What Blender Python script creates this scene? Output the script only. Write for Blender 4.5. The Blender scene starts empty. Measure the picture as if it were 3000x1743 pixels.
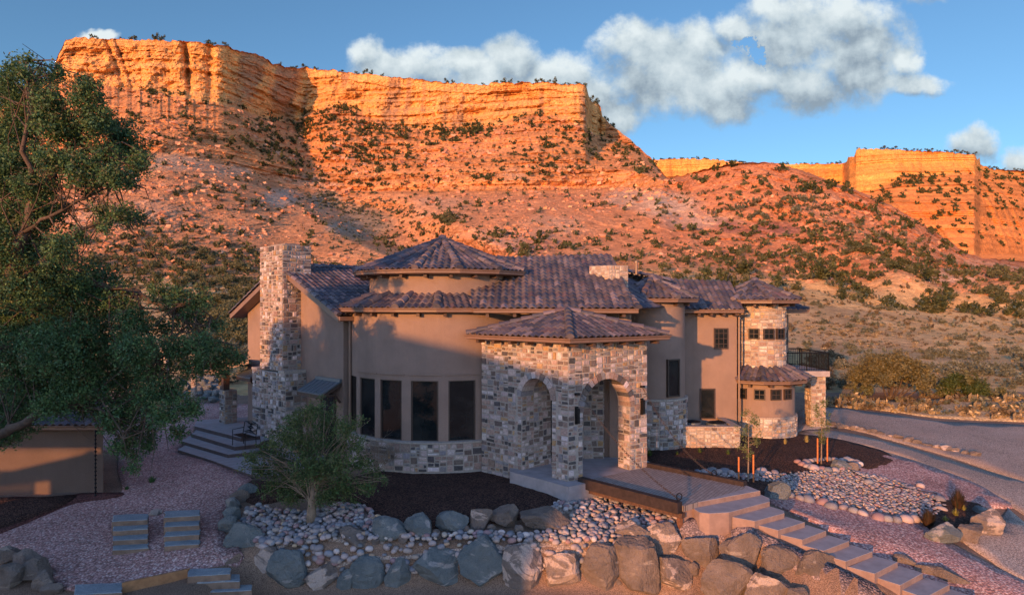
import bpy, bmesh, math, random
import numpy as np
from mathutils import Vector, Matrix, geometry
from math import radians as R, sin, cos, pi, sqrt, atan2

random.seed(7)
SC = bpy.context.scene
COL = SC.collection
H = 5.85                     # camera height above the house pad, metres
F = 1680.0; U0 = 1260.0; V0 = 750.0   # 24 mm lens on a 2520 px wide survey sheet

# ---------------------------------------------------------------- camera
cam = bpy.data.cameras.new('camera'); cam.sensor_width = 36; cam.lens = 24
cam.shift_y = 18 / 2520; cam.clip_end = 6000; cam.clip_start = .1
camo = bpy.data.objects.new('camera', cam); COL.objects.link(camo)
camo.location = (0, 0, H); camo.rotation_euler = (R(90), 0, 0)
SC.camera = camo

# ---------------------------------------------------------------- sun and sky
SUN_EL = R(7.5); SUN_AZ = R(29)          # sun stands behind and to the left of the view
sdir = Vector((sin(SUN_AZ) * cos(SUN_EL), cos(SUN_AZ) * cos(SUN_EL), -sin(SUN_EL)))
sl = bpy.data.lights.new('sun', 'SUN'); sl.energy = 4.1; sl.angle = R(.6); sl.color = (1.0, .43, .14)
so = bpy.data.objects.new('sun', sl); COL.objects.link(so)
so.rotation_euler = sdir.to_track_quat('-Z', 'Y').to_euler(); so.location = (-20, -30, 20)

SC.view_settings.view_transform = 'Standard'; SC.view_settings.look = 'None'
SC.view_settings.exposure = 0.88; SC.view_settings.gamma = 1

w = bpy.data.worlds.new('World'); SC.world = w; w.use_nodes = True
wt = w.node_tree; wt.nodes.clear()
def wn(t, **k):
    n = wt.nodes.new(t)
    for a, b in k.items(): setattr(n, a, b)
    return n
def wl(a, b): wt.links.new(a, b)
def wmath(op, a, b=None, c=None):
    n = wn('ShaderNodeMath', operation=op)
    for i, v in enumerate((a, b, c)):
        if v is None: continue
        if isinstance(v, (int, float)): n.inputs[i].default_value = v
        else: wl(v, n.inputs[i])
    return n.outputs[0]
def wsmooth(x, a, b, lo=0., hi=1.):
    n = wn('ShaderNodeMapRange', interpolation_type='SMOOTHSTEP'); wl(x, n.inputs[0])
    for i, v in enumerate((a, b, lo, hi)): n.inputs[1 + i].default_value = v
    return n.outputs[0]
sky = wn('ShaderNodeTexSky', sky_type='NISHITA'); sky.sun_disc = False
sky.sun_elevation = SUN_EL; sky.sun_rotation = R(180) + SUN_AZ
sky.altitude = 1500; sky.air_density = 1.0; sky.dust_density = .4; sky.ozone_density = 3.0
SKY_STRENGTH = .115
tint = wn('ShaderNodeMix', data_type='RGBA', blend_type='MULTIPLY'); tint.inputs[0].default_value = 1
wl(sky.outputs[0], tint.inputs[6]); tint.inputs[7].default_value = (1.0, 1.04, 1.0, 1)
tc = wn('ShaderNodeTexCoord')
sep = wn('ShaderNodeSeparateXYZ'); wl(tc.outputs['Generated'], sep.inputs[0])
yy = wmath('MAXIMUM', sep.outputs[1], .02)
cu = wmath('DIVIDE', sep.outputs[0], yy); cv = wmath('DIVIDE', sep.outputs[2], yy)
comb = wn('ShaderNodeCombineXYZ'); wl(cu, comb.inputs[0]); wl(cv, comb.inputs[1])
def wnoise(scale, det, rough, off=(0, 0, 0), stretch=(1, 1, 1)):
    mp = wn('ShaderNodeMapping'); mp.inputs[1].default_value = off; mp.inputs[3].default_value = stretch
    wl(comb.outputs[0], mp.inputs[0])
    n = wn('ShaderNodeTexNoise'); n.inputs['Scale'].default_value = scale; n.inputs['Detail'].default_value = det
    n.inputs['Roughness'].default_value = rough; wl(mp.outputs[0], n.inputs[0]); return n.outputs[0]
# cumulus bodies: centre and half extents of each billow in the sheet's units
puffs = [(905,128,50,46),(950,170,95,52),(1060,165,90,50),(1135,160,85,42),(1265,150,85,58),(1200,205,120,60),(1375,190,110,66),
         (1450,235,100,72),(1515,285,62,52),(1555,110,95,62),(1640,170,160,118),(1745,235,140,72),(1700,110,110,66),(1960,90,190,100),
         (2080,55,140,80),(2110,150,130,110),(2000,220,120,62),(1840,200,110,56),(1800,75,70,40),(1930,30,110,60),(2222,160,42,36),(2248,203,82,30),(240,84,52,17),
         (2400,355,62,50),(2505,392,46,42),(2300,-60,120,60),(400,-120,200,50),(2900,250,200,80),(-400,200,220,70)]
warp = wnoise(9, 5, .62); warp2 = wnoise(9, 5, .62, (3.1, 1.7, 0))
wx = wmath('MULTIPLY', wmath('SUBTRACT', warp, .5), .05); wy = wmath('MULTIPLY', wmath('SUBTRACT', warp2, .5), .05)
cux = wmath('ADD', cu, wx); cvy = wmath('ADD', cv, wy)
def puffbody(yin):
    bd = None
    for (pu, pv, ru, rv) in puffs:
        a = wmath('MULTIPLY', wmath('SUBTRACT', cux, (pu - U0) / F), F / ru)
        b = wmath('MULTIPLY', wmath('SUBTRACT', yin, (V0 - pv) / F), F / rv)
        d = wmath('SUBTRACT', 1.0, wmath('ADD', wmath('MULTIPLY', a, a), wmath('MULTIPLY', b, b)))
        bd = d if bd is None else wmath('SMOOTH_MAX', bd, d, .35)
    return bd
body = puffbody(cvy); body_up = puffbody(wmath('ADD', cvy, .022))
hole = None
hx = wmath('ADD', cux, wmath('MULTIPLY', wmath('SUBTRACT', wnoise(26, 6, .7, (8, 3, 0)), .5), .075)); hy = wmath('ADD', cvy, wmath('MULTIPLY', wmath('SUBTRACT', wnoise(26, 6, .7, (1, 6, 0)), .5), .075))
for (pu, pv, ru, rv) in [(1838,106,34,17),(1868,140,20,32)]:
    a = wmath('MULTIPLY', wmath('SUBTRACT', hx, (pu - U0) / F), F / ru)
    b = wmath('MULTIPLY', wmath('SUBTRACT', hy, (V0 - pv) / F), F / rv)
    d = wmath('MAXIMUM', wmath('SUBTRACT', 1.0, wmath('ADD', wmath('MULTIPLY', a, a), wmath('MULTIPLY', b, b))), 0)
    hole = d if hole is None else wmath('MAXIMUM', hole, d)
body = wmath('SUBTRACT', body, wmath('MULTIPLY', hole, 1.9))
n1 = wnoise(16, 10, .60, (5, 0, 0)); n2 = wnoise(42, 8, .65, (0, 9, 0))
bb = wmath('ADD', body, wmath('MULTIPLY', wmath('SUBTRACT', n1, .47), 2.1))
bb = wmath('ADD', bb, wmath('MULTIPLY', wmath('SUBTRACT', n2, .5), 1.3))
front = wsmooth(sep.outputs[1], .02, .1)
dens = wmath('MULTIPLY', wsmooth(bb, -.35, .85), front)
# billow relief: the difference of the cloud noise along the light gives lit tops and grey undersides
n1b = wnoise(16, 10, .60, (5 + .012, -.02, 0)); n3 = wnoise(7, 4, .5, (2, 2, 0)); n3b = wnoise(7, 4, .5, (2.02, 1.95, 0))
rel = wmath('ADD', wmath('MULTIPLY', wmath('SUBTRACT', n1, n1b), 1.1), wmath('MULTIPLY', wmath('SUBTRACT', n3, n3b), .9))
lit_ = wmath('MINIMUM', wmath('MAXIMUM', wmath('SUBTRACT', body, body_up), -.5), .7)
sh = wmath('ADD', wmath('ADD', .56, rel), wmath('MULTIPLY', lit_, .42))
cr = wn('ShaderNodeValToRGB'); wl(sh, cr.inputs[0])
cr.color_ramp.elements[0].position = .30; cr.color_ramp.elements[0].color = (.155, .20, .245, 1)
cr.color_ramp.elements[1].position = .95; cr.color_ramp.elements[1].color = (.43, .475, .49, 1)
e = cr.color_ramp.elements.new(.6); e.color = (.29, .345, .38, 1)
# added fill light: sky overhead and behind the view brightened above the sky model
sky_fill = wsmooth(sep.outputs[1], .80, -.35)
vm = wn('ShaderNodeMix', data_type='RGBA', blend_type='MIX'); wl(sky_fill, vm.inputs[0]); vm.inputs[6].default_value = (1, 1, 1, 1); vm.inputs[7].default_value = (3.3, 2.45, 2.45, 1)
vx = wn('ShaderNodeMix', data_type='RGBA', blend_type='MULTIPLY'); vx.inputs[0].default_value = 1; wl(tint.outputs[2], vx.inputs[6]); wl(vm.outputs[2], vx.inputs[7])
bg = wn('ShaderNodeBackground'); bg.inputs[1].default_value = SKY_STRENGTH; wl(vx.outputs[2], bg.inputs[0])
bgc = wn('ShaderNodeBackground'); bgc.inputs[1].default_value = 1.0; wl(cr.outputs[0], bgc.inputs[0])
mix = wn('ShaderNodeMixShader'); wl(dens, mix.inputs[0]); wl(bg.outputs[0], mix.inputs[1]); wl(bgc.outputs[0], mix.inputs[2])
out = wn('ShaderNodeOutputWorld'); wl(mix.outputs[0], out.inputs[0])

# ---------------------------------------------------------------- helpers
def PY(U, V, Y):            # survey-sheet point at a given distance
    return Vector(((U - U0) * Y / F, Y, H - (V - V0) * Y / F))
def PZ(U, V, z):            # survey-sheet point at a given height
    Y = (H - z) * F / (V - V0); return Vector(((U - U0) * Y / F, Y, z))

def tag(o, label=None, cat=None, group=None, kind=None):
    if label: o['label'] = label
    if cat: o['category'] = cat
    if group: o['group'] = group
    if kind: o['kind'] = kind
    return o
def empty(name, loc=(0, 0, 0), label=None, cat=None, group=None):
    o = bpy.data.objects.new(name, None); COL.objects.link(o); o.location = loc; o.empty_display_size = .2
    return tag(o, label, cat, group)
def copy_tree(o, parent=None):
    c = o.copy(); COL.objects.link(c); c.parent = parent
    for ch in list(o.children): copy_tree(ch, c)
    return c

class MB:
    """collects polygons (with a colour and a material slot each) and links them as one mesh object"""
    def __init__(s): s.v = []; s.f = []; s.c = []; s.m = []
    def vert(s, p): s.v.append(tuple(p)); return len(s.v) - 1
    def face(s, pts, col=(.5, .5, .5), m=0):
        i = len(s.v); s.v.extend(tuple(p) for p in pts); s.f.append(tuple(range(i, i + len(pts)))); s.c.append(col); s.m.append(m)
    def idx(s, ids, col=(.5, .5, .5), m=0): s.f.append(tuple(ids)); s.c.append(col); s.m.append(m)
    def box(s, lo, hi, M=None, col=(.5, .5, .5), m=0):
        c = [Vector((x, y, z)) for z in (lo[2], hi[2]) for y in (lo[1], hi[1]) for x in (lo[0], hi[0])]
        if M is not None: c = [M @ p for p in c]
        i = len(s.v); s.v.extend(tuple(p) for p in c)
        for f in ((0, 2, 3, 1), (4, 5, 7, 6), (0, 1, 5, 4), (1, 3, 7, 5), (3, 2, 6, 7), (2, 0, 4, 6)):
            s.f.append(tuple(i + k for k in f)); s.c.append(col); s.m.append(m)
    def obox(s, p, ax, ay, az, col=(.5, .5, .5), m=0):      # box from corner p with three edge vectors
        p, ax, ay, az = map(Vector, (p, ax, ay, az))
        c = [p, p + ax, p + ay, p + ax + ay, p + az, p + ax + az, p + ay + az, p + ax + ay + az]
        i = len(s.v); s.v.extend(tuple(q) for q in c)
        flip = ax.cross(ay).dot(az) < 0
        for f in ((0, 2, 3, 1), (4, 5, 7, 6), (0, 1, 5, 4), (1, 3, 7, 5), (3, 2, 6, 7), (2, 0, 4, 6)):
            f = f[::-1] if flip else f
            s.f.append(tuple(i + k for k in f)); s.c.append(col); s.m.append(m)
    def prism(s, poly, z0, z1, col=(.5, .5, .5), m=0, top=True, bottom=False):
        n = len(poly); a = sum(poly[i][0] * poly[(i + 1) % n][1] - poly[(i + 1) % n][0] * poly[i][1] for i in range(n))
        if a < 0: poly = poly[::-1]
        i = len(s.v)
        for z in (z0, z1): s.v.extend((p[0], p[1], z) for p in poly)
        for k in range(n):
            j = (k + 1) % n; s.f.append((i + k, i + j, i + n + j, i + n + k)); s.c.append(col); s.m.append(m)
        if top: s.f.append(tuple(i + n + k for k in range(n))); s.c.append(col); s.m.append(m)
        if bottom: s.f.append(tuple(i + k for k in reversed(range(n)))); s.c.append(col); s.m.append(m)
    def tube(s, pts, rad, n=6, col=(.5, .5, .5), m=0, cap=True):
        pts = [Vector(p) for p in pts]; rad = rad if isinstance(rad, (list, tuple)) else [rad] * len(pts)
        base = len(s.v); up = Vector((0, 0, 1)); prev = None
        for k, p in enumerate(pts):
            d = (pts[min(k + 1, len(pts) - 1)] - pts[max(k - 1, 0)])
            if d.length < 1e-9: d = Vector((0, 0, 1))
            d.normalize()
            if prev is None:
                a = d.cross(up)
                if a.length < .05: a = d.cross(Vector((1, 0, 0)))
            else:
                a = prev - d * prev.dot(d)
                if a.length < 1e-6: a = d.cross(Vector((1, 0, 0)))
            a.normalize(); prev = a; b = d.cross(a)
            for q in range(n):
                t = 2 * pi * q / n; s.v.append(tuple(p + (a * cos(t) + b * sin(t)) * rad[k]))
        for k in range(len(pts) - 1):
            for q in range(n):
                r = (q + 1) % n
                s.f.append((base + k * n + q, base + k * n + r, base + (k + 1) * n + r, base + (k + 1) * n + q)); s.c.append(col); s.m.append(m)
        if cap and n > 2:
            s.f.append(tuple(base + q for q in reversed(range(n)))); s.c.append(col); s.m.append(m)
            e = base + (len(pts) - 1) * n; s.f.append(tuple(e + q for q in range(n))); s.c.append(col); s.m.append(m)
    def build(s, name, mats, parent=None, smooth=False, origin=None):
        me = bpy.data.meshes.new(name)
        v = s.v
        if origin is not None: v = [(a - origin[0], b - origin[1], c - origin[2]) for a, b, c in v]
        me.from_pydata(v, [], s.f)
        mats = mats if isinstance(mats, (list, tuple)) else [mats]
        for x in mats: me.materials.append(x)
        if len(mats) > 1: me.polygons.foreach_set('material_index', s.m)
        at = me.attributes.new('col', 'FLOAT_COLOR', 'FACE')
        arr = np.ones((len(s.f), 4), dtype=np.float32); arr[:, :3] = np.array(s.c, dtype=np.float32).reshape(-1, 3) if s.f else 0
        at.data.foreach_set('color', arr.ravel())
        if smooth: me.polygons.foreach_set('use_smooth', [True] * len(me.polygons))
        me.update()
        o = bpy.data.objects.new(name, me); COL.objects.link(o)
        if origin is not None: o.location = origin
        if parent is not None: o.parent = parent
        return o
def child(o, parent):     # keep world place of a mesh written in world coordinates under a moved Empty
    o.parent = parent; o.location = Vector(o.location) - Vector(parent.location); return o
def lerp(a, b, t): return a + (b - a) * t

# ---- numpy noise
_rs = np.random.RandomState(3); _perm = _rs.permutation(4096); _val = _rs.rand(4096)
def vnoise(x, y, z=0.):
    x = np.asarray(x, float); y = np.asarray(y, float); z = np.asarray(z, float) + 0 * x
    xi = np.floor(x).astype(int); yi = np.floor(y).astype(int); zi = np.floor(z).astype(int)
    fx = x - xi; fy = y - yi; fz = z - zi
    fx = fx * fx * (3 - 2 * fx); fy = fy * fy * (3 - 2 * fy); fz = fz * fz * (3 - 2 * fz)
    def h(a, b, c): return _val[(_perm[(_perm[(a * 1 + 77) & 4095] + b) & 4095] + c) & 4095]
    r = 0
    for dx in (0, 1):
        for dy in (0, 1):
            for dz in (0, 1):
                wgt = (fx if dx else 1 - fx) * (fy if dy else 1 - fy) * (fz if dz else 1 - fz)
                r = r + wgt * h(xi + dx, yi + dy, zi + dz)
    return r
def fbm(x, y, z=0., oct=4, g=.5):
    a = 1; s = 0; t = 0
    for k in range(oct):
        s = s + a * (vnoise(np.asarray(x) * 2 ** k + 13 * k, np.asarray(y) * 2 ** k, np.asarray(z) * 2 ** k + 5 * k) - .5); t += a; a *= g
    return s / t * 2      # about -1..1
# ---------------------------------------------------------------- materials
def newmat(name, rough=.8, spec=.3, metal=0.):
    m = bpy.data.materials.new(name); m.use_nodes = True; t = m.node_tree
    b = t.nodes['Principled BSDF']; b.inputs['Roughness'].default_value = rough; b.inputs['Metallic'].default_value = metal
    b.inputs['Specular IOR Level'].default_value = spec
    return m, t, b
class NT:
    def __init__(s, t): s.t = t; s._tc = None
    def n(s, k, **a):
        x = s.t.nodes.new(k)
        for p, q in a.items(): setattr(x, p, q)
        return x
    def l(s, a, b): s.t.links.new(a, b)
    def co(s, kind='Object'):
        if s._tc is None: s._tc = s.n('ShaderNodeTexCoord')
        return s._tc.outputs[kind]
    def noise(s, scale, det=4, rough=.55, vec=None, stretch=None, dist=0, dim=None):
        x = s.n('ShaderNodeTexNoise'); x.inputs['Scale'].default_value = scale; x.inputs['Detail'].default_value = det
        x.inputs['Roughness'].default_value = rough; x.inputs['Distortion'].default_value = dist
        v = vec if vec is not None else s.co()
        if stretch:
            mp = s.n('ShaderNodeMapping'); mp.inputs[3].default_value = stretch; s.l(v, mp.inputs[0]); v = mp.outputs[0]
        s.l(v, x.inputs[0]); return x.outputs[0]
    def vor(s, scale, feature='F1', vec=None, stretch=None, rand=1):
        x = s.n('ShaderNodeTexVoronoi', feature=feature); x.inputs['Scale'].default_value = scale; x.inputs['Randomness'].default_value = rand
        v = vec if vec is not None else s.co()
        if stretch:
            mp = s.n('ShaderNodeMapping'); mp.inputs[3].default_value = stretch; s.l(v, mp.inputs[0]); v = mp.outputs[0]
        s.l(v, x.inputs[0]); return x
    def math(s, op, a, b=None, c=None, clamp=False):
        x = s.n('ShaderNodeMath', operation=op); x.use_clamp = clamp
        for i, v in enumerate((a, b, c)):
            if v is None: continue
            if isinstance(v, (int, float)): x.inputs[i].default_value = v
            else: s.l(v, x.inputs[i])
        return x.outputs[0]
    def ramp(s, f, stops, interp='LINEAR'):
        x = s.n('ShaderNodeValToRGB'); x.color_ramp.interpolation = interp; e = x.color_ramp.elements
        for i, (p, c) in enumerate(stops):
            k = e[i] if i < 2 else e.new(p)
            k.position = p; k.color = (c[0], c[1], c[2], 1) if isinstance(c, (tuple, list)) else (c, c, c, 1)
        s.l(f, x.inputs[0]); return x.outputs[0]
    def mix(s, f, a, b, mode='MIX'):
        x = s.n('ShaderNodeMix', data_type='RGBA', blend_type=mode)
        if isinstance(f, (int, float)): x.inputs[0].default_value = f
        else: s.l(f, x.inputs[0])
        for i, v in ((6, a), (7, b)):
            if isinstance(v, tuple): x.inputs[i].default_value = (v[0], v[1], v[2], 1)
            else: s.l(v, x.inputs[i])
        return x.outputs[2]
    def range(s, f, a, b, c=0., d=1.):
        x = s.n('ShaderNodeMapRange'); s.l(f, x.inputs[0])
        for i, v in enumerate((a, b, c, d)): x.inputs[1 + i].default_value = v
        return x.outputs[0]
    def bump(s, h, b, strength=.5, dist=.02, prev=None):
        x = s.n('ShaderNodeBump'); x.inputs['Strength'].default_value = strength; x.inputs['Distance'].default_value = dist
        s.l(h, x.inputs['Height'])
        if prev is not None: s.l(prev, x.inputs['Normal'])
        if b is not None: s.l(x.outputs[0], b.inputs['Normal'])
        return x.outputs[0]
    def attr(s, name='col'):
        x = s.n('ShaderNodeAttribute'); x.attribute_name = name; return x.outputs['Color']
def hsv(c, dv): return (c[0] * dv, c[1] * dv, c[2] * dv)

def m_plain(name, col, rough=.7, var=.25, scale=6, bump=.3, bscale=40, spec=.3, metal=0., dist=.01):
    m, t, b = newmat(name, rough, spec, metal); q = NT(t)
    n = q.noise(scale, 5, .6)
    c = q.mix(q.range(n, .3, .7), hsv(col, 1 - var), hsv(col, 1 + var)); q.l(c, b.inputs['Base Color'])
    if bump: q.bump(q.noise(bscale, 4, .6), b, bump, dist)
    return m
def m_attr(name, rough=.8, var=.2, scale=8, bump=.4, bscale=30, spec=.3, dist=.01):
    """surface whose blocks carry their own colour, with mottling on top"""
    m, t, b = newmat(name, rough, spec); q = NT(t)
    n = q.noise(scale, 6, .65)
    f = q.range(n, .25, .75, 1 - var, 1 + var)
    x = q.n('ShaderNodeVectorMath', operation='SCALE'); q.l(q.attr(), x.inputs[0]); q.l(f, x.inputs[3])
    q.l(x.outputs[0], b.inputs['Base Color'])
    if bump: q.bump(q.noise(bscale, 5, .6), b, bump, dist)
    return m

def m_stucco(name='stucco', k=1.):
    m, t, b = newmat(name, .95, .15); q = NT(t)
    n = q.noise(1.1, 6, .6); g = q.noise(55, 3, .7)
    c = q.mix(q.range(n, .3, .7), hsv((.225, .16, .13), k), hsv((.30, .213, .174), k))
    c = q.mix(q.range(g, .3, .7, 0, .55), c, hsv((.17, .125, .10), k))
    streak = q.noise(1.0, 5, .6, stretch=(4.2, 4.2, .16))
    c = q.mix(q.range(streak, .52, .72, 0, .42), c, hsv((.2, .148, .12), k))
    q.l(c, b.inputs['Base Color']); q.bump(g, b, .75, .02); return m
M = {}
M['stucco'] = m_stucco(); M['stucco_dark'] = m_stucco('brown_stucco', .5); M['chain'] = m_plain('chain_steel', (.05, .035, .028), .6, .3, 12, 0)
M['stone'] = m_attr('ashlar_stone', .85, .38, 14, .8, 22, .3, .025)
M['mortar'] = m_plain('mortar', (.30, .265, .235), .95, .2, 9, .4, 60)
M['tile'] = m_attr('roof_tile', .62, .3, 9, .4, 50, .4, .006)
M['gutter'] = m_plain('painted_gutter', (.17, .105, .075), .45, .12, 2, 0, spec=.5)
M['darkwood'] = m_plain('dark_timber', (.07, .042, .032), .6, .35, 8, .4, 30)
M['frame'] = m_plain('window_frame', (.045, .03, .024), .5, .15, 5, 0)
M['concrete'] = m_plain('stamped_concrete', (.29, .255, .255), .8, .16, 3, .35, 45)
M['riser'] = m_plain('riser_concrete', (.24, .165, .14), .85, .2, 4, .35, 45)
M['iron'] = m_plain('black_iron', (.012, .012, .013), .45, .2, 9, 0, metal=.4)
M['char'] = m_plain('charred_timber', (.028, .018, .016), .7, .4, 8, .4, 30); M['rust_dark'] = m_plain('dark_rusty_steel', (.085, .045, .03), .7, .4, 12, .4, 60); M['rust'] = m_plain('rusty_steel', (.16, .07, .035), .7, .4, 12, .4, 60)
def m_glass():
    m, t, b = newmat('dark_glass', .03, .5); q = NT(t)
    n = q.noise(1.3, 3, .5); c = q.mix(q.range(n, .35, .65), (.004, .007, .009), (.02, .022, .022))
    q.l(c, b.inputs['Base Color']); q.bump(q.noise(1.6, 2, .5), b, .12, .02); return m
M['glass'] = m_glass()
def m_metal_roof(name, col):
    m, t, b = newmat(name, .38, .5, .55); b.inputs['Base Color'].default_value = (*col, 1); return m
M['metal_roof'] = m_metal_roof('standing_seam', (.16, .19, .22))

def m_ground(name, cols, scale, big, rough=.95, bump=.6, bdist=.03, patch=None):
    """loose ground: every grain is a cell with its own tone"""
    m, t, b = newmat(name, rough, .2); q = NT(t)
    co = q.co('Object')
    v = q.vor(scale, vec=co); tone = q.n('ShaderNodeSeparateColor'); q.l(v.outputs['Color'], tone.inputs[0])
    k = len(cols); stops = [(i / k, c) for i, c in enumerate(cols)]
    c = q.ramp(tone.outputs[0], stops, 'CONSTANT')
    n = q.noise(big, 5, .6, vec=co); f = q.range(n, .3, .7, .76, 1.2)
    gap = q.range(v.outputs['Distance'], .25, .75, 1.1, .5)
    f = q.math('MULTIPLY', f, gap)
    x = q.n('ShaderNodeVectorMath', operation='SCALE'); q.l(c, x.inputs[0]); q.l(f, x.inputs[3]); res = x.outputs[0]
    if patch:
        pn = q.noise(patch[1], 6, .65, vec=co); res = q.mix(q.range(pn, .5, .66, 0, patch[2]), res, patch[0])
    q.l(res, b.inputs['Base Color'])
    q.bump(q.math('MULTIPLY', v.outputs['Distance'], -1.), b, bump, bdist)
    return m
M['pink_gravel'] = m_ground('pink_gravel', [(.45, .245, .215), (.57, .34, .30), (.33, .165, .145), (.62, .43, .38), (.48, .26, .225), (.40, .23, .21)], 19, .5)
M['grey_gravel'] = m_ground('grey_gravel', [(.38, .295, .245), (.45, .355, .295), (.31, .235, .195), (.50, .40, .335)], 30, .25, patch=((.36, .26, .21), .6, .5))
M['mulch'] = m_ground('bark_mulch', [(.058, .030, .023), (.095, .048, .036), (.034, .018, .014), (.13, .066, .048)], 26, 1.0, bump=1, bdist=.05)
M['bank_gravel'] = m_ground('bank_gravel', [(.24, .18, .17), (.30, .225, .21), (.17, .13, .125), (.35, .26, .24)], 26, .6)
M['straw'] = m_ground('dry_straw_ground', [(.42, .31, .18), (.48, .36, .22), (.36, .27, .16), (.52, .40, .25)], 9, .3)
M['dirt'] = m_ground('bare_dirt', [(.26, .165, .115), (.30, .19, .13), (.22, .14, .1), (.27, .18, .125)], 45, .6, bump=.4)
M['red_gravel'] = m_ground('dark_red_gravel', [(.13, .05, .045), (.18, .075, .06), (.09, .035, .03)], 22, 1)
def m_rock(name, a, b_, vein, va=.55, scale=1.6, warm=None):
    m, t, b = newmat(name, .85, .25); q = NT(t)
    oi = q.n('ShaderNodeObjectInfo'); ad = q.n('ShaderNodeVectorMath', operation='ADD'); q.l(q.co('Object'), ad.inputs[0])
    sc = q.n('ShaderNodeVectorMath', operation='SCALE'); q.l(oi.outputs['Random'], sc.inputs[0]); sc.inputs[0].default_value = (1, 1, 1); 
    cb = q.n('ShaderNodeCombineXYZ'); 
    rr = q.math('MULTIPLY', oi.outputs['Random'], 60.)
    q.l(rr, cb.inputs[0]); q.l(rr, cb.inputs[1]); q.l(cb.outputs[0], ad.inputs[1]); co = ad.outputs[0]
    n = q.noise(scale, 8, .62, vec=co, dist=.6)
    c = q.mix(q.range(n, .35, .65), a, b_)
    n2 = q.noise(scale * .55, 7, .6, vec=co, stretch=(1, 1, 2.2), dist=1.2)
    c = q.mix(q.range(n2, va, va + .04, 0, .95), c, vein)
    if warm: c = q.mix(q.range(q.noise(.9, 4, .6, vec=co), .5, .62, 0, .7), c, warm)
    g = q.noise(38, 4, .7, vec=co); c = q.mix(q.range(g, .35, .7, .0, .35), c, hsv(a, .35))
    q.l(c, b.inputs['Base Color'])
    hsum = q.math('ADD', q.noise(4, 7, .65, vec=co), q.math('MULTIPLY', q.noise(26, 4, .65, vec=co), .4))
    q.bump(hsum, b, 1.0, .11); return m
M['rock_blue'] = m_rock('slate_blue_rock', (.105, .125, .13), (.19, .20, .195), (.34, .31, .29), .60)
M['rock_grey'] = m_rock('brown_grey_rock', (.125, .10, .085), (.22, .175, .15), (.33, .27, .225), .62)
M['rock_quartz'] = m_rock('quartz_streaked_rock', (.15, .12, .105), (.25, .195, .165), (.50, .39, .33), .50)
M['slab_top'] = m_rock('blue_flagstone', (.23, .26, .29), (.33, .36, .38), (.40, .40, .38), .62); M['slab_side'] = m_plain('split_stone_side', (.19, .13, .095), .9, .3, 5, .6, 20)
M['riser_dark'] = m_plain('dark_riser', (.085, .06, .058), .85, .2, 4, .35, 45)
M['cobble'] = m_attr('river_cobble_stone', .7, .18, 10, .25, 30, .3)
M['bark'] = m_plain('tree_bark', (.085, .06, .045), .95, .4, 5, .8, 18, dist=.04)
M['bark_pale'] = m_plain('pale_bark', (.22, .16, .115), .95, .3, 7, .8, 22, dist=.03)
def m_leaf(name, cols, trans=.25):
    m, t, b = newmat(name, .6, .25); q = NT(t)
    q.l(q.attr(), b.inputs['Base Color'])
    tr = q.n('ShaderNodeBsdfTranslucent'); q.l(q.attr(), tr.inputs[0])
    mx = q.n('ShaderNodeMixShader'); mx.inputs[0].default_value = trans
    q.l(b.outputs[0], mx.inputs[1]); q.l(tr.outputs[0], mx.inputs[2]); q.l(mx.outputs[0], t.nodes['Material Output'].inputs[0])
    return m
M['leaf'] = m_leaf('leaf', None)
M['stake'] = m_plain('orange_stake', (.5, .16, .05), .8, .25, 10, .2)
M['timber'] = m_plain('raw_timber', (.30, .15, .07), .8, .3, 6, .4, 25)
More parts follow.
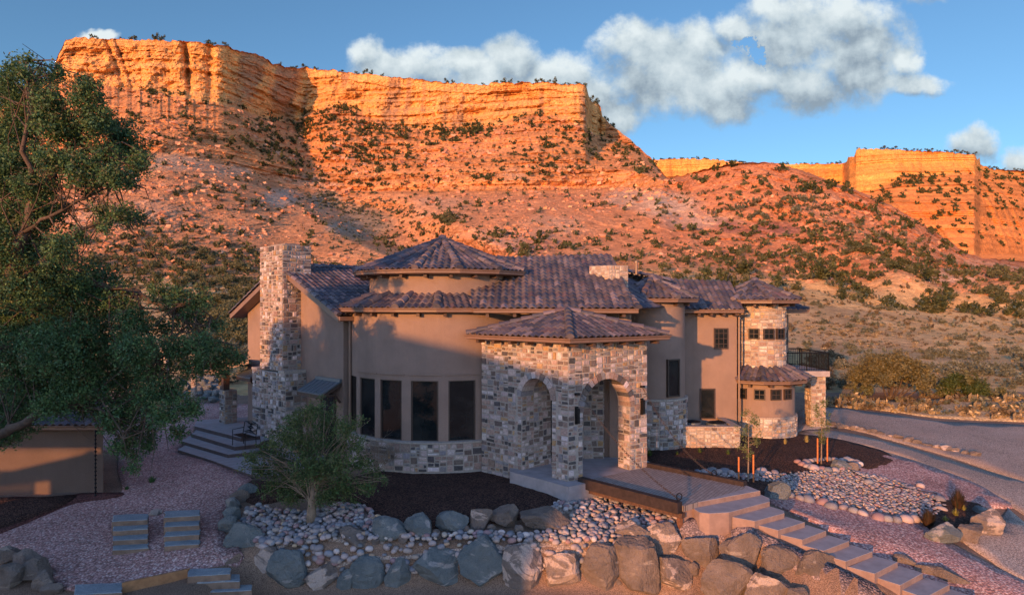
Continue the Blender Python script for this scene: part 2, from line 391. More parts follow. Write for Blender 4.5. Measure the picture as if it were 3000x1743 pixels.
# ---------------------------------------------------------------- masonry, roofing and joinery builders
PAL_A = [((.40,.325,.305),5),((.48,.41,.395),3.0),((.31,.225,.19),4),((.25,.175,.145),4.5),((.145,.11,.095),4),((.075,.068,.07),3),((.36,.23,.125),1.6),((.21,.195,.20),3),((.29,.185,.14),.8)]
PAL_B = [((.44,.35,.28),6),((.52,.44,.37),4),((.34,.24,.18),4),((.27,.18,.14),3),((.38,.27,.20),4),((.18,.13,.11),1),((.46,.31,.18),1.2)]
def pick(pal, rnd):
    t = rnd.random() * sum(p[1] for p in pal)
    for c, wgt in pal:
        t -= wgt
        if t <= 0: break
    k = rnd.uniform(.82, 1.15); return (c[0] * k * rnd.uniform(.96, 1.04), c[1] * k, c[2] * k * rnd.uniform(.95, 1.05))
def stones(mb, s0, s1, t0, t1, mapf, pal, seed, size=.27, hole=None, gap=.011):
    """irregular squared rubble over the rectangle s0..s1 x t0..t1, each stone a proud block; mapf(s,t,offset)->point"""
    rnd = random.Random(seed); out = []
    def split(a, b, c, d):
        w_, h_ = b - a, d - c
        mw = size * rnd.uniform(.8, 1.75); mh = size * rnd.uniform(.6, 1.25)
        if w_ > mw and (w_ / mw > h_ / mh or h_ <= mh):
            m_ = a + w_ * rnd.uniform(.36, .64) if w_ < 4 * size else a + w_ * rnd.uniform(.45, .55); split(a, m_, c, d); split(m_, b, c, d)
        elif h_ > mh:
            m_ = c + h_ * rnd.uniform(.38, .62); split(a, b, c, m_); split(a, b, m_, d)
        else: out.append((a, b, c, d))
    # courses first, then stones, so that long joints run level but break often
    n = max(1, round((s1 - s0) / 1.3))
    for k in range(n):
        a = s0 + (s1 - s0) * k / n; b = s0 + (s1 - s0) * (k + 1) / n; split(a, b, t0, t1)
    for a, b, c, d in out:
        if hole is not None:
            cs, ct = (a + b) / 2, (c + d) / 2
            if hole(cs, ct): continue
            if any(hole(p, q_) for p in (a + .02, b - .02) for q_ in (c + .02, d - .02)):
                k = .0
                # pull the corners that reach into the opening back towards the stone's middle
        j = lambda: rnd.uniform(-.026, .026)
        q = [[a + gap + abs(j()), c + gap + abs(j())], [b - gap - abs(j()), c + gap + abs(j())], [b - gap - abs(j()), d - gap - abs(j())], [a + gap + abs(j()), d - gap - abs(j())]]
        if hole is not None:
            cs, ct = (a + b) / 2, (c + d) / 2
            for p in q:
                for _ in range(6):
                    if hole(p[0], p[1]): p[0] += (cs - p[0]) * .3; p[1] += (ct - p[1]) * .3
        pr = rnd.uniform(.016, .04); col = pick(pal, rnd); i = len(mb.v); e = .012
        cs = sum(p[0] for p in q) / 4; ct = sum(p[1] for p in q) / 4
        for p in q: mb.v.append(tuple(mapf(p[0], p[1], -.004)))
        for p in q: mb.v.append(tuple(mapf(p[0], p[1], pr - .009)))
        for p in q:
            mb.v.append(tuple(mapf(p[0] + math.copysign(e, cs - p[0]), p[1] + math.copysign(e, ct - p[1]), pr + rnd.uniform(-.004, .006))))
        for k in range(4):
            l = (k + 1) % 4
            mb.idx((i + k, i + l, i + 4 + l, i + 4 + k), col, 1); mb.idx((i + 4 + k, i + 4 + l, i + 8 + l, i + 8 + k), col, 1)
        mb.idx((i + 8, i + 9, i + 10, i + 11), col, 1)
def flatmap(p0, ds, nrm):
    p0 = Vector(p0); ds = Vector(ds).normalized(); nrm = Vector(nrm).normalized()
    return lambda s, t, o: Vector((p0.x + ds.x * s + nrm.x * o, p0.y + ds.y * s + nrm.y * o, t + (p0.z)))
def cylmap(c, r):          # s = arc length from the direction facing the viewer (-y), positive to the right
    return lambda s, t, o: Vector((c[0] + (r + o) * sin(s / r), c[1] - (r + o) * cos(s / r), t))
def cyl_wall(mb, c, r, a0, a1, z0, z1, n=64, col=(.5,)*3, m=0, top=False):
    i = len(mb.v)
    for k in range(n + 1):
        a = lerp(a0, a1, k / n); x = c[0] + r * sin(a); y = c[1] - r * cos(a)
        mb.v.append((x, y, z0)); mb.v.append((x, y, z1))
    for k in range(n): mb.idx((i + 2 * k, i + 2 * k + 2, i + 2 * k + 3, i + 2 * k + 1), col, m)
def arch_wall(mb, mp, L, z0, z1, s0, s1, zs, thick, zb=None, m=0, back=True):
    """wall 0..L with a round-headed opening s0..s1 springing at zs"""
    r = (s1 - s0) / 2; cx = (s0 + s1) / 2; zb = z0 if zb is None else zb; N = 20
    arc = [(cx - r * cos(pi * k / N), zs + r * sin(pi * k / N)) for k in range(N + 1)]
    for o in ((0, -thick) if back else (0,)):
        fl = (lambda l: l) if o == 0 else (lambda l: l[::-1])
        P = lambda s, t: mp(s, t, o)
        mb.face(fl([P(0, z0), P(s0, z0), P(s0, z1), P(0, z1)]), m=m); mb.face(fl([P(s1, z0), P(L, z0), P(L, z1), P(s1, z1)]), m=m)
        if zb > z0: mb.face(fl([P(s0, z0), P(s1, z0), P(s1, zb), P(s0, zb)]), m=m)
        for k in range(N):
            a, b = arc[k], arc[k + 1]; mb.face(fl([P(a[0], a[1]), P(b[0], b[1]), P(b[0], z1), P(a[0], z1)]), m=m)
    pts = [(s0, zb)] + arc + [(s1, zb)]
    for k in range(len(pts) - 1):
        a, b = pts[k], pts[k + 1]; mb.face([mp(a[0], a[1], 0), mp(a[0], a[1], -thick), mp(b[0], b[1], -thick), mp(b[0], b[1], 0)], m=m)
    for s in (0, L): mb.face([mp(s, z0, 0), mp(s, z1, 0), mp(s, z1, -thick), mp(s, z0, -thick)], m=m)
def voussoirs(mb, mp, cx, zs, r, pal, seed, wd=.2, thick=.3):
    rnd = random.Random(seed); n = int(pi * r / .16)
    for k in range(n):
        a0 = pi * k / n + .012; a1 = pi * (k + 1) / n - .012; col = pick(pal, rnd); o = .05
        q = [(cx - rr * cos(a), zs + rr * sin(a)) for a, rr in ((a0, r - .015), (a1, r - .015), (a1, r + wd * rnd.uniform(.9, 1.15)), (a0, r + wd))]
        f = [mp(p[0], p[1], o) for p in q]; b = [mp(p[0], p[1], -thick if k2 < 2 else 0) for k2, p in enumerate(q)]
        mb.face([f[0], f[3], f[2], f[1]], col, 1)
        for i in range(4): j = (i + 1) % 4; mb.face([f[i], f[j], b[j], b[i]], col, 1)
TPAL = [((.096,.078,.090),5),((.066,.061,.074),4),((.132,.108,.116),3),((.050,.048,.068),3),((.17,.135,.148),.9),((.10,.066,.074),1.0)]
def roof_facet(mb, poly, seed=0, tw=.24, th=.34, amp=.033, step=.03):
    """planar facet (first edge is the eave) laid with wavy tiles in courses"""
    poly = [Vector(p) for p in poly]; e = (poly[1] - poly[0]).normalized()
    nrm = (poly[1] - poly[0]).cross(poly[-1] - poly[0]).normalized()
    if nrm.z < 0: nrm = -nrm
    up = nrm.cross(e)
    if up.z < 0: up = -up
    o = poly[0]; S = [(p - o).dot(e) for p in poly]; D = [(p - o).dot(up) for p in poly]
    s0 = math.floor(min(S) / tw) * tw; ns = int((max(S) - s0) / tw) + 1; nd = int(max(D) / th) + 1
    rnd = random.Random(seed * 31 + 5); bm = bmesh.new(); lay = bm.faces.layers.float_color.new('c')
    K = 6; prof = [amp * (1 - abs(cos(pi * (k / K)))) ** .0 * (.5 - .5 * cos(2 * pi * k / K)) * 2 - amp * .4 for k in range(K + 1)]
    for j in range(nd):
        d0 = j * th; d1 = (j + 1) * th + .01
        for i in range(ns):
            a = s0 + i * tw; col = pick(TPAL, rnd); dj = rnd.uniform(-.012, .012); lift = step + rnd.uniform(-.006, .006)
            rows = []
            for (dd, hh) in ((d0 + dj, 0.0), (d0 + dj, lift), (d1, .004)):
                rows.append([bm.verts.new(o + e * (a + tw * k / K) + up * dd + nrm * (prof[k] + hh)) for k in range(K + 1)])
            for r_ in range(2):
                for k in range(K):
                    f = bm.faces.new((rows[r_][k], rows[r_][k + 1], rows[r_ + 1][k + 1], rows[r_ + 1][k])); f[lay] = (*col, 1); f.smooth = (r_ == 1)
    n = len(poly); c = sum(poly, Vector()) / n
    for i in range(1, n):
        a, b = poly[i], poly[(i + 1) % n]; pn = (b - a).cross(nrm)
        if pn.length < 1e-6: continue
        pn.normalize()
        if (c - a).dot(pn) > 0: pn = -pn
        g = bm.verts[:] + bm.edges[:] + bm.faces[:]
        bmesh.ops.bisect_plane(bm, geom=g, plane_co=a, plane_no=pn, clear_outer=True)
    bm.verts.ensure_lookup_table(); base = len(mb.v); bm.verts.index_update()
    mb.v.extend(tuple(v.co) for v in bm.verts)
    for f in bm.faces:
        mb.idx([base + v.index for v in f.verts], tuple(f[lay])[:3], 0)
    bm.free()
def hip_caps(mb, p0, p1, seed=0, r=.115, seg=.40, up=.03):
    p0, p1 = Vector(p0), Vector(p1); d = (p1 - p0); L = d.length; d.normalize(); side = d.cross(Vector((0, 0, 1))).normalized(); nn = side.cross(d)
    rnd = random.Random(seed + 99); n = max(1, round(L / seg)); K = 8
    for i in range(n):
        a = p0 + d * (L * i / n - .03); b = p0 + d * (L * (i + 1) / n + .03); col = pick(TPAL, rnd); ra, rb = r * 1.12, r * .88
        A = [a + side * ra * cos(pi * k / K) + nn * (ra * sin(pi * k / K) + up) for k in range(K + 1)]
        B = [b + side * rb * cos(pi * k / K) + nn * (rb * sin(pi * k / K) + up - .02) for k in range(K + 1)]
        base = len(mb.v); mb.v.extend(tuple(p) for p in A + B + [a + nn * (up - .05)])
        for k in range(K): mb.idx((base + k, base + k + 1, base + K + 2 + k, base + K + 1 + k), col, 0)
        for k in range(K): mb.idx((base + k + 1, base + k, base + 2 * K + 2), col, 0)
def sweep(mb, path, prof, closed=False, col=(.5,)*3, m=0):
    """profile = (outward, z) pairs; path runs so that outward is to its right"""
    n = len(path); rings = []
    for i, p in enumerate(path):
        a = Vector(path[(i - 1) % n] if (closed or i > 0) else path[i]); b = Vector(path[(i + 1) % n] if (closed or i < n - 1) else path[i]); p = Vector(p)
        d1 = (p - a); d2 = (b - p); d1.z = d2.z = 0
        d1 = d1.normalized() if d1.length > 1e-6 else d2.normalized(); d2 = d2.normalized() if d2.length > 1e-6 else d1
        t = (d1 + d2).normalized(); o = Vector((t.y, -t.x, 0)); k = 1 / max(.3, t.dot(d1))
        rings.append([mb.vert(p + o * (x * k) + Vector((0, 0, z))) for x, z in prof])
    for i in range(n if closed else n - 1):
        A, B = rings[i], rings[(i + 1) % n]
        for k in range(len(prof) - 1): mb.idx((A[k], B[k], B[k + 1], A[k + 1]), col, m)
        mb.idx((A[-1], B[-1], B[0], A[0]), col, m)
    if not closed: mb.idx(rings[0][::-1], col, m); mb.idx(rings[-1], col, m)
GUT = [(-.14, -.155), (.0, -.155), (.045, -.13), (.05, -.07), (.085, -.03), (.09, 0), (.07, 0), (.05, -.03), (-.14, -.03)]
def soffit_blocks(path, spacing=.95, inset=.32, zdrop=.15):
    for i in range(len(path) - 1):
        a, b = Vector(path[i]), Vector(path[i + 1]); d = b - a; L = d.length
        if L < .1: continue
        d.normalize(); o = Vector((d.y, -d.x, 0)); n = max(1, int(L / spacing))
        for k in range(n):
            p = a + d * (L * (k + .5) / n); mb = MB(); mb.obox(p - o * inset - d * .055 - Vector((0, 0, zdrop + .13)), d * .11, o * (inset - .1), Vector((0, 0, .12))); part(mb, 'rafter_end', M['darkwood'])

# ---------------------------------------------------------------- the house
HOUSE = empty('house', (0, 27, 0), 'sprawling brown stucco house with rubble stone bases, round towers and purple brown tile roofs', 'house')
def hp(o): return child(o, HOUSE)
def part(mb, name, mats, smooth=False, label=None):
    o = hp(mb.build(name, mats, smooth=smooth))
    if label: o['label'] = label
    return o
ST = [M['mortar'], M['stone']]

def window(name, c, right, w_, h_, out_, grid=None, depth=.05, fw=.055, glass='glass', label=None, parent=None):
    """frame ring + pane (and bars) as one part with sub-parts; c = centre on the wall face"""
    c = Vector(c); r = Vector(right).normalized(); o = Vector(out_).normalized(); z = Vector((0, 0, 1)); mb = MB()
    def bar(x0, x1, z0, z1, d0, d1): mb.obox(c + r * x0 + z * z0 + o * d0, r * (x1 - x0), o * (d1 - d0), z * (z1 - z0))
    a, b = w_ / 2, h_ / 2; D = depth
    bar(-a, a, b - fw, b, -.10, D); bar(-a, a, -b, -b + fw, -.10, D); bar(-a, -a + fw, -b + fw, b - fw, -.10, D); bar(a - fw, a, -b + fw, b - fw, -.10, D)
    if grid:
        for i in range(1, grid[0]): x = -a + w_ * i / grid[0]; bar(x - .012, x + .012, -b + fw, b - fw, .0, .030)
        for i in range(1, grid[1]): y = -b + h_ * i / grid[1]; bar(-a + fw, a - fw, y - .012, y + .012, .0, .034)
    f = hp(mb.build(name, M['frame'])); 
    if label: f['label'] = label
    g = MB(); g.obox(c + r * (-a + fw) + z * (-b + fw) + o * .002, r * (w_ - 2 * fw), o * .016, z * (h_ - 2 * fw))
    p = g.build('pane', M[glass]); p.parent = f
    return f
def ang_on(c, r, U):
    """angle on a drum whose front surface shows at sheet column U"""
    best = min((abs((c[0] + r * sin(a)) / (c[1] - r * cos(a)) - (U - U0) / F), a) for a in [k / 2000 * pi - pi / 2 for k in range(2001)]); return best[1]

# -- great-room drum ------------------------------------------------------
BC = (-2.75, 27.0); BR = 3.6
mb = MB(); wins = [(904, 35), (962, 51), (1045, 66), (1137, 65)]
WZ0, WZ1 = 1.18, 3.24; aw = []
for (u, wd) in wins: aw.append((ang_on(BC, BR, u - wd / 2 - 1), ang_on(BC, BR, u + wd / 2 + 1)))
aw.insert(0, (aw[0][0] - .31, aw[0][0] - .08))
edges = [-pi * .62]
cyl_wall(mb, BC, BR, -pi * .62, pi * .6, WZ1, 5.6, 80)
prev = -pi * .62
for a0, a1 in aw + [(pi * .6, None)]:
    cyl_wall(mb, BC, BR, prev, a0, WZ0 - .06, WZ1, max(2, int((a0 - prev) * 20))); 
    if a1 is None: break
    prev = a1
    for a in (a0, a1):     # reveals
        P = lambda rr, z: (BC[0] + rr * sin(a), BC[1] - rr * cos(a), z); mb.face([P(BR, WZ0 - .06), P(BR - .16, WZ0 - .06), P(BR - .16, WZ1), P(BR, WZ1)])
    for z in (WZ0 - .06, WZ1):
        P = lambda rr, aa: (BC[0] + rr * sin(aa), BC[1] - rr * cos(aa), z); mb.face([P(BR, a0), P(BR, a1), P(BR - .16, a1), P(BR - .16, a0)])
    # flat lintel shelf standing over each window
    L = [(BC[0] + (BR + o_) * sin(lerp(a0 - .03, a1 + .03, k / 6)), BC[1] - (BR + o_) * cos(lerp(a0 - .03, a1 + .03, k / 6))) for o_ in (-.02, .045) for k in range(7)]
    if a0 != aw[0][0]: mb.prism(L[:7] + L[7:][::-1], WZ1 + .19, WZ1 + .225, bottom=True)
part(mb, 'bay_wall', M['stucco'], label='curved stucco wall of the great room bay')
mb = MB(); RS = BR + .09
cyl_wall(mb, BC, RS, -pi * .62, pi * .6, -.6, WZ0 - .02, 80); i = len(mb.v)
for k in range(81):
    a = lerp(-pi * .62, pi * .6, k / 80)
    for rr, z in ((RS + .06, WZ0 - .02), (BR - .17, WZ0), (RS + .06, WZ0 - .075)): mb.v.append((BC[0] + rr * sin(a), BC[1] - rr * cos(a), z))
for k in range(80): mb.idx((i + 3 * k, i + 3 * k + 3, i + 3 * k + 4, i + 3 * k + 1)); mb.idx((i + 3 * k + 2, i + 3 * k + 5, i + 3 * k + 3, i + 3 * k))
stones(mb, -1.9 * RS, 1.5 * RS, .14, WZ0 - .08, cylmap(BC, RS), PAL_A, 11, .31)
part(mb, 'stone_base', ST, label='rubble stone base under the curved bay windows')
for k, (a0, a1) in enumerate(aw):
    a = (a0 + a1) / 2; wd = 2 * (BR - .1) * sin((a1 - a0) / 2) + .02
    o_ = Vector((sin(a), -cos(a), 0)); c = Vector((BC[0], BC[1], (WZ0 + WZ1) / 2 - .01)) + o_ * ((BR - .1) * cos((a1 - a0) / 2) + .02)
    window('window', c, (cos(a), sin(a), 0), wd, WZ1 - WZ0 + .06, o_)

def cone_roof(name, c, re, ze, za, n, phase, seed, tile_z=0.0, rin=None, zin=None, cap_r=.115, wall_r=None, a_from=None, a_to=None, gut=True, label=None, th=.37):
    """faceted tile roof over a round wall; returns parts roof + gutter"""
    mb = MB(); pts = []
    for k in range(n): a = phase + 2 * pi * k / n; pts.append(Vector((c[0] + re * sin(a), c[1] - re * cos(a), ze)))
    apex = Vector((c[0], c[1], za))
    for k in range(n):
        a = phase + 2 * pi * k / n
        am = (a + pi / n + pi) % (2 * pi) - pi
        if a_from is not None and not (a_from <= am <= a_to): continue
        p, q = pts[k], pts[(k + 1) % n]
        if rin is None: roof_facet(mb, [p, q, apex], seed + k, th=th)
        else:
            pi_ = Vector((c[0] + rin * sin(a), c[1] - rin * cos(a), zin)); b = a + 2 * pi / n
            qi = Vector((c[0] + rin * sin(b), c[1] - rin * cos(b), zin)); roof_facet(mb, [p, q, qi, pi_], seed + k, th=th)
        top = apex if rin is None else pi_
        hip_caps(mb, p + (p - Vector((c[0], c[1], p.z))).normalized() * .03, top, seed + k, cap_r)
    if rin is None:
        mb.tube([apex + Vector((0, 0, -.02)), apex + Vector((0, 0, .16)), apex + Vector((0, 0, .2))], [.2, .14, .05], 10, TPAL[0][0])
    r = part(mb, name, M['tile'], label=label)
    if gut:
        g = MB(); path = [p + Vector((0, 0, -.01)) for p in pts]
        if a_from is not None: path = [p for k, p in enumerate(pts) if a_from - pi / n - .02 <= ((phase + 2 * pi * k / n + pi) % (2 * pi) - pi) <= a_to + pi / n + .02]
        # keep them ordered by angle so the gutter runs round the drum
        path.sort(key=lambda p: math.atan2(p.x - c[0], -(p.y - c[1])))
        sweep(g, path, GUT, closed=a_from is None)
        # soffit board
        if wall_r:
            i = len(g.v)
            for p in path:
                d = (p - Vector((c[0], c[1], p.z))).normalized(); g.v.append(tuple(p - Vector((0, 0, .16)))); g.v.append(tuple(Vector((c[0], c[1], p.z - .16)) + d * (wall_r - .05)))
            m_ = len(path)
            for k in range(m_ if a_from is None else m_ - 1): l = (k + 1) % m_; g.idx((i + 2 * k, i + 2 * k + 1, i + 2 * l + 1, i + 2 * l))
        part(g, 'gutter', M['gutter'])
        nb = max(6, int(2 * pi * re / .95))
        for k in range(nb):
            a = phase + 2 * pi * (k + .3) / nb; am = (a + pi) % (2 * pi) - pi
            if a_from is not None and not (a_from <= am <= a_to): continue
            d = Vector((sin(a), -cos(a), 0)); t_ = Vector((cos(a), sin(a), 0)); p = Vector((c[0], c[1], ze - .29)) + d * ((wall_r or re - .5) - .02)
            if abs(am) > 1.75: continue
            e = MB(); e.obox(p - t_ * .055, t_ * .11, d * (re * cos(pi / n) - (wall_r or re - .5) - .12), Vector((0, 0, .13))); part(e, 'rafter_end', M['darkwood'])
    return r
# turret that rises out of the drum
TR = 2.83
mb = MB(); cyl_wall(mb, BC, TR, -pi, pi, 5.6, 7.05, 96); part(mb, 'turret_wall', M['stucco'], smooth=True, label='round stucco turret above the bay')
cone_roof('turret_roof', BC, 3.42, 7.10, 8.42, 14, R(-10) , 40, wall_r=TR, label='faceted conical tile roof of the big turret')
cone_roof('skirt_roof', BC, 4.05, 5.74, 6.0, 18, R(3), 60, rin=TR - .02, zin=6.24, a_from=-1.25, a_to=.36, cap_r=.13, wall_r=BR, label='narrow skirt of tiles round the big turret')

# -- gable wing and chimney ----------------------------------------------
G0 = Vector((-6.30, 25.5, 0)); gd = Vector((-.72, .694, 0)); gn = Vector((-.694, -.72, 0)); rd = Vector((.694, .72, 0)); GL = 7.9
GZE, GZR = 5.55, 7.28
mb = MB(); g1 = G0 + gd * GL; mid = G0 + gd * (GL / 2)
mb.face([g1 + Vector((0, 0, -.6)), G0 + Vector((0, 0, -.6)), G0 + Vector((0, 0, GZE)), mid + Vector((0, 0, GZR - .1)), g1 + Vector((0, 0, GZE))])
mb.face([G0 + Vector((0, 0, -.6)), G0 + rd * 3 + Vector((0, 0, -.6)), G0 + rd * 3 + Vector((0, 0, GZE)), G0 + Vector((0, 0, GZE))])
mb.face([g1 + rd * 14 + Vector((0, 0, -.6)), g1 + Vector((0, 0, -.6)), g1 + Vector((0, 0, GZE)), g1 + rd * 14 + Vector((0, 0, GZE))])
part(mb, 'gable_wall', M['stucco'], label='plain stucco gable end behind the chimney')
mb = MB(); ov = .55; sl_ = (GZR - GZE) / (GL / 2); zz = Vector((0, 0, 1)); E0 = G0 - gd * ov + gn * ov + zz * (GZE - sl_ * ov + .18); RG = mid + gn * ov + zz * (GZR + .18); E1 = g1 + gd * ov + gn * ov + zz * (GZE - sl_ * ov + .18)
roof_facet(mb, [E0, E0 + rd * 4.2, RG + rd * 9.0, RG], 80); roof_facet(mb, [E1 + rd * 14, E1, RG, RG + rd * 14], 81)
hip_caps(mb, RG, RG + rd * 10, 82)
for a, b in ((E0, RG), (E1, RG)): hip_caps(mb, a, b, 83, r=.09, up=.0)
part(mb, 'gable_roof', M['tile'], label='tiled gable roof of the left wing')
mb = MB()
for a, b in ((E0, RG), (RG, E1)):     # barge boards and soffits
    mb.obox(a - zz * .27 + gn * .02, b - a, -gn * .06, zz * .21); mb.face([a - zz * .24, b - zz * .24, b - zz * .24 - gn * (ov + .1), a - zz * .24 - gn * (ov + .1)])
for e_ in (E0, E1): sd = gd if e_ is E1 else -gd; mb.obox(e_ - zz * .22, rd * (14 if e_ is E1 else 2.2), sd * .1, zz * .15)
part(mb, 'barge_board', M['gutter'])
mb = MB(); dp = G0 - gd * .12 + gn * .02 + rd * .1; D_ = dp + Vector((.14, -.12, 0))
mb.tube([D_ + zz * 5.5 - gn * .1, D_ + zz * 5.35, D_ + zz * 5.1, D_ + zz * .1], .05, 8); part(mb, 'downspout', M['gutter'])

def block_stones(mb, K, dx, dy, w_, d_, z0, z1, pal, seed, size=.27, sides=(1, 1, 1, 1), corefrac=.0):
    """rectangular stone-clad mass; K = near corner, dx/dy unit vectors along its two near faces"""
    K = Vector((K[0], K[1], 0)); mb.obox(K + zz * z0, dx * w_, dy * d_, zz * (z1 - z0))
    fs = [(K, dx, -dy, w_), (K + dx * w_, dy, dx, d_), (K + dx * w_ + dy * d_, -dx, dy, w_), (K + dy * d_, -dy, -dx, d_)]
    for k, (p, d, nn, L) in enumerate(fs):
        if sides[k]: stones(mb, 0.0, L, z0, z1, flatmap(p, d, nn), pal, seed + k, size)
CK = Vector((-9.12, 27.12, 0)); mb = MB()
block_stones(mb, CK + gd * 1.9, -gd, -gn, 1.9, 1.25, 3.2, 8.24, PAL_A, 200, .26, (1, 1, 1, 1))
block_stones(mb, CK - gd * .42 + gn * .1 + gd * 2.8, -gd, -gn, 2.8, .95, -.3, 3.15, PAL_A, 210, .26, (1, 1, 0, 1))
# sloped shoulder course
for s_ in (-.42, 1.9 - .02):
    p = CK + gd * s_ + gn * .1; w2 = .46 if s_ < 0 else .5
    mb.obox(p + zz * 3.15 + gn * .05, gd * w2, -gn * .95, zz * .1, (.33, .28, .24), 1)
mb.obox(CK + gd * .35 - gn * .3 + zz * 8.24, gd * 1.2, -gn * .65, zz * .1, (.2, .16, .14), 1)
part(mb, 'chimney', ST, label='tall rubble stone chimney with a wider foot')

def awning(c, right, out_, w_, proj, drop, label):
    c = Vector(c); r = Vector(right).normalized(); o = Vector(out_).normalized(); mb = MB()
    a = c - r * w_ / 2; sl = (o * proj - zz * drop)
    mb.obox(a, r * w_, sl, zz * .04); n = 6
    for k in range(n + 1): mb.obox(a + r * (w_ * k / n - .012) + zz * .04, r * .024, sl, zz * .03)
    mb.obox(a + zz * .0, r * w_, o * .10, zz * .12)
    rr = part(mb, 'awning', M['metal_roof'], label=label)
    f = MB(); f.obox(a + sl - zz * .13 - r * .02, r * (w_ + .04), -o * .06, zz * .14)
    for s_ in (0, w_ - .05):
        f.obox(a + r * s_ + sl - zz * .12, r * .05, -sl, zz * .1)
        f.tube([a + r * (s_ + .025) + sl * .85 - zz * .1, a + r * (s_ + .025) + sl * .35 - zz * .3, a + r * (s_ + .025) - zz * .75 + o * .05], .045, 6)
    b = f.build('bracket', M['darkwood']); b.parent = rr
awc = (G0 + gd * .95 + gn * .0).to_3d(); awc.z = 2.95; awning(awc + gn * .02, -gd, gn, 1.75, .85, .42, 'blue grey standing seam awning right of the chimney')
awc2 = G0 + gd * 6.6; awc2.z = 3.1; awning(awc2 + gn * .02, -gd, gn, 1.3, .8, .4, 'standing seam awning left of the chimney, reddish in the sun')
dc = G0 + gd * 1.0 + gn * .02 + zz * 1.3
window('door', dc, -gd, 1.0, 2.3, gn, (2, 5), label='glazed door below the blue grey awning')
window('window', G0 + gd * 6.6 + gn * .02 + zz * 1.8, -gd, .8, 1.5, gn)

# -- main roof ------------------------------------------------------------
YE = 22.98; ZE = 5.70
P = lambda U, V, Y: PY(U, V, Y)
r0 = P(1225, 639, 27.6); r1 = P(1462, 655, 28.6); r2 = P(1565, 672, 29.2); r3 = P(1660, 694, 29.8)
e0 = Vector((-2.5, YE, ZE + .03)); e1 = Vector((4.25, YE, ZE + .03)); rA = P(1100, 632, 27.2)
mb = MB(); k_ = .0
e_b = Vector((lerp(e0.x, e1.x, .5), YE, ZE + .03))
roof_facet(mb, [Vector((-1.35, YE + .06, ZE + .03)), e1, P(1500, 661, 28.3), P(1225, 637, 27.7), P(1150, 637, 27.6)], 90)
roof_facet(mb, [Vector((4.1, 23.02, ZE + .0)), Vector((6.9, 28.7, 5.75)), P(1640, 690, 29.8), P(1490, 659, 28.4)], 91)
hip_caps(mb, P(1130, 636, 27.7), P(1225, 637, 27.75), 92); hip_caps(mb, P(1225, 637, 27.75), P(1500, 660, 28.35), 93); hip_caps(mb, P(1500, 660, 28.35), P(1645, 691, 29.8), 94)
hip_caps(mb, e1 + Vector((.02, 0, 0)), P(1500, 661, 28.35), 95, r=.1)
# far slopes falling away behind the ridge
roof_facet(mb, [P(1640, 690, 29.9) + Vector((5, 8, -1.8)), P(1100, 637, 27.7) + Vector((-3, 9, -2.2)), P(1100, 637, 27.75), P(1500, 660, 28.35), P(1640, 690, 29.85)], 96)
part(mb, 'main_roof', M['tile'], label='broad main roof slope between the turrets')
gp = [None, Vector((-1.3, YE + .04, ZE + .02)), e1 + Vector((0, 0, -.02))]
mb = MB(); sweep(mb, gp[1:], GUT); mb.face([Vector((.5, YE, ZE - .15)), Vector((4.3, YE, ZE - .15)), Vector((4.3, YE + 1.6, ZE - .15)), Vector((.5, YE + 1.6, ZE - .15))]); part(mb, 'gutter', M['gutter'])
soffit_blocks(gp[1:], .9, .8, .15)
mb = MB(); mb.face([(.3, 24.3, -.5), (4.25, 24.3, -.5), (4.25, 24.3, 5.6), (.3, 24.3, 5.6)]); mb.face([(4.25, 24.3, -.5), (4.25, 29, -.5), (4.25, 29, 5.6), (4.25, 24.3, 5.6)])
part(mb, 'wall', M['stucco'], label='stucco wall behind the stone entry porch')
# second chimney and vents on the roof
mb = MB(); ck = P(1500, 703, 25.35); block_stones(mb, (ck.x, ck.y), Vector((.94, .34, 0)), Vector((-.75, .66, 0)), .78, .9, 5.9, P(1500, 653, 25.35).z, PAL_B, 300, .24)
part(mb, 'chimney', ST, label='short stone chimney on the main roof')
for (U, V, Y) in ((1398, 690, 26.2), (1566, 664, 28.5)):
    mb = MB(); p = P(U, V, Y); mb.tube([p - zz * .2, p + zz * .3], .05, 8); mb.tube([p + zz * .28, p + zz * .36, p + zz * .38], [.08, .08, .02], 8)
    part(mb, 'vent_pipe', M['gutter'])

# -- entry porch ----------------------------------------------------------
A = Vector((1.72, 20.9, 0)); Rr = Vector((4.5, 22.75, 0)); Ll = Vector((-1.05, 23.7, 0))
dR = (Rr - A).normalized(); dL = (Ll - A).normalized(); nR = Vector((dR.y, -dR.x, 0)); nL = Vector((-dL.y, dL.x, 0)); LR = (Rr - A).length; LL = (Ll - A).length
if nR.dot(A) > 0 and False: pass
PZ0, PZ1 = .45, 4.66
def arch_hole(s0, s1, zs, pad=0.0):
    r = (s1 - s0) / 2; cx = (s0 + s1) / 2
    return lambda s, t: (s0 - pad < s < s1 + pad and t < zs) or (t >= zs and (s - cx) ** 2 + (t - zs) ** 2 < (r + pad) ** 2)
mpR = flatmap(A, dR, nR); mpL = flatmap(A, dL, nL)
hR = (.57, 2.56, 2.52); hL = (.67, 1.99, 2.86)
mb = MB()
arch_wall(mb, mpR, LR, .4, PZ1, *hR, .56); arch_wall(mb, mpL, LL, -.4, PZ1, *hL, .56, zb=.4)
stones(mb, 0, LR, .45, PZ1 - .02, mpR, PAL_A, 31, .26, arch_hole(*hR, .19)); 
stones(mb, 0, LL, .02, PZ1 - .02, mpL, PAL_A, 37, .26, lambda s, t: t > .3 and arch_hole(*hL, .19)(s, t))
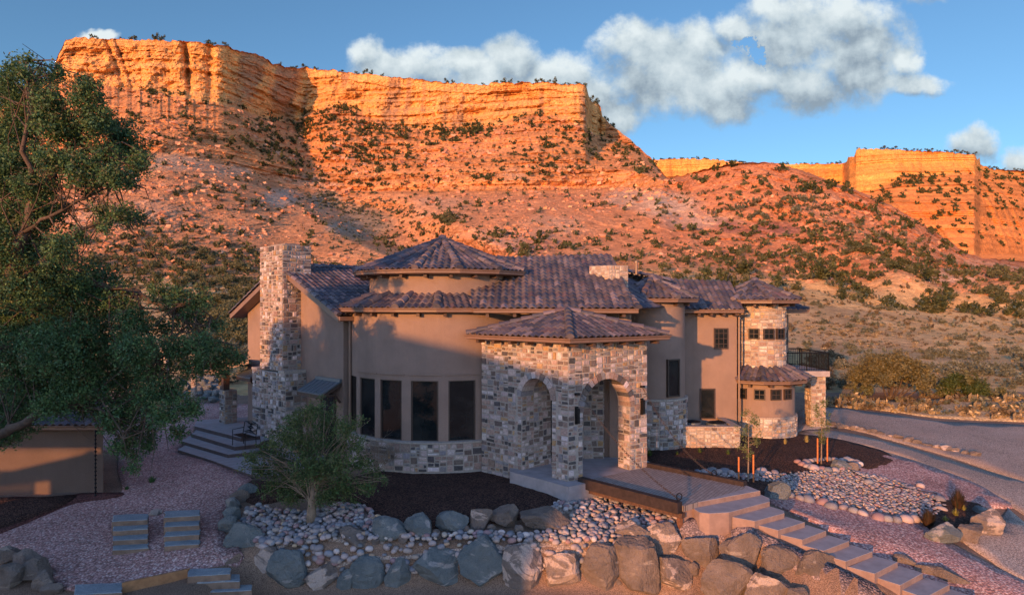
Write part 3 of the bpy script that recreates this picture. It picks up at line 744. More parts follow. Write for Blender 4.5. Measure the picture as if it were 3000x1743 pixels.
# restore stones on the jamb strips between voussoir ring and opening (below the springing)
for mp_, h_, sd in ((mpR, hR, 5), (mpL, hL, 9)):
    stones(mb, h_[0] - .19, h_[0] - .005, .45, h_[2], mp_, PAL_A, sd, .24); stones(mb, h_[1] + .005, h_[1] + .19, .45, h_[2], mp_, PAL_A, sd + 1, .24)
    voussoirs(mb, mp_, (h_[0] + h_[1]) / 2, h_[2], (h_[1] - h_[0]) / 2, PAL_A, sd, .19, .5)
# jambs (clad) : face looking back across the opening
def jamb(mp_, s, sign, z0, z1, seed, d=.56):
    a = mp_(s, 0, 0); b = mp_(s, 0, -d); dd = (b - a); dd.z = 0; nn = (mp_(s + sign, 0, 0) - a).normalized()
    stones(mb, .0, d, z0, z1, flatmap((a.x, a.y, 0), dd, nn), PAL_A, seed, .25)
jamb(mpR, hR[0], 1, .45, hR[2], 51); jamb(mpR, hR[1], -1, .45, hR[2], 52); jamb(mpL, hL[0], 1, .45, hL[2], 53); jamb(mpL, hL[1], -1, .45, hL[2], 54)
part(mb, 'porch_wall', ST, label='rubble stone porch walls with two round arches')
# inner stone return walls and the back of the porch
mb = MB(); pL = mpL(1.99, 0, -.56); block_stones(mb, (pL.x, pL.y), -nL, dL, .85, .5, .4, 4.6, PAL_A, 60, .26, (1, 1, 0, 0))
stones(mb, 0, .5, .4, 4.6, flatmap(pL + dL * .5, -dL, -nL * -1), PAL_A, 66, .26) if False else None
block_stones(mb, (2.5, 24.0), Vector((1, 0, 0)), Vector((0, 1, 0)), .72, .3, .4, 4.6, PAL_A, 70, .26, (1, 1, 0, 1))
part(mb, 'inner_wall', ST)
mb = MB(); mb.obox((3.45, 24.18, .45), (.85, 0, 0), (0, .08, 0), (0, 0, 3.1)); part(mb, 'door', M['stucco'], label='plain panel seen through the right arch')
window('door', (.95, 24.22, 1.65), (1, 0, 0), 1.3, 2.4, (0, -1, 0), (2, 4), label='dark entry door inside the porch')
mb = MB(); q = [A + Vector((-.05, -.62, 0)), Rr + dR * .30 + nR * .42, Rr + Vector((.0, 1.7, 0)), Vector((-.1, 24.2, 0)), PZ(1255, 1160, .45)]
mb.prism([(p.x, p.y) for p in q], -.5, .45); part(mb, 'porch_slab', M['concrete'], label='raised concrete porch slab')
# roof of the porch: rhombus pyramid
N_ = Vector((1.72, 20.2, 4.86)); Lc = Vector((-1.5, 23.05, 4.86)); Rc = Vector((5.12, 22.45, 4.86)); Bc = Lc + Rc - N_; ap = P(1396, 763, 22.9)
mb = MB(); roof_facet(mb, [N_, Rc, ap], 110); roof_facet(mb, [Lc, N_, ap], 111); roof_facet(mb, [Rc, Bc, ap], 112); roof_facet(mb, [Bc, Lc, ap], 113)
for p in (N_, Lc, Rc, Bc): hip_caps(mb, p, ap, 114)
part(mb, 'porch_roof', M['tile'], label='pyramid tile roof over the stone porch')
mb = MB(); pth = [Bc, Lc, N_, Rc]; sweep(mb, [p - zz * .01 for p in pth], GUT, closed=True); mb.face([p - zz * .165 for p in pth]); part(mb, 'gutter', M['gutter'])
soffit_blocks([Lc, N_, Rc], .62, .42, .15)
# sconces and chain brackets on the front columns
for mp_, s_, z_ in ((mpR, .29, 2.45), (mpR, 3.05, 2.5)):
    f = MB(); p = mp_(s_, z_, .03); nn = (mp_(s_, z_, 1) - mp_(s_, z_, 0)); tt = (mp_(s_ + 1, z_, 0) - mp_(s_, z_, 0))
    f.obox(p - tt * .05 - zz * .27, tt * .10, nn * .04, zz * .54); f.obox(p - tt * .045 - zz * .24 + nn * .04, tt * .09, nn * .09, zz * .46)
    part(f, 'sconce', M['iron']); f = MB(); f.obox(p - tt * .07 + zz * .62, tt * .14, nn * .10, zz * .07); part(f, 'bracket', M['iron'])

# -- middle round tower ---------------------------------------------------
C2 = (5.75, 28.0); R2 = 1.3; mb = MB()
cyl_wall(mb, C2, R2, -pi, pi, 2.0, 5.98, 64); part(mb, 'tower_wall', M['stucco'], smooth=True, label='round stucco tower beside the porch')
mb = MB(); RB = R2 + .08; cyl_wall(mb, C2, RB, -pi, pi, -.4, 2.1, 64); mb.prism([(C2[0] + (RB + .05) * sin(k / 24 * 2 * pi), C2[1] - (RB + .05) * cos(k / 24 * 2 * pi)) for k in range(24)], 2.08, 2.15, (.33, .29, .25), 1, bottom=True)
stones(mb, -1.7 * RB, 1.7 * RB, -.3, 2.08, cylmap(C2, RB), PAL_A, 71, .27); part(mb, 'stone_base', ST, label='stone base of the stucco tower beside the porch')
cone_roof('tower_roof', C2, 1.80, 6.10, 6.93, 8, R(20), 120, wall_r=R2, label='low conical tile roof of the stucco tower')
a = ang_on(C2, R2, 1656); o_ = Vector((sin(a), -cos(a), 0)); window('window', Vector((C2[0], C2[1], 2.98)) + o_ * (R2 + .012), (cos(a), sin(a), 0), .60, 1.48, o_, depth=.06)

# -- right wing wall ------------------------------------------------------
mb = MB(); mb.obox((6.2, 29.3, -.4), (3.45, 0, 0), (0, .3, 0), (0, 0, 5.9)); mb.obox((9.4, 29.6, -.4), (0.25, 0, 0), (0, 3, 0), (0, 0, 5.9)); part(mb, 'wall', M['stucco'], label='flat stucco wall between the two round towers')
mb = MB(); ea = Vector((6.6, 28.72, 5.66)); eb = Vector((9.75, 28.72, 5.66))
roof_facet(mb, [ea, eb, P(1790, 724, 31.2), P(1590, 684, 31.2)], 130); hip_caps(mb, P(1640, 689, 31.1), P(1795, 726, 31.2), 131)
part(mb, 'wing_roof', M['tile'], label='tile roof between the two right hand towers')
mb = MB(); sweep(mb, [ea - zz * .01, eb - zz * .01], GUT); mb.face([ea - zz * .16, eb - zz * .16, eb - zz * .16 + Vector((0, .6, 0)), ea - zz * .16 + Vector((0, .6, 0))]); part(mb, 'gutter', M['gutter'])
soffit_blocks([ea, eb], .5, .5, .15)
wc = P(1774.5, 833, 29.28); window('window', wc, (1, 0, 0), .62, .90, (0, -1, 0), (3, 4), depth=.03)
wc = P(1741, 993, 29.28); window('window', wc, (1, 0, 0), .66, 1.30, (0, -1, 0), depth=.03, label='tall dark ground floor window by the small yard')

# -- stone tower at the right --------------------------------------------
C3 = (11.15, 30.8); RU = 1.12; RL = 1.50
mb = MB(); cyl_wall(mb, C3, RU, -pi, pi, 2.6, 5.95, 56); stones(mb, -pi * RU * .62, pi * RU * .62, 2.9, 5.92, cylmap(C3, RU), PAL_B, 81, .29)
part(mb, 'tower_wall', ST, label='stone clad upper stage of the right tower')
cone_roof('tower_roof', (C3[0] - .2, C3[1]), 1.98, 6.06, 6.90, 8, R(0), 140, wall_r=RU, label='conical tile roof of the stone tower')
cone_roof('skirt_roof', C3, 2.08, 2.62, 3.1, 12, R(15), 160, rin=RU, zin=3.12, a_from=-2.0, a_to=2.0, wall_r=RL, th=.3, label='tile skirt between the stages of the stone tower')
mb = MB(); cyl_wall(mb, C3, RL, -pi, pi, .9, 2.55, 64); part(mb, 'tower_wall', M['stucco'], smooth=True, label='stucco lower stage of the right tower')
mb = MB(); cyl_wall(mb, C3, RL + .07, -pi, pi, -.4, .98, 64)
mb.prism([(C3[0] + (RL + .1) * sin(k / 28 * 2 * pi), C3[1] - (RL + .1) * cos(k / 28 * 2 * pi)) for k in range(28)], .97, 1.02, (.33, .27, .23), 1, bottom=True)
stones(mb, -1.75 * RL, 1.75 * RL, -.3, .97, cylmap(C3, RL + .07), PAL_B, 83, .28); part(mb, 'stone_base', ST, label='stone base of the right tower')
for (U, wd, r_, z0, z1, lab) in [(1856, 23, RU, 4.35, 4.82, 1), (1891, 23, RU, 4.35, 4.82, 1), (1918.5, 15, RU, 4.35, 4.82, 1), (1826, 24, RL, 1.76, 2.22, 0), (1869, 26, RL, 1.76, 2.22, 0), (1909, 24, RL, 1.76, 2.22, 0), (1937.5, 14, RL, 1.76, 2.22, 0)]:
    a = ang_on(C3, r_, U); o_ = Vector((sin(a), -cos(a), 0)); window('window', Vector((C3[0], C3[1], (z0 + z1) / 2)) + o_ * (r_ + (.05 if lab else .01)), (cos(a), sin(a), 0), .46, z1 - z0, o_, (2, 2), depth=.05, fw=.045)
mb = MB(); mb.tube([(9.72, 29.22, 5.4), (9.72, 29.22, .1)], .045, 8); part(mb, 'downspout', M['gutter'])
# rear block with balcony
mb = MB(); mb.obox((10.2, 32.6, -.3), (3.0, 0, 0), (0, 5, 0), (0, 0, 5.7)); part(mb, 'wall', M['stucco'], label='stucco wall in shade right of the stone tower')
mb = MB(); ra = Vector((11.5, 32.0, 5.62)); rb = Vector((13.85, 32.0, 5.62)); rc = Vector((13.85, 38.2, 5.62)); rt = Vector((11.6, 34.6, 6.6))
roof_facet(mb, [ra, rb, rt], 150); roof_facet(mb, [rb, rc, rt + Vector((0, 2, 0)), rt], 151); hip_caps(mb, rb, rt, 152); part(mb, 'rear_roof', M['tile'])
mb = MB(); sweep(mb, [ra, rb, rc], GUT); mb.face([p - zz * .16 for p in (ra, rb, rc, Vector((11.5, 38.2, 5.62)))]); part(mb, 'gutter', M['gutter'])
window('window', (13.0, 32.58, 4.3), (1, 0, 0), .3, .7, (0, -1, 0))
mb = MB(); BX0, BX1, BY0, BY1, BZ = 12.9, 15.0, 32.2, 35.4, 2.72; mb.box((BX0, BY0, BZ - .26), (BX1, BY1, BZ)); part(mb, 'balcony_floor', M['concrete'], label='balcony slab on the stone pier')
mb = MB()
def rail(a, b):
    a, b = Vector(a), Vector(b); L = (b - a).length; d = (b - a) / L; n = int(L / .11)
    mb.tube([a + zz * .86, b + zz * .86], .028, 6); mb.tube([a + zz * .08, b + zz * .08], .018, 6)
    for k in range(n + 1): p = a + d * (L * k / n); r_ = .011 if k % 9 else .03; mb.tube([p + zz * .0, p + zz * .86], r_, 4)
rail((BX0, BY0 + .05, BZ), (BX1 - .05, BY0 + .05, BZ)); rail((BX1 - .05, BY0 + .05, BZ), (BX1 - .05, BY1 - .05, BZ)); rail((BX0, BY1 - .05, BZ), (BX1, BY1 - .05, BZ))
part(mb, 'balcony_railing', M['iron'], label='black iron balcony railing')
mb = MB(); block_stones(mb, (14.25, 32.5), Vector((1, 0, 0)), Vector((0, 1, 0)), .68, .7, -.3, BZ - .27, PAL_B, 170, .27); part(mb, 'pier', ST, label='stone pier carrying the balcony')
mb = MB(); block_stones(mb, (13.22, 33.6), Vector((1, 0, 0)), Vector((0, 1, 0)), .45, .3, -.3, BZ - .27, PAL_B, 175, .27); part(mb, 'garage_wall', [M['frame'], M['stone']])
# walled utility yard: low stone wall
mb = MB(); ya = PZ(1676, 1105, .1); yb = PZ(1826, 1107, .1); zt = PY(1700, 1052, ya.y).z
ya.y = yb.y = 27.1; ya.x = 6.75; yb.x = 9.05
block_stones(mb, (ya.x, ya.y), Vector((1, 0, 0)), Vector((0, 1, 0)), yb.x - ya.x, .22, -.2, .98, PAL_B, 180, .27, (1, 1, 1, 0)); block_stones(mb, (yb.x - .22, ya.y + .23), Vector((1, 0, 0)), Vector((0, 1, 0)), .22, 2.3, -.2, .98, PAL_B, 185, .27, (0, 1, 0, 1))
mb.obox((ya.x, ya.y - .04, .98), (yb.x - ya.x + .03, 0, 0), (0, .3, 0), (0, 0, .05), (.30, .25, .22), 1); mb.obox((yb.x - .26, ya.y + .261, .98), (.30, 0, 0), (0, 2.0, 0), (0, 0, .05), (.30, .25, .22), 1)
part(mb, 'yard_wall', ST, label='low stone wall round the utility yard')

# -- covered patio at the far left ---------------------------------------
mb = MB(); block_stones(mb, (PZ(553, 1043, .45).x, PZ(553, 1043, .45).y), Vector((.72, .69, 0)).normalized(), Vector((-.69, .72, 0)).normalized(), .55, .6, .3, 1.95, PAL_A, 190, .25, (1, 1, 1, 1))
pc = PZ(553, 1043, .45); part(mb, 'pier', ST, label='stone pier of the left patio cover')
mb = MB(); mb.obox((pc.x - .12, pc.y + .15, 1.95), (.2, .19, 0), (-.19, .2, 0), (0, 0, 1.15)); mb.obox((pc.x - .7, pc.y - .3, 3.02), (.14, .15, 0), (2.4, 1.6, 0), (0, 0, .2))
a_ = P(515, 912, 29.6); b_ = P(612, 884, 29.2); c_ = P(612, 884, 33); d_ = P(500, 908, 34)
part(mb, 'post', M['darkwood'])
mb = MB(); b2 = Vector((-11.9, 30.9, 3.75)); pts4 = [a_, b_, c_, d_]
mb.face(pts4); mb.face([p - zz * .18 for p in reversed(pts4)])
for k in range(4): l = (k + 1) % 4; mb.face([pts4[k] - zz * .18, pts4[l] - zz * .18, pts4[l], pts4[k]])
part(mb, 'patio_roof', M['gutter'], label='small lean to roof over the left patio')

# ---------------------------------------------------------------- terrace steps (left) : one thing
ST_L = empty('terrace_steps', tuple(PZ(500, 1100, 0)), 'four broad stamped concrete terrace steps left of the stone chimney', 'steps')
def steppoly(pts, z): return [(PZ(u, v, z).x, PZ(u, v, z).y) for u, v in pts]
fr = [(.45, [(478, 1048), (592, 1077), (640, 1072)]), (.30, [(471, 1067), (578, 1099), (640, 1092)]), (.15, [(447, 1085), (561, 1118), (660, 1108)]), (.02, [(437, 1106), (520, 1132), (612, 1166), (640, 1172), (720, 1166)])]
for k, (z, pts) in enumerate(fr):
    pl = steppoly(pts, z); mb = MB(); back = [(pl[-1][0] + .5, 26.9 if k < 3 else 26.0), (-9.0, 29.5), (-12.5, 33), (pl[0][0] - .6, 32.0)]
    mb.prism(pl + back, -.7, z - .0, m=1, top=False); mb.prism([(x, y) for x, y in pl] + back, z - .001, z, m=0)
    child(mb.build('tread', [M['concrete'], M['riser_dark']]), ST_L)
# ---------------------------------------------------------------- near ground: one smooth height field
_cp = [PZ(*p) for p in [(0,1225,-.4),(250,1215,-.4),(300,1160,-.3),(470,1130,-.1),(600,1180,-.1),(560,1260,-.35),(300,1300,-.55),(100,1350,-.7),(450,1350,-.62),
 (560,1380,-.7),(150,1440,-.95),(300,1450,-1.0),(480,1400,-.85),(620,1240,-.2),(700,1300,-.3),(800,1360,-.4),(900,1300,-.2),(1000,1340,-.35),(1200,1350,-.4),
 (1400,1340,-.4),(1500,1300,-.3),(1400,1240,-.1),(1600,1260,-.25),(950,1180,0),(1200,1190,0),(1100,1260,-.05),(1350,1230,-.02),
 (700,1400,-.5),(1000,1380,-.45),(1300,1380,-.45),(1500,1350,-.45),
 (1700,1160,.05),(1900,1200,-.1),(2000,1180,-.2),(2200,1220,-.45),(2300,1280,-.6),(2060,1250,-.35),(1650,1130,.1),(1850,1110,.1),(2000,1090,0),(2180,1130,-.2),
 (2000,1270,-.3),(2200,1320,-.5),(2400,1420,-.95),(2300,1150,-.35),(2480,1240,-.7),(2430,1320,-.85),(2520,1400,-1.15),(2100,1040,0),(2300,1070,-.2),(2500,1140,-.5),
 (2520,1050,-.3),(2200,1010,0),(1700,1300,-.12),(1800,1400,-.95),(1650,1400,-1.0),(2000,1464,-1.5),(1800,1464,-1.6),
 (1868,1294,-.10),(1918,1317,-.24),(1973,1342,-.38),(2028,1368,-.52),(2090,1397,-.66),(2150,1421,-.80),(2212,1450,-.94),(2276,1480,-1.08),(2088,1332,-.34),(2147,1359,-.50),(2212,1384,-.63),(2272,1412,-.78),(2337,1440,-.9),(1840,1306,-.2),(1760,1292,-.1),(1880,1372,-.62),(2000,1425,-.98),(2090,1458,-1.2)]]
_cp += [Vector(p) for p in [(-14,14,-1.4),(0,13,-.7),(-6,13,-.7),(-5,16.3,-.5),(-2,16.3,-.5),(1,16.3,-.5),(12,12,-2.1),(25,14,-1.9),(-30,14,-1.6),(0,0,-2.6),(-30,0,-2.4),(30,0,-2.8),(0,28,.05),(-6,30,.1),(8,32,.1),(-14,32,-.1),(-25,34,0),
 (0,42,.3),(20,42,.3),(-20,42,.3),(-40,42,.6),(40,42,.3),(34,30,-.3),(40,20,-1.2),(-40,24,-.6),(60,42,.6),(-60,42,1.0),(60,10,-2),(-60,10,-2),(0,-30,-3),(60,-30,-4),(-60,-30,-3),(16,36,.15),(28,38,.2)]]
_X = np.array([(p.x, p.y) for p in _cp]); _Z = np.array([p.z for p in _cp])
_D = np.sqrt(((_X[:, None] - _X[None]) ** 2).sum(-1) + .25); _Wt = np.linalg.solve(_D + np.eye(len(_X)) * -.02, _Z)
def gz(x, y):
    x = np.asarray(x, float); y = np.asarray(y, float)
    d = np.sqrt((x[..., None] - _X[:, 0]) ** 2 + (y[..., None] - _X[:, 1]) ** 2 + .25)
    h = d @ _Wt
    sm = lambda a, b, t: (lambda u: u * u * (3 - 2 * u))(np.clip((t - a) / (b - a), 0, 1))
    drop = sm(17.9, 17.4, y) * sm(-7.6, -6.6, x) * sm(4.6, 3.2, x)      # face of the boulder retaining wall
    h = h - .95 * drop
    s_ = (x - 7.2) * .773 - (y - 18.2) * .636; n_ = (x - 7.2) * .636 + (y - 18.2) * .773      # bench cut for the front steps
    wt_ = np.where(n_ < 0, sm(1.15, .85, -n_), sm(1.75, .95, n_)) * sm(-1.3, -.5, s_) * sm(7.5, 5.5, s_)
    return h + (.03 - .2545 * s_ - .18 - h) * wt_
def GZ(x, y): return float(gz(x, y))
def G(U, V):
    """where the survey ray meets the ground"""
    y = 8.0; prev = y
    for k in range(900):
        z = H - (V - V0) * y / F
        if z < GZ((U - U0) * y / F, y): break
        prev = y; y += .06
    a, b = prev, y
    for _ in range(12):
        m_ = (a + b) / 2
        if H - (V - V0) * m_ / F < GZ((U - U0) * m_ / F, m_): b = m_
        else: a = m_
    y = (a + b) / 2; x = (U - U0) * y / F; return Vector((x, y, GZ(x, y)))

def grid_ground():
    xs = np.concatenate([np.arange(-60, -26, 1.5), np.arange(-26, 26, .3), np.arange(26, 66, 1.5)]); ys = np.concatenate([np.arange(-30, 10, 2.), np.arange(10, 34, .3), np.arange(34, 43.1, .75)])
    X, Y = np.meshgrid(xs, ys); Z = gz(X, Y) + .03 * fbm(X * 1.3, Y * 1.3) - .02
    me = bpy.data.meshes.new('ground'); nx, ny = len(xs), len(ys)
    v = np.stack([X, Y, Z], -1).reshape(-1, 3); idx = np.arange(nx * ny).reshape(ny, nx)
    f = np.stack([idx[:-1, :-1], idx[:-1, 1:], idx[1:, 1:], idx[1:, :-1]], -1).reshape(-1, 4)
    me.from_pydata(v.tolist(), [], f.tolist()); me.materials.append(M['dirt']); me.polygons.foreach_set('use_smooth', [True] * len(f))
    o = bpy.data.objects.new('ground', me); COL.objects.link(o); return tag(o, kind='structure')
GROUND = grid_ground()

def sheet(name, px, mat, lift=.03, step=.35, bump=.0, bscale=3., kind='structure', edge=.0, world=None):
    """ground cover laid over the height field inside a traced outline, its rim turned down into the soil"""
    P2 = [G(*p) for p in px] if world is None else [Vector((p[0], p[1], 0)) for p in world]
    # round the outline with Catmull-Rom so borders curve
    pts = []; n = len(P2); nseed0 = n
    for i in range(n):
        a, b, c, d = P2[i - 1], P2[i], P2[(i + 1) % n], P2[(i + 2) % n]
        m_ = max(2, int((c - b).length / .3))
        for k in range(m_):
            t = k / m_; q = .5 * ((2 * b) + (c - a) * t + (2 * a - 5 * b + 4 * c - d) * t * t + (3 * b - a - 3 * c + d) * t ** 3); pts.append((q.x, q.y))
    rnd = random.Random(nseed0 * 7 + int(pts[0][0] * 10))
    from mathutils.geometry import delaunay_2d_cdt
    nb = len(pts); V = [Vector(p) for p in pts]; E = [(i, (i + 1) % nb) for i in range(nb)]
    xs = [p[0] for p in pts]; ys = [p[1] for p in pts]; ar = np.array(pts)
    def inside(x, y):
        c = False; j = nb - 1
        for i in range(nb):
            if (pts[i][1] > y) != (pts[j][1] > y) and x < (pts[j][0] - pts[i][0]) * (y - pts[i][1]) / (pts[j][1] - pts[i][1]) + pts[i][0]: c = not c
            j = i
        return c
    y = min(ys)
    while y < max(ys):
        x = min(xs)
        while x < max(xs):
            qx, qy = x + rnd.uniform(-.3, .3) * step, y + rnd.uniform(-.3, .3) * step
            if ((ar[:, 0] - qx) ** 2 + (ar[:, 1] - qy) ** 2).min() > (step * .5) ** 2 and inside(qx, qy): V.append(Vector((qx, qy)))
            x += step
        y += step
    vo, eo, fo, *_ = delaunay_2d_cdt(V, E, [list(range(nb))], 1, 1e-4)
    x = np.array([p[0] for p in vo]); y = np.array([p[1] for p in vo]); z = gz(x, y) + lift + (bump * fbm(x * bscale, y * bscale) if bump else 0)
    dm = np.sqrt(((x[:, None] - ar[None, :, 0]) ** 2 + (y[:, None] - ar[None, :, 1]) ** 2).min(1)); z = np.where(dm < .03, z - lift * .3, z)
    v = [(float(a), float(b), float(c)) for a, b, c in zip(x, y, z)]; fs = [tuple(f) for f in fo]
    from collections import Counter
    ec = Counter(); 
    for f in fs:
        for i in range(len(f)): ec[(f[i], f[(i + 1) % len(f)])] += 1
    sk = {}
    for (a, b) in list(ec):
        if (b, a) not in ec:
            for q in (a, b):
                if q not in sk: sk[q] = len(v); v.append((v[q][0], v[q][1], v[q][2] - lift - .12))
            fs.append((b, a, sk[a], sk[b]))
    me = bpy.data.meshes.new(name); me.from_pydata(v, [], fs); me.materials.append(mat); me.update()
    me.polygons.foreach_set('use_smooth', [True] * len(fs))
    o = bpy.data.objects.new(name, me); COL.objects.link(o); 
    o['outline'] = 0; del o['outline']
    tag(o, kind=kind); return o, pts, inside

driveway, _, _ = sheet('driveway', [(1955,1090),(1985,1062),(2050,1050),(2120,1062),(2200,1085),(2300,1113),(2400,1145),(2525,1190),(2600,1215),(2700,1150),(2600,1060),(2520,1045),(2400,1040),(2300,1035),(2200,1020),(2120,1010),(2060,1002),(1985,1005),(1950,1040)], M['grey_gravel'], .02, .8)
apron, _, _ = sheet('gravel_apron', [(1955,1092),(2050,1085),(2150,1105),(2260,1140),(2370,1185),(2460,1230),(2560,1290),(2700,1380),(2750,1250),(2600,1210),(2500,1180),(2380,1145),(2200,1092),(2060,1062),(1975,1060)], M['grey_gravel'], .035, .6)
edge_strip, _, _ = sheet('stone_edge_strip', [(2130,1100),(2220,1125),(2310,1155),(2390,1190),(2450,1225),(2490,1260),(2560,1320),(2650,1400),(2640,1460),(2520,1430),(2440,1380),(2350,1310),(2440,1290),(2480,1250),(2440,1215),(2380,1185),(2300,1155),(2215,1128)], M['grey_gravel'], .045, .5)
path_r, _, _ = sheet('pink_gravel_path', [(2030,1085),(2120,1105),(2230,1130),(2320,1160),(2400,1190),(2460,1225),(2492,1250),(2380,1245),(2250,1250),(2280,1300),(2400,1372),(2560,1450),(2620,1500),(2350,1500),(2290,1460),(2200,1400),(2060,1320),(1960,1265),(1885,1225),(1960,1190),(2060,1150),(2100,1110)], M['pink_gravel'], .055, .45, .015)
path_l, _, _ = sheet('pink_gravel_yard', [(330,1050),(480,1060),(440,1110),(520,1135),(620,1180),(590,1215),(560,1260),(548,1300),(570,1335),(600,1370),(560,1390),(480,1405),(400,1425),(300,1447),(200,1453),(140,1440),(110,1400),(60,1372),(0,1350),(-120,1360),(-150,1330),(0,1265),(120,1240),(250,1222),(300,1210),(290,1150),(300,1080)], M['pink_gravel'], .03, .45, .02)
yard_back, _, _ = sheet('pink_gravel_back_yard', None, M['pink_gravel'], .03, .9, world=[(-26,30),(-15.5,28.5),(-14.5,33),(-13,38),(-22,39.5),(-30,36)])
sheet('dry_grass_flat', [(2035,998),(2120,1004),(2200,1013),(2300,1027),(2400,1033),(2520,1038),(2700,1056),(2850,1000),(2700,985),(2400,982),(2100,982)], M['straw'], .04, .8, .05, 1.5)
mulch_l, _, _ = sheet('bark_mulch_bed', [(620,1185),(700,1190),(800,1190),(900,1170),(950,1160),(1070,1165),(1200,1150),(1300,1150),(1400,1190),(1395,1232),(1340,1260),(1290,1275),(1240,1285),(1150,1290),(1060,1300),(1000,1292),(940,1275),(900,1250),(860,1235),(740,1225),(640,1240),(600,1225)], M['mulch'], .07, .3, .035, 4)
mulch_r, _, _ = sheet('bark_mulch_bed', [(1585,1140),(1600,1100),(1700,1085),(1850,1065),(1960,1070),(2060,1082),(2130,1098),(2180,1115),(2200,1132),(2165,1152),(2100,1162),(2000,1165),(1900,1170),(1800,1172),(1720,1165),(1650,1150)], M['mulch'], .07, .35, .03, 4)
mulch_s, _, _ = sheet('bark_mulch_bed', [(1790,1178),(1860,1180),(1905,1190),(1900,1215),(1870,1222),(1800,1215)], M['mulch'], .08, .3, .02, 4)
mulch_c, _, _ = sheet('bark_mulch_bed', [(2255,1260),(2290,1235),(2350,1235),(2410,1245),(2420,1270),(2380,1295),(2330,1308),(2285,1300)], M['mulch'], .1, .25, .03, 4)
mulch_sh, _, _ = sheet('bark_mulch_bed', [(-200,1225),(0,1228),(120,1226),(190,1222),(150,1250),(60,1285),(-20,1312),(-200,1350)], M['mulch'], .09, .35, .03, 4)
redg, _, _ = sheet('dark_red_gravel_edge', [(-20,1232),(140,1226),(200,1216),(300,1214),(290,1226),(190,1240),(110,1270),(40,1300),(-40,1330),(-200,1370),(-220,1330)], M['red_gravel'], .06, .3, .02, 4)
slope_g, _, _ = sheet('gravel_slope', [(1640,1270),(1700,1275),(1800,1290),(1880,1318),(1960,1350),(2040,1385),(2120,1425),(2180,1470),(2250,1520),(2080,1480),(1960,1400),(1860,1350),(1760,1325),(1680,1330)], M['bank_gravel'], .04, .3, .02, 4)

# ---------------------------------------------------------------- front staircase + landing (one poured flight)
STAIR = empty('front_staircase', tuple(PZ(1780, 1240, 0)), 'flight of pale concrete block steps running down from the drawbridge to the lower right', 'staircase')
def stepblock(px, z, zb, name='step'):
    q = [PZ(u, v, z) for u, v in px]; mb = MB(); pl = [(p.x, p.y) for p in q]
    c = Vector((sum(p[0] for p in pl) / len(pl), sum(p[1] for p in pl) / len(pl)))
    mb.prism(pl, zb, z - .004, m=1, top=False); i = len(mb.v)
    inn = [(c.x + (x - c.x) * .985, c.y + (y - c.y) * .985) for x, y in pl]
    n = len(pl); a = sum(pl[k][0] * pl[(k + 1) % n][1] - pl[(k + 1) % n][0] * pl[k][1] for k in range(n))
    if a < 0: pl = pl[::-1]; inn = inn[::-1]
    for x, y in pl: mb.v.append((x, y, z - .004))
    for x, y in inn: mb.v.append((x, y, z + .004))
    for k in range(n): l = (k + 1) % n; mb.idx((i + k, i + l, i + n + l, i + n + k))
    mb.idx([i + n + k for k in range(n)])
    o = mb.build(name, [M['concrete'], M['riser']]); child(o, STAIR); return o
stepblock([(1680,1242),(1871,1207),(1835,1193),(1800,1195),(1665,1225)], .45, -.5, 'landing')
def c3(x, y): return ((2000 + x / 2.44) * .84, (1143 + y / 2.44) * .84)
stepblock([c3(45,825), c3(120,872), c3(190,880), c3(330,872), c3(622,795), c3(620,768), c3(540,735), c3(200,790)], .31, -.5)
stepblock([c3(355,905), c3(515,935), c3(727,878), c3(725,860), c3(600,820), c3(400,865)], .17, -.6)
T = [[(545,965),(682,1000),(873,942),(735,900)], [(690,1030),(855,1068),(1026,1003),(890,962)], [(850,1105),(1005,1147),(1190,1077),(1045,1035)], [(1010,1178),(1165,1222),(1357,1152),(1205,1103)],
     [(1190,1262),(1372,1310),(1537,1226),(1370,1182)], [(1365,1332),(1555,1392),(1716,1305),(1545,1252)], [(1545,1418),(1730,1482),(1908,1388),(1735,1340)], [(1730,1500),(1920,1580),(2110,1480),(1910,1418)], [(1920,1590),(2120,1680),(2320,1580),(2110,1500)], [(2120,1690),(2340,1790),(2540,1680),(2320,1600)]]
z = .17
for k, t in enumerate(T):
    z -= .14; p = [c3(*q) for q in t]
    # run each tread back under the one above
    a, b, c, d = p; ex = lambda f, g: (g[0] + (g[0] - f[0]) * .14, g[1] + (g[1] - f[1]) * .14)
    stepblock([a, b, c, d], z, z - .45)
    mb = MB(); A_, B_, C_, D2 = [PZ(*q, z) for q in p]
    dn = (A_ - B_) ; dn.z = 0; q = [A_, D2, D2 + dn * .35 + Vector((0,0,0)), A_ + dn * .35]
    mb.prism([(v.x, v.y) for v in q], z - .6, z + .001, m=1, top=True); child(mb.build('riser', [M['concrete'], M['riser']]), STAIR)

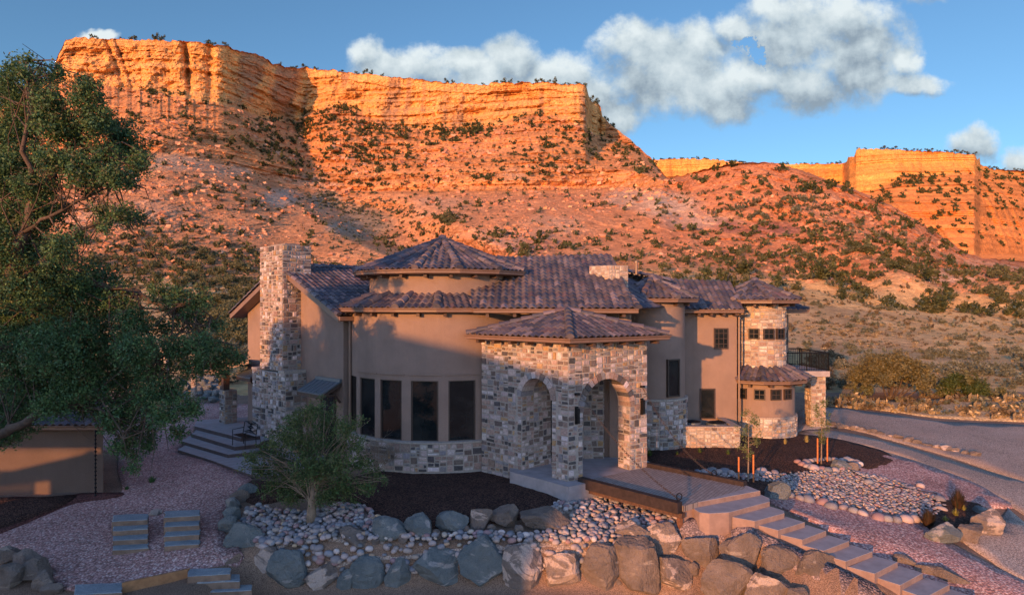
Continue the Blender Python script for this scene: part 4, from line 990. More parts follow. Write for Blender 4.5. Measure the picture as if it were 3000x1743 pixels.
# ---------------------------------------------------------------- drawbridge
BR_ = empty('drawbridge', tuple(PZ(1600, 1200, .3)), 'flat paved drawbridge with dark timber curbs between porch and front steps', 'bridge')
p0, p1, p2, p3 = PZ(1437, 1181, .46), PZ(1683, 1244, .46), PZ(1842, 1199, .46), PZ(1592, 1149, .46)
def deckmat():
    m, t, b = newmat('deck_paving', .8, .3); q = NT(t)
    br = q.n('ShaderNodeTexBrick'); br.inputs['Scale'].default_value = 1; br.inputs['Brick Width'].default_value = .28; br.inputs['Row Height'].default_value = .1; br.inputs['Mortar Size'].default_value = .007
    br.inputs['Color1'].default_value = (.23, .185, .165, 1); br.inputs['Color2'].default_value = (.29, .24, .215, 1); br.inputs['Mortar'].default_value = (.09, .07, .06, 1)
    mp = q.n('ShaderNodeMapping'); mp.inputs[2].default_value = (0, 0, R(-56)); q.l(q.co(), mp.inputs[0]); q.l(mp.outputs[0], br.inputs[0])
    q.l(br.outputs[0], b.inputs['Base Color']); q.bump(br.outputs['Fac'], b, .5, .01).node.invert = True; return m
M['deck'] = deckmat()
mb = MB(); mb.prism([(p.x, p.y) for p in (p0, p1, p2, p3)], .30, .455, bottom=True); child(mb.build('deck', M['deck']), BR_)
ax = (p1 - p0).normalized(); bx = (p2 - p3).normalized()
mb = MB(); mb.obox(p0 - Vector((0, 0, .33)) - ax.cross(zz) * .06, (p1 - p0), ax.cross(zz) * .16, zz * .13); child(mb.build('steel_beam', M['rust_dark']), BR_)
mb = MB(); mb.obox(p0 - Vector((0, 0, .195)) - ax * .05 + ax.cross(zz) * .005, (p1 - p0) + ax * .0, ax.cross(zz) * .22, zz * .30); child(mb.build('timber_curb', M['char']), BR_)
mb = MB(); mb.obox(p3 - Vector((0, 0, .13)) - bx * .05 - bx.cross(zz) * .005, (p2 - p3) * .97, -bx.cross(zz) * .2, zz * .26); child(mb.build('timber_curb', M['char']), BR_)
mb = MB(); mb.obox(p1 + Vector((-.12, -.02, -1.0)), (.1, .05, 0), (-.05, .1, 0), zz * .75); child(mb.build('bridge_post', M['rust']), BR_)
def chain(name, a, b, sag, label, ring=True):
    o_ = empty(name, tuple(b), label, 'chain', 'chains of the drawbridge')
    mb = MB(); a, b = Vector(a), Vector(b); n = int((b - a).length / .085); rr = .042
    path = [a.lerp(b, k / n) - zz * (sag * 4 * (k / n) * (1 - k / n)) for k in range(n + 1)]
    for k in range(n):
        p, q = path[k], path[k + 1]; d = (q - p).normalized(); s_ = d.cross(zz).normalized(); u = s_ if k % 2 else s_.cross(d); c = (p + q) / 2
        loop = [c + d * (.058 * cos(t)) + u * (.028 * sin(t)) for t in [2 * pi * j / 8 for j in range(9)]]
        mb.tube(loop, .0065, 4, cap=False)
    child(mb.build('links', M['chain']), o_)
    if ring:
        mb = MB(); c = b + zz * .06; mb.tube([c + Vector((.09 * cos(t), .05 * cos(t), .09 * sin(t))) for t in [2 * pi * j / 12 for j in range(13)]], .014, 5, cap=False); child(mb.build('ring', M['iron']), o_)
nRv = (mpR(0, 0, 1) - mpR(0, 0, 0))
chain('chain', mpR(.40, 3.12, .1), p1 + Vector((-.1, .12, .15)), .30, 'rusty chain from the near porch column down to the near bridge curb')
chain('chain', mpR(2.98, 3.2, .1), PZ(1757, 1168, .6), .38, 'rusty chain from the far porch column down to the far bridge curb')

# ---------------------------------------------------------------- rocks
def rock_mesh(seed, w_, d_, h_, sub=4, cuts=11, rough=.05):
    rnd = random.Random(seed); bm = bmesh.new(); bmesh.ops.create_icosphere(bm, subdivisions=sub, radius=1)
    co = np.array([v.co for v in bm.verts]); co = np.sign(co) * np.abs(co) ** .8
    for k in range(cuts):
        n = np.array([rnd.gauss(0, 1), rnd.gauss(0, 1), rnd.gauss(0, .8)]); n /= np.linalg.norm(n); d = rnd.uniform(.55, .85)
        e = co @ n - d; co = co - np.where(e > 0, e * .96, 0)[:, None] * n
    s = seed * 3.7; r = fbm(co[:, 0] * 1.5 + s, co[:, 1] * 1.5, co[:, 2] * 1.5, 4, .55); co = co * (1 + rough * 2 * r[:, None])
    r = fbm(co[:, 0] * 6 + s, co[:, 1] * 6, co[:, 2] * 6, 3, .6); co = co * (1 + rough * .8 * r[:, None]); r = np.abs(fbm(co[:, 0] * 3 + s, co[:, 1] * 3, co[:, 2] * 3 + 9, 3)); co = co * (1 - rough * .9 * np.maximum(0, .25 - r)[:, None] * 4)
    co = co / np.abs(co).max(0) * np.array([w_ / 2, d_ / 2, h_ / 2])
    me = bpy.data.meshes.new('rock'); bm.verts.ensure_lookup_table(); me.from_pydata(co.tolist(), [], [[v.index for v in f.verts] for f in bm.faces]); bm.free()
    return me
def rock(U, V, wpx, hpx, mat, label, seed, name='boulder', cat='boulder', group=None, Y=None, roll=0, deep=.8, sub=4, sink=.12):
    """rock whose visible middle stands at (U,V) on the survey sheet and whose foot rests on the ground"""
    if Y is None:
        g = G(U, V + hpx * .42); Y = g.y
    wd = wpx * Y / F; ht = hpx * Y / F; c = PY(U, V, Y + wd * deep * .42)
    c.z = PY(U, V, Y).z - ht * sink * .5; c.x = (U - U0) * (Y + wd * .3) / F
    me = rock_mesh(seed, wd * 1.16, wd * deep, ht * (1.12 + sink), 5 if wpx > 45 else 4); me.name = name; me.materials.append(M[mat])
    me.polygons.foreach_set('use_smooth', [sub > 99] * len(me.polygons))
    o = bpy.data.objects.new(name, me); COL.objects.link(o); o.location = c; o.rotation_euler = (0, R(roll), 0)
    return tag(o, label, cat, group)
BG = 'boulders of the retaining walls and bed edges'
YW = 17.3
for k, (U, V, w_, h_, m_, lab, roll, Y) in enumerate([
 (953,1308,90,52,'rock_blue','blue grey boulder with a pale band at the left end of the upper row',-4,None),
 (1031,1299,80,64,'rock_blue','upright blocky blue grey boulder second in the upper row',0,None),
 (1110,1291,80,50,'rock_blue','low wedge shaped grey boulder leaning right in the upper row',-12,None),
 (1179,1277,52,66,'rock_quartz','tilted boulder with a pink lower face standing highest in the upper row',14,None),
 (1245,1278,74,58,'rock_grey','square dark grey boulder right of the tilted pink one',0,None),
 (1340,1288,132,56,'rock_grey','long rounded grey boulder at the right end of the upper row',2,None),
 (880,1335,100,50,'rock_grey','flat half buried boulder among the cobbles left of the upper row',8,None),
 (1553,1318,100,56,'rock_quartz','orange and white streaked boulder below the bridge',3,None),
 (898,1421,92,86,'rock_blue','rounded blue grey boulder third from the left in the lower row',5,YW),
 (850,1436,40,56,'rock_blue','narrow boulder wedged into the left part of the lower row',0,YW - .1),
 (978,1418,64,80,'rock_blue','small upright blue grey boulder left of the long slab in the lower row',-6,YW),
 (1069,1402,122,94,'rock_blue','long sloping slab boulder near the middle of the lower row',-8,YW),
 (1179,1392,126,114,'rock_blue','largest dark blue boulder in the middle of the lower row',3,YW),
 (1291,1402,100,102,'rock_quartz','blocky boulder with white quartz veins right of the largest dark one',0,YW),
 (1384,1411,82,92,'rock_quartz','pinkish squared boulder with a flat sunlit right side',0,YW),
 (1477,1409,96,112,'rock_grey','peaked boulder with an orange lit triangular face',9,YW),
 (1566,1401,98,126,'rock_grey','tall pointed brown boulder below the orange streaked one',-8,YW),
 (1639,1339,98,92,'rock_quartz','boulder with a big white quartz face at the foot of the landing',16,18.0),
 (1655,1418,88,82,'rock_quartz','white mottled boulder under the quartz faced one',0,YW),
 (1722,1357,82,70,'rock_grey','smooth brown boulder on the bank just below the landing',0,18.0),
 (1818,1371,90,98,'rock_grey','upright olive grey boulder in the middle of the bank',4,17.6),
 (1773,1437,124,92,'rock_grey','wide dark boulder low on the bank under the steps',-10,16.9),
 (1918,1383,110,86,'rock_grey','slanting boulder on the bank left of the fifth step',-22,17.3),
 (2021,1406,122,100,'rock_grey','big pointed slab boulder next to the lower steps',-26,17.0),
 (1893,1440,118,70,'rock_quartz','boulder with two white patches at the lower edge of the bank',-8,16.7),
 (1960,1455,60,40,'rock_grey','small boulder between the slab and the white patched one',0,16.5),
 (2117,1444,80,52,'rock_quartz','pinkish boulder wedged under the lowest visible steps',6,16.9),
 (2231,1388,56,26,'rock_grey','small flat rock first along the right side of the steps',-18,None),
 (2286,1410,60,34,'rock_grey','flat striped rock second along the right side of the steps',-18,None),
 (2352,1437,100,34,'rock_grey','long flat rock lowest along the right side of the steps',-20,None),
 (2324,1323,92,50,'rock_blue','low streaked boulder at the front of the corner planting bed',-10,None),
 (2382,1317,72,48,'rock_grey','middle boulder at the front of the corner planting bed',0,None),
 (2427,1297,80,66,'rock_quartz','large boulder with a pale top at the right of the corner planting bed',4,None),
 (2418,1262,48,26,'rock_blue','small blue rock behind the corner planting bed',0,None),
 (1912,1215,60,44,'rock_blue','dark blue boulder beside the bridge landing',-6,None),
 (609,1208,46,30,'rock_blue','topmost grey stone of the curved left border',-20,None),
 (590,1226,44,30,'rock_grey','tan stone second from the top of the curved left border',-20,None),
 (574,1245,40,32,'rock_blue','third stone from the top of the curved left border',0,None),
 (566,1268,44,38,'rock_blue','fourth stone from the top of the curved left border',0,None),
 (562,1294,46,40,'rock_blue','fifth stone from the top of the curved left border',0,None),
 (600,1346,84,88,'rock_blue','big dark boulder where the left border meets the lower row',24,18.0),
 (657,1384,60,64,'rock_quartz','boulder with a flat white face at the left end of the lower row',20,17.6),
 (703,1404,102,84,'rock_blue','broad blue grey boulder second from the left in the lower row',-6,YW),
 (798,1423,92,60,'rock_quartz','flat pale boulder fourth from the left in the lower row',-4,YW),
 (20,1368,54,38,'rock_grey','small brown rock at the left edge of the gravel yard',0,None),
 (62,1382,54,50,'rock_quartz','pinkish rock in the lower left corner group',0,None),
 (86,1408,78,56,'rock_grey','largest rounded rock of the lower left corner group',0,None),
 (104,1436,56,46,'rock_grey','rock below the largest in the lower left corner group',0,None),
 (20,1425,60,60,'rock_grey','dark rock at the very lower left corner',0,None),
 (130,1452,50,26,'rock_grey','small low rock at the foot of the lower left group',0,None),
 (2068,1150,52,26,'rock_blue','flat grey rock at the right of the sapling ring',8,None),
 (2100,1152,36,22,'rock_grey','rock touching the tip of the mulch bed',0,None)]):
    bank = 1700 < U < 2140 and V > 1340
    if U > 1700 and V > 1340: roll = -roll
    if bank: k_b = 1.12 if U < 1880 else .98; w_ *= k_b; h_ *= k_b; V += 5 if U < 1880 else 17; Y -= .3
    rock(U, V, w_, h_, m_, lab, 100 + k, deep=.45 if bank else .8, Y=Y, roll=roll, group=None)

for k, (U, V, s_) in enumerate([(748,1438,34),(935,1442,30),(1010,1444,30),(1134,1442,34),(1240,1440,30),(1338,1442,30),(1432,1444,34),(1521,1440,32),(1612,1444,30),(1700,1405,34),(1704,1448,40),(1240,1362,26),(1338,1372,24),(1430,1372,24)]):
    rock(U, V, s_, s_ * 1.1, ['rock_blue', 'rock_grey'][k % 2 if k < 5 else 1], 'small rock wedged in a gap between the big wall boulders', 960 + k, Y=YW + (.25 if V > 1400 else .7), name='wedge_rock', cat='rock', group='small rocks wedged between the wall boulders')
for k, (U, V, s_) in enumerate([(993,1322,24),(1074,1316,22),(1150,1308,22),(1211,1302,20),(1276,1306,22),(922,1330,24)]):
    rock(U, V, s_, s_, 'rock_grey', 'small rock filling a gap in the upper boulder row', 980 + k, name='gap_rock', cat='rock', group='small rocks in the upper boulder row')

# ---- river cobbles
CPAL = [((.33,.265,.245),4),((.27,.23,.23),4),((.21,.205,.22),4),((.38,.305,.255),3),((.38,.26,.17),1.4),((.29,.18,.175),2.5),((.14,.145,.16),2.5),((.44,.38,.345),1.2)]
def cobble_proto(seed):
    bm = bmesh.new(); bmesh.ops.create_icosphere(bm, subdivisions=2, radius=1); rnd = random.Random(seed)
    co = np.array([v.co for v in bm.verts]); co = np.sign(co) * np.abs(co) ** .9; co *= np.array([1, rnd.uniform(.68, .92), rnd.uniform(.5, .7)])
    co = co * (1 + .10 * fbm(co[:, 0] * 1.3 + seed, co[:, 1] * 1.3, co[:, 2] * 1.3, 2)[:, None])
    f = [[v.index for v in q.verts] for q in bm.faces]; bm.free(); return co, f
CPR = [cobble_proto(k) for k in range(7)]
def fill_cobbles(px, size, seed, layers=1.0, extra=0):
    """loose scatter of stones over an outline; returns list of (x,y,z,size)"""
    P2 = [G(*p) for p in px]; rnd = random.Random(seed); pts = [(p.x, p.y) for p in P2]; n = len(pts)
    def inside(x, y):
        c = False; j = n - 1
        for i in range(n):
            if (pts[i][1] > y) != (pts[j][1] > y) and x < (pts[j][0] - pts[i][0]) * (y - pts[i][1]) / (pts[j][1] - pts[i][1]) + pts[i][0]: c = not c
            j = i
        return c
    res = []; y = min(p[1] for p in pts)
    while y < max(p[1] for p in pts):
        x = min(p[0] for p in pts) + rnd.uniform(0, size)
        while x < max(p[0] for p in pts):
            a, b = x + rnd.uniform(-.35, .35) * size, y + rnd.uniform(-.3, .3) * size
            if inside(a, b): res.append((a, b, size * rnd.choice((.36, .42, .5, .55, .62)) * rnd.uniform(.85, 1.15)))
            x += size * .86
        y += size * .62
    return res
allc = []
bed1 = [(640,1245),(700,1262),(760,1262),(850,1240),(900,1252),(945,1285),(990,1320),(1100,1318),(1200,1312),(1300,1318),(1380,1300),(1420,1262),(1330,1262),(1395,1232),(1450,1210),(1560,1215),(1690,1245),(1680,1292),(1600,1300),(1520,1330),(1500,1352),(1440,1362),(1330,1355),(1240,1350),(1130,1352),(1000,1372),(900,1378),(800,1400),(720,1395),(660,1360),(610,1330),(590,1300),(600,1262)]
bed2 = [(1735,1168),(1800,1172),(1900,1172),(1990,1165),(2060,1158),(2110,1168),(2180,1182),(2240,1200),(2300,1228),(2325,1250),(2290,1285),(2240,1282),(2160,1266),(2060,1245),(1960,1225),(1930,1195),(1860,1188),(1780,1180)]
sheet('cobble_bed_base', bed1, M['grey_gravel'], .02, .4)[0].name = 'pebble_bed'
sheet('cobble_bed_base', bed2, M['grey_gravel'], .05, .4)[0].name = 'pebble_bed'
c1 = fill_cobbles(bed1, .205, 1) + [(a, b, c * 1.25) for a, b, c in fill_cobbles([(630,1330),(760,1352),(900,1345),(1500,1338),(1540,1350),(1530,1420),(1300,1410),(1000,1420),(700,1430),(640,1380)], .20, 5)]; c2 = fill_cobbles(bed2, .175, 2)
big = [(1,) + c for c in c1] + [(2,) + c for c in c2]
# ring of stones round the sapling in the right bed, and border stones of the pebble bed
ring = []
for k in range(26):
    t = 2 * pi * k / 26; U = 2038 + 68 * cos(t) + 8; V = 1146 + 13 * sin(t) + 2
    p = G(U, V); ring.append((3, p.x, p.y, random.Random(k).uniform(.16, .26)))
bord = [c3(*p) for p in [(110,605),(160,600),(205,598),(255,605),(300,598),(350,612),(560,600),(610,612),(660,606),(820,530),(850,548),(905,560),(940,575),(990,580),(1040,590),(1090,590),(770,770),(840,790),(900,800),(1000,820),(1060,850),(1150,855),(1220,880),(1290,900),(1400,930),(1460,940),(1530,950),(1600,945),(1650,940),(1700,700),(1620,720),(1330,680),(1470,690),(1850,870),(1840,800)]]
for k, (U, V) in enumerate(bord):
    p = G(U, V); ring.append((4, p.x, p.y, random.Random(k + 50).uniform(.2, .32)))
vals = [gz(np.array([c[1] for c in L]), np.array([c[2] for c in L])) for L in (big, ring)]
stones_all = []
for L, zv in zip((big, ring), vals):
    for c, z in zip(L, zv): stones_all.append((c[0], c[1], c[2], float(z), c[3]))
stones_all.sort(key=lambda c: -c[4] / c[2])
rnd = random.Random(77)
def cob_M(c):
    s = c[4] * (.86 if c[0] == 1 else .7); return Matrix.Translation((c[1], c[2], c[3] + (.07 if c[0] != 2 else .08) + rnd.uniform(0, .03))) @ Matrix.Rotation(rnd.uniform(0, 6.28), 4, 'Z') @ Matrix.Rotation(rnd.uniform(-.35, .35), 4, 'X') @ Matrix.Rotation(rnd.uniform(-.3, .3), 4, 'Y') @ Matrix.Scale(s, 4)
NI = 296
protos = []
for k in range(21):
    co, f = CPR[k % 7]; mb = MB(); mb.v = [tuple(p) for p in co]; col = pick(CPAL, rnd)
    for q in f: mb.idx(q, col)
    me = mb.build('river_cobble', M['cobble'], smooth=True); protos.append(me.data); bpy.data.objects.remove(me)
for c in stones_all[:NI]:
    o = bpy.data.objects.new('river_cobble', rnd.choice(protos)); COL.objects.link(o); o.matrix_world = cob_M(c)
    tag(o, 'larger rounded river cobble lying in or edging the pebble beds', 'cobble', 'larger river cobbles in the pebble beds')
vs, fs, cs = [], [], []; nvt = 0
for c in stones_all[NI:]:
    co, f = CPR[rnd.randrange(7)]; m4 = np.array(cob_M(c)); vs.append(co @ m4[:3, :3].T + m4[:3, 3]); fs.append(np.array(f) + nvt); nvt += len(co); col = pick(CPAL, rnd); cs.append(np.tile(np.array([*col, 1.]), (len(f), 1)))
def big_mesh(name, vs, fs, cs, mat, smooth=True):
    V = np.concatenate(vs); Fc = np.concatenate(fs); C = np.concatenate(cs).astype(np.float32); k = Fc.shape[1]
    me = bpy.data.meshes.new(name); me.vertices.add(len(V)); me.vertices.foreach_set('co', V.astype(np.float32).ravel())
    me.loops.add(Fc.size); me.loops.foreach_set('vertex_index', Fc.ravel().astype(np.int32)); me.polygons.add(len(Fc))
    me.polygons.foreach_set('loop_start', np.arange(0, Fc.size, k, dtype=np.int32)); me.polygons.foreach_set('loop_total', np.full(len(Fc), k, dtype=np.int32))
    me.polygons.foreach_set('use_smooth', np.full(len(Fc), smooth)); me.update(calc_edges=True)
    at = me.attributes.new('col', 'FLOAT_COLOR', 'FACE'); at.data.foreach_set('color', C.ravel()); me.materials.append(mat)
    o = bpy.data.objects.new(name, me); COL.objects.link(o); return o
tag(big_mesh('pebbles', vs, fs, cs, M['cobble']), 'smaller river stones filling the pebble beds', 'pebbles', kind='stuff')

# ---------------------------------------------------------------- stone slab steps and timber edging
def slab(pxs, z, t, seed):
    q = [PZ(u, v, z) for u, v in pxs]; mb = MB(); rnd = random.Random(seed); pts = []
    for k in range(len(q)):
        a, b = q[k], q[(k + 1) % len(q)]
        for j in range(4): p = a.lerp(b, j / 4); pts.append((p.x + rnd.uniform(-.02, .02), p.y + rnd.uniform(-.02, .02)))
    c = Vector((sum(p[0] for p in pts) / len(pts), sum(p[1] for p in pts) / len(pts)))
    mb.prism(pts, z - t, z - .015, m=1, top=False, col=(.2, .14, .1)); i = len(mb.v); n = len(pts)
    a_ = sum(pts[k][0] * pts[(k + 1) % n][1] - pts[(k + 1) % n][0] * pts[k][1] for k in range(n)); pts = pts if a_ > 0 else pts[::-1]
    for p in pts: mb.v.append((p[0], p[1], z - .015))
    for p in pts: mb.v.append((c.x + (p[0] - c.x) * .95, c.y + (p[1] - c.y) * .95, z + rnd.uniform(-.004, .004)))
    for k in range(n): l = (k + 1) % n; mb.idx((i + k, i + l, i + n + l, i + n + k))
    mb.idx([i + n + k for k in range(n)]); return mb
def slabstack(name, rows, label, th=.13, dz=.0):
    o_ = None
    for k, (u0, u1, v0, v1, z) in enumerate(rows):
        if o_ is None: o_ = empty(name, tuple(PZ((u0 + u1) / 2, v1, z)), label, 'slab steps')
        mb = slab([(u0, v1), (u1, v1 - 5), (u1 + 2, v0 - 3), (u0 + 3, v0)], z, th + .25, k + int(u0)); child(mb.build('slab', [M['slab_top'], M['slab_side']]), o_)
def zt(U, V, d): g = G(U, V); return g.z + d
def stackrows(u0, u1, vt, dv, n, tread):
    rows = []; g = GZ(G((u0 + u1) / 2, vt + dv * n).x, G((u0 + u1) / 2, vt + dv * n).y)
    for k in range(n):
        z = g + .14 * (n - 1 - k) + .13; rows.append((u0, u1, vt + dv * k, vt + dv * k + tread, z))
    return rows
slabstack('slab_steps', stackrows(276, 364, 1266, 23.5, 4, 16), 'left flight of four blue topped stone slabs set in pink gravel')
slabstack('slab_steps', stackrows(404, 491, 1256, 23.5, 4, 16), 'right flight of four blue topped stone slabs set in pink gravel')
slabstack('slab_steps', [(462, 566, 1398, 1416, -.72), (484, 590, 1414, 1434, -.88), (512, 620, 1440, 1456, -1.06)], 'three stone slab steps at the end of the raw timber edging', .12)
slabstack('stone_slab', [(182, 300, 1436, 1462, -.86)], 'single blue stone slab at the lower left edge of the gravel', .12)
a = PZ(300, 1436, -.80); b = PZ(462, 1402, -.72); mb = MB(); d = (b - a); mb.obox(a - zz * .3, d, (0.02, .1, 0), zz * .32); tag(mb.build('timber_edging', M['timber']), 'raw orange brown timber board holding the gravel edge', 'edging')
rock(385, 1263, 36, 18, 'rock_quartz', 'small pink stone between the two slab flights', 333, name='stone', cat='stone')

# ---------------------------------------------------------------- garden shed (left) 
SH = empty('shed', (-17, 23, -.5), 'low brown stucco shed with a blue tiled roof half hidden behind the tree', 'shed')
y0 = PZ(254, 1215, -.42); mb = MB(); ztop = PY(254, 1045, y0.y).z
mb.obox((y0.x - 12, y0.y - .15, -1.0), (12, .15, 0), (-2.75, 4.2, 0), (0, 0, ztop + 1.0)); child(mb.build('wall', M['stucco_dark']), SH)
mb = MB(); sa = Vector((y0.x - 12.3, y0.y - .55, ztop + .05)); sb = Vector((y0.x + .35, y0.y - .4, ztop + .05)); sc = Vector((y0.x - 2.5, y0.y + 4.4, ztop + .95)); sd_ = Vector((y0.x - 15, y0.y + 4.3, ztop + .95))
roof_facet(mb, [sa, sb, sc, sd_], 400); child(mb.build('roof', M['tile']), SH)
mb = MB(); sweep(mb, [sa, sb], GUT); child(mb.build('gutter', M['gutter']), SH)
mb = MB(); p = PY(235, 1050, y0.y - .45)
for k in range(17): q = p - zz * (.13 * k + .1); mb.tube([q, q - zz * .05, q - zz * .085, q - zz * .13], [.012, .045, .02, .012], 6, cap=False)
tag(mb.build('rain_chain', M['iron']), 'black rain chain hanging beside the shed corner', 'rain chain')
# ---------------------------------------------------------------- neighbour's house (stands behind the viewpoint and shades the left of the plot)
NH = empty('neighbour_house', (-26, -16, -3), 'gabled neighbouring house with an open railed deck, standing behind the viewpoint', 'house')
y_ = -14.0
mb = MB(); prof = [(-33.2, -3), (-16.9, -3), (-16.9, 8.42), (-25.5, 10.38), (-33.2, 9.3)]
f0 = [Vector((x, y_, z)) for x, z in prof]; f1 = [p + Vector((-5, -9, 0)) for p in f0]
mb.face(f0); mb.face(f1[::-1])
for k in range(5): l = (k + 1) % 5; mb.face([f0[l], f0[k], f1[k], f1[l]])
child(mb.build('wall', M['stucco']), NH)
mb = MB(); 
for a, b in (((-16.5, 8.42), (-25.5, 10.48)), ((-25.5, 10.48), (-42, 8.4))): mb.obox((a[0], y_ + .4, a[1]), (b[0] - a[0], 0, b[1] - a[1]), (-5.5, -10, 0), (0, 0, .16))
child(mb.build('roof', M['tile']), NH)
mb = MB(); mb.obox((-46, y_, 6.65), (12.8, 0, 0), (0, -.3, 0), (0, 0, 2.0)); pass
child(mb.build('porch_beam', M['stucco']), NH)
# unseen deck added left of the picture, its pieces shaped to shade the shed
DK = empty('shading_deck', (-26, 8, -2), 'unseen raised timber deck with a railing, added left of the picture to shade the shed', 'deck')
def dq(U, V): return (-7.87 + (U - U0) * 22.2 / F, 2.14 + H - (V - V0) * 22.2 / F)
def dslab(name, pts, t=.12):
    mb = MB(); q = [dq(*p) for p in pts]; f = [Vector((x, 8, z)) for x, z in q]; b_ = [p + Vector((-.07, -t, 0)) for p in f]; mb.face(f); mb.face(b_[::-1])
    for k in range(len(f)): l_ = (k + 1) % len(f); mb.face([f[l_], f[k], b_[k], b_[l_]])
    child(mb.build(name, M['darkwood']), DK)
dslab('beam', [(-260, 1105), (330, 1105), (330, 1010), (-260, 1010)]); dslab('stringer', [(-60, 1172), (0, 1158), (158, 1121), (190, 1108), (210, 1150), (80, 1186), (-60, 1200)]); dslab('shade_panel', [(82, 1150), (160, 1120), (400, 1100), (400, 1330), (82, 1330)])
for k in range(24): u = 32 - k * 7.6; dslab('baluster', [(u, 1160), (u + 2.6, 1160), (u + 2.6, 1216), (u, 1216)], .04)
dslab('deck_rail', [(-260, 1214), (42, 1214), (42, 1222), (-260, 1222)]); dslab('newel_post', [(36, 1150), (46, 1150), (46, 1240), (36, 1240)]); dslab('deck_edge', [(-260, 1228), (42, 1228), (42, 1330), (-260, 1330)])
mb = MB()


# ---------------------------------------------------------------- mesas and hills
def curve(pts): a = np.array(sorted(pts), float); return lambda U: np.interp(U, a[:, 0], a[:, 1])
def sstep(a, b, t): u = np.clip((t - a) / (b - a), 0, 1); return u * u * (3 - 2 * u)
def blend(f, U, r=14): return (f(U - r) + 2 * f(U) + f(U + r)) / 4
rimV = curve([(-1000,470),(-500,380),(-200,310),(0,262),(95,212),(118,196),(128,186),(134,160),(148,125),(160,101),(186,93),(250,95),(330,98),(400,100),(470,103),(530,110),(600,126),(640,138),(660,148),(668,158),(700,163),(722,166),(740,168),(830,175),(900,183),(960,190),(1040,196),(1100,204),(1180,209),(1240,203),(1340,205),(1400,207),(1436,207),(1443,212),(1450,240),(1458,252),(1470,250),(1478,262),(1482,285),(1500,305),(1530,328),(1560,352),(1600,388),(1640,436),(1680,432),(1720,420),(1760,411),(1810,402),(1880,399),(1920,404),(1960,415),(2000,430),(2060,452),(2120,474),(2180,500),(2240,532),(2300,570),(2350,602),(2375,622),(2420,636),(2520,642),(2800,660),(3600,700)])
rimY = curve([(-1000,420),(-200,440),(100,450),(140,440),(300,450),(470,452),(540,462),(600,488),(660,520),(735,565),(748,575),(900,556),(1100,532),(1300,512),(1435,500),(1446,505),(1452,560),(1480,580),(1560,560),(1640,480),(1700,330),(1780,292),(1880,275),(2000,270),(2150,262),(2300,250),(2400,240),(2520,235),(3600,250)])
cbV = curve([(-1000,480),(-500,392),(-200,322),(0,275),(95,226),(125,210),(200,207),(300,217),(400,232),(470,246),(530,256),(600,272),(650,291),(700,300),(735,298),(748,285),(800,266),(860,264),(900,286),(960,306),(1040,320),(1100,312),(1150,316),(1230,306),(1290,286),(1350,281),(1400,300),(1446,316),(1456,330),(1480,334),(1530,350),(1560,362),(1600,394),(1640,441),(1700,431),(1760,416),(1880,404),(1960,420),(2120,479),(2240,537),(2375,627),(2520,647),(3600,705)])
L1V = curve([(-1000,540),(-200,420),(0,380),(200,330),(400,345),(600,385),(700,415),(800,430),(900,428),(1100,425),(1300,424),(1500,418),(1560,420),(1640,450),(1700,445),(1880,430),(1960,445),(2120,498),(2240,555),(2375,637),(2520,655),(3600,715)])
L2V = curve([(-1000,570),(-200,450),(0,410),(200,360),(400,375),(600,415),(700,450),(800,465),(900,469),(1100,470),(1300,469),(1500,462),(1600,458),(1640,470),(1700,470),(1880,465),(1960,478),(2120,525),(2240,575),(2375,650),(2520,665),(3600,725)])
midV = curve([(-1000,640),(0,500),(200,510),(400,520),(600,540),(700,560),(900,560),(1100,555),(1300,550),(1500,545),(1700,560),(1800,575),(1900,580),(2050,590),(2200,610),(2375,670),(2520,690),(3600,740)])
ftV = curve([(-1000,740),(0,690),(200,680),(500,685),(700,695),(900,700),(1300,690),(1600,665),(1700,660),(1850,672),(1950,690),(2100,715),(2300,745),(2520,760),(3600,790)])
nU = 1150; Uc = np.concatenate([np.linspace(-1000, -60, 90), np.linspace(-50, 2570, nU), np.linspace(2590, 3600, 60)])
def Vz(z, Y): return V0 - (z - H) * F / Y
rimY0 = rimY; rimY = lambda U: 125 + (rimY0(U) - 125) * .56
rY = blend(rimY, Uc, 5); rV = rimV(Uc) - 0
jag = (np.floor(vnoise(Uc * .11, 3.3) * 4) / 4 - .4) * 5 + (vnoise(Uc * .45, 9.1) - .5) * 2.2
rV = rV + jag * (Uc < 1470) * (Uc > 110) + (vnoise(Uc * .12, 1.) - .5) * 4
cb = blend(cbV, Uc, 8) + (vnoise(Uc * .16, 5.) - .5) * 5 * ((Uc > 100) & (Uc < 1460)); cb = np.maximum(cb, rV + 3)
cliffY = np.where(Uc < 1470, np.clip((cb - rV) * .16, 1, 14), 2)
up = sstep(1620, 1740, Uc)
l1 = np.maximum(blend(L1V, Uc, 25), cb + 6); l2 = np.maximum(blend(L2V, Uc, 25), l1 + 6); md = np.maximum(blend(midV, Uc, 30), l2 + 10); ft = blend(ftV, Uc, 30)
Y7 = rY; Y6 = rY - cliffY - 4
g_ = np.exp(-(np.arange(-2400, 2401, 20) / 110.) ** 2 / 2); g_ /= g_.sum(); uu = np.arange(-1000 - 2400, 3601 + 2400, 20); rYs_ = np.convolve(np.interp(uu, Uc, rY), g_, 'same'); rYs = np.interp(Uc, uu, rYs_)
Y6s = np.minimum(rYs - 18, Y6 + 30)
Y5 = lerp(np.minimum(Y6s - 52, Y6 - 24), Y6 - 10, up); Y4 = Y5 - lerp(5, 9, up); Y2 = np.interp(Uc, [0, 1500, 1900, 2600], [124, 126, 122, 116]); Y3 = lerp(lerp(Y2, np.minimum(Y6s - 60, Y4 - 20), .5), lerp(Y2, Y4, .5), up); Y1 = np.full_like(Uc, 75.); Y0 = np.full_like(Uc, 41.)
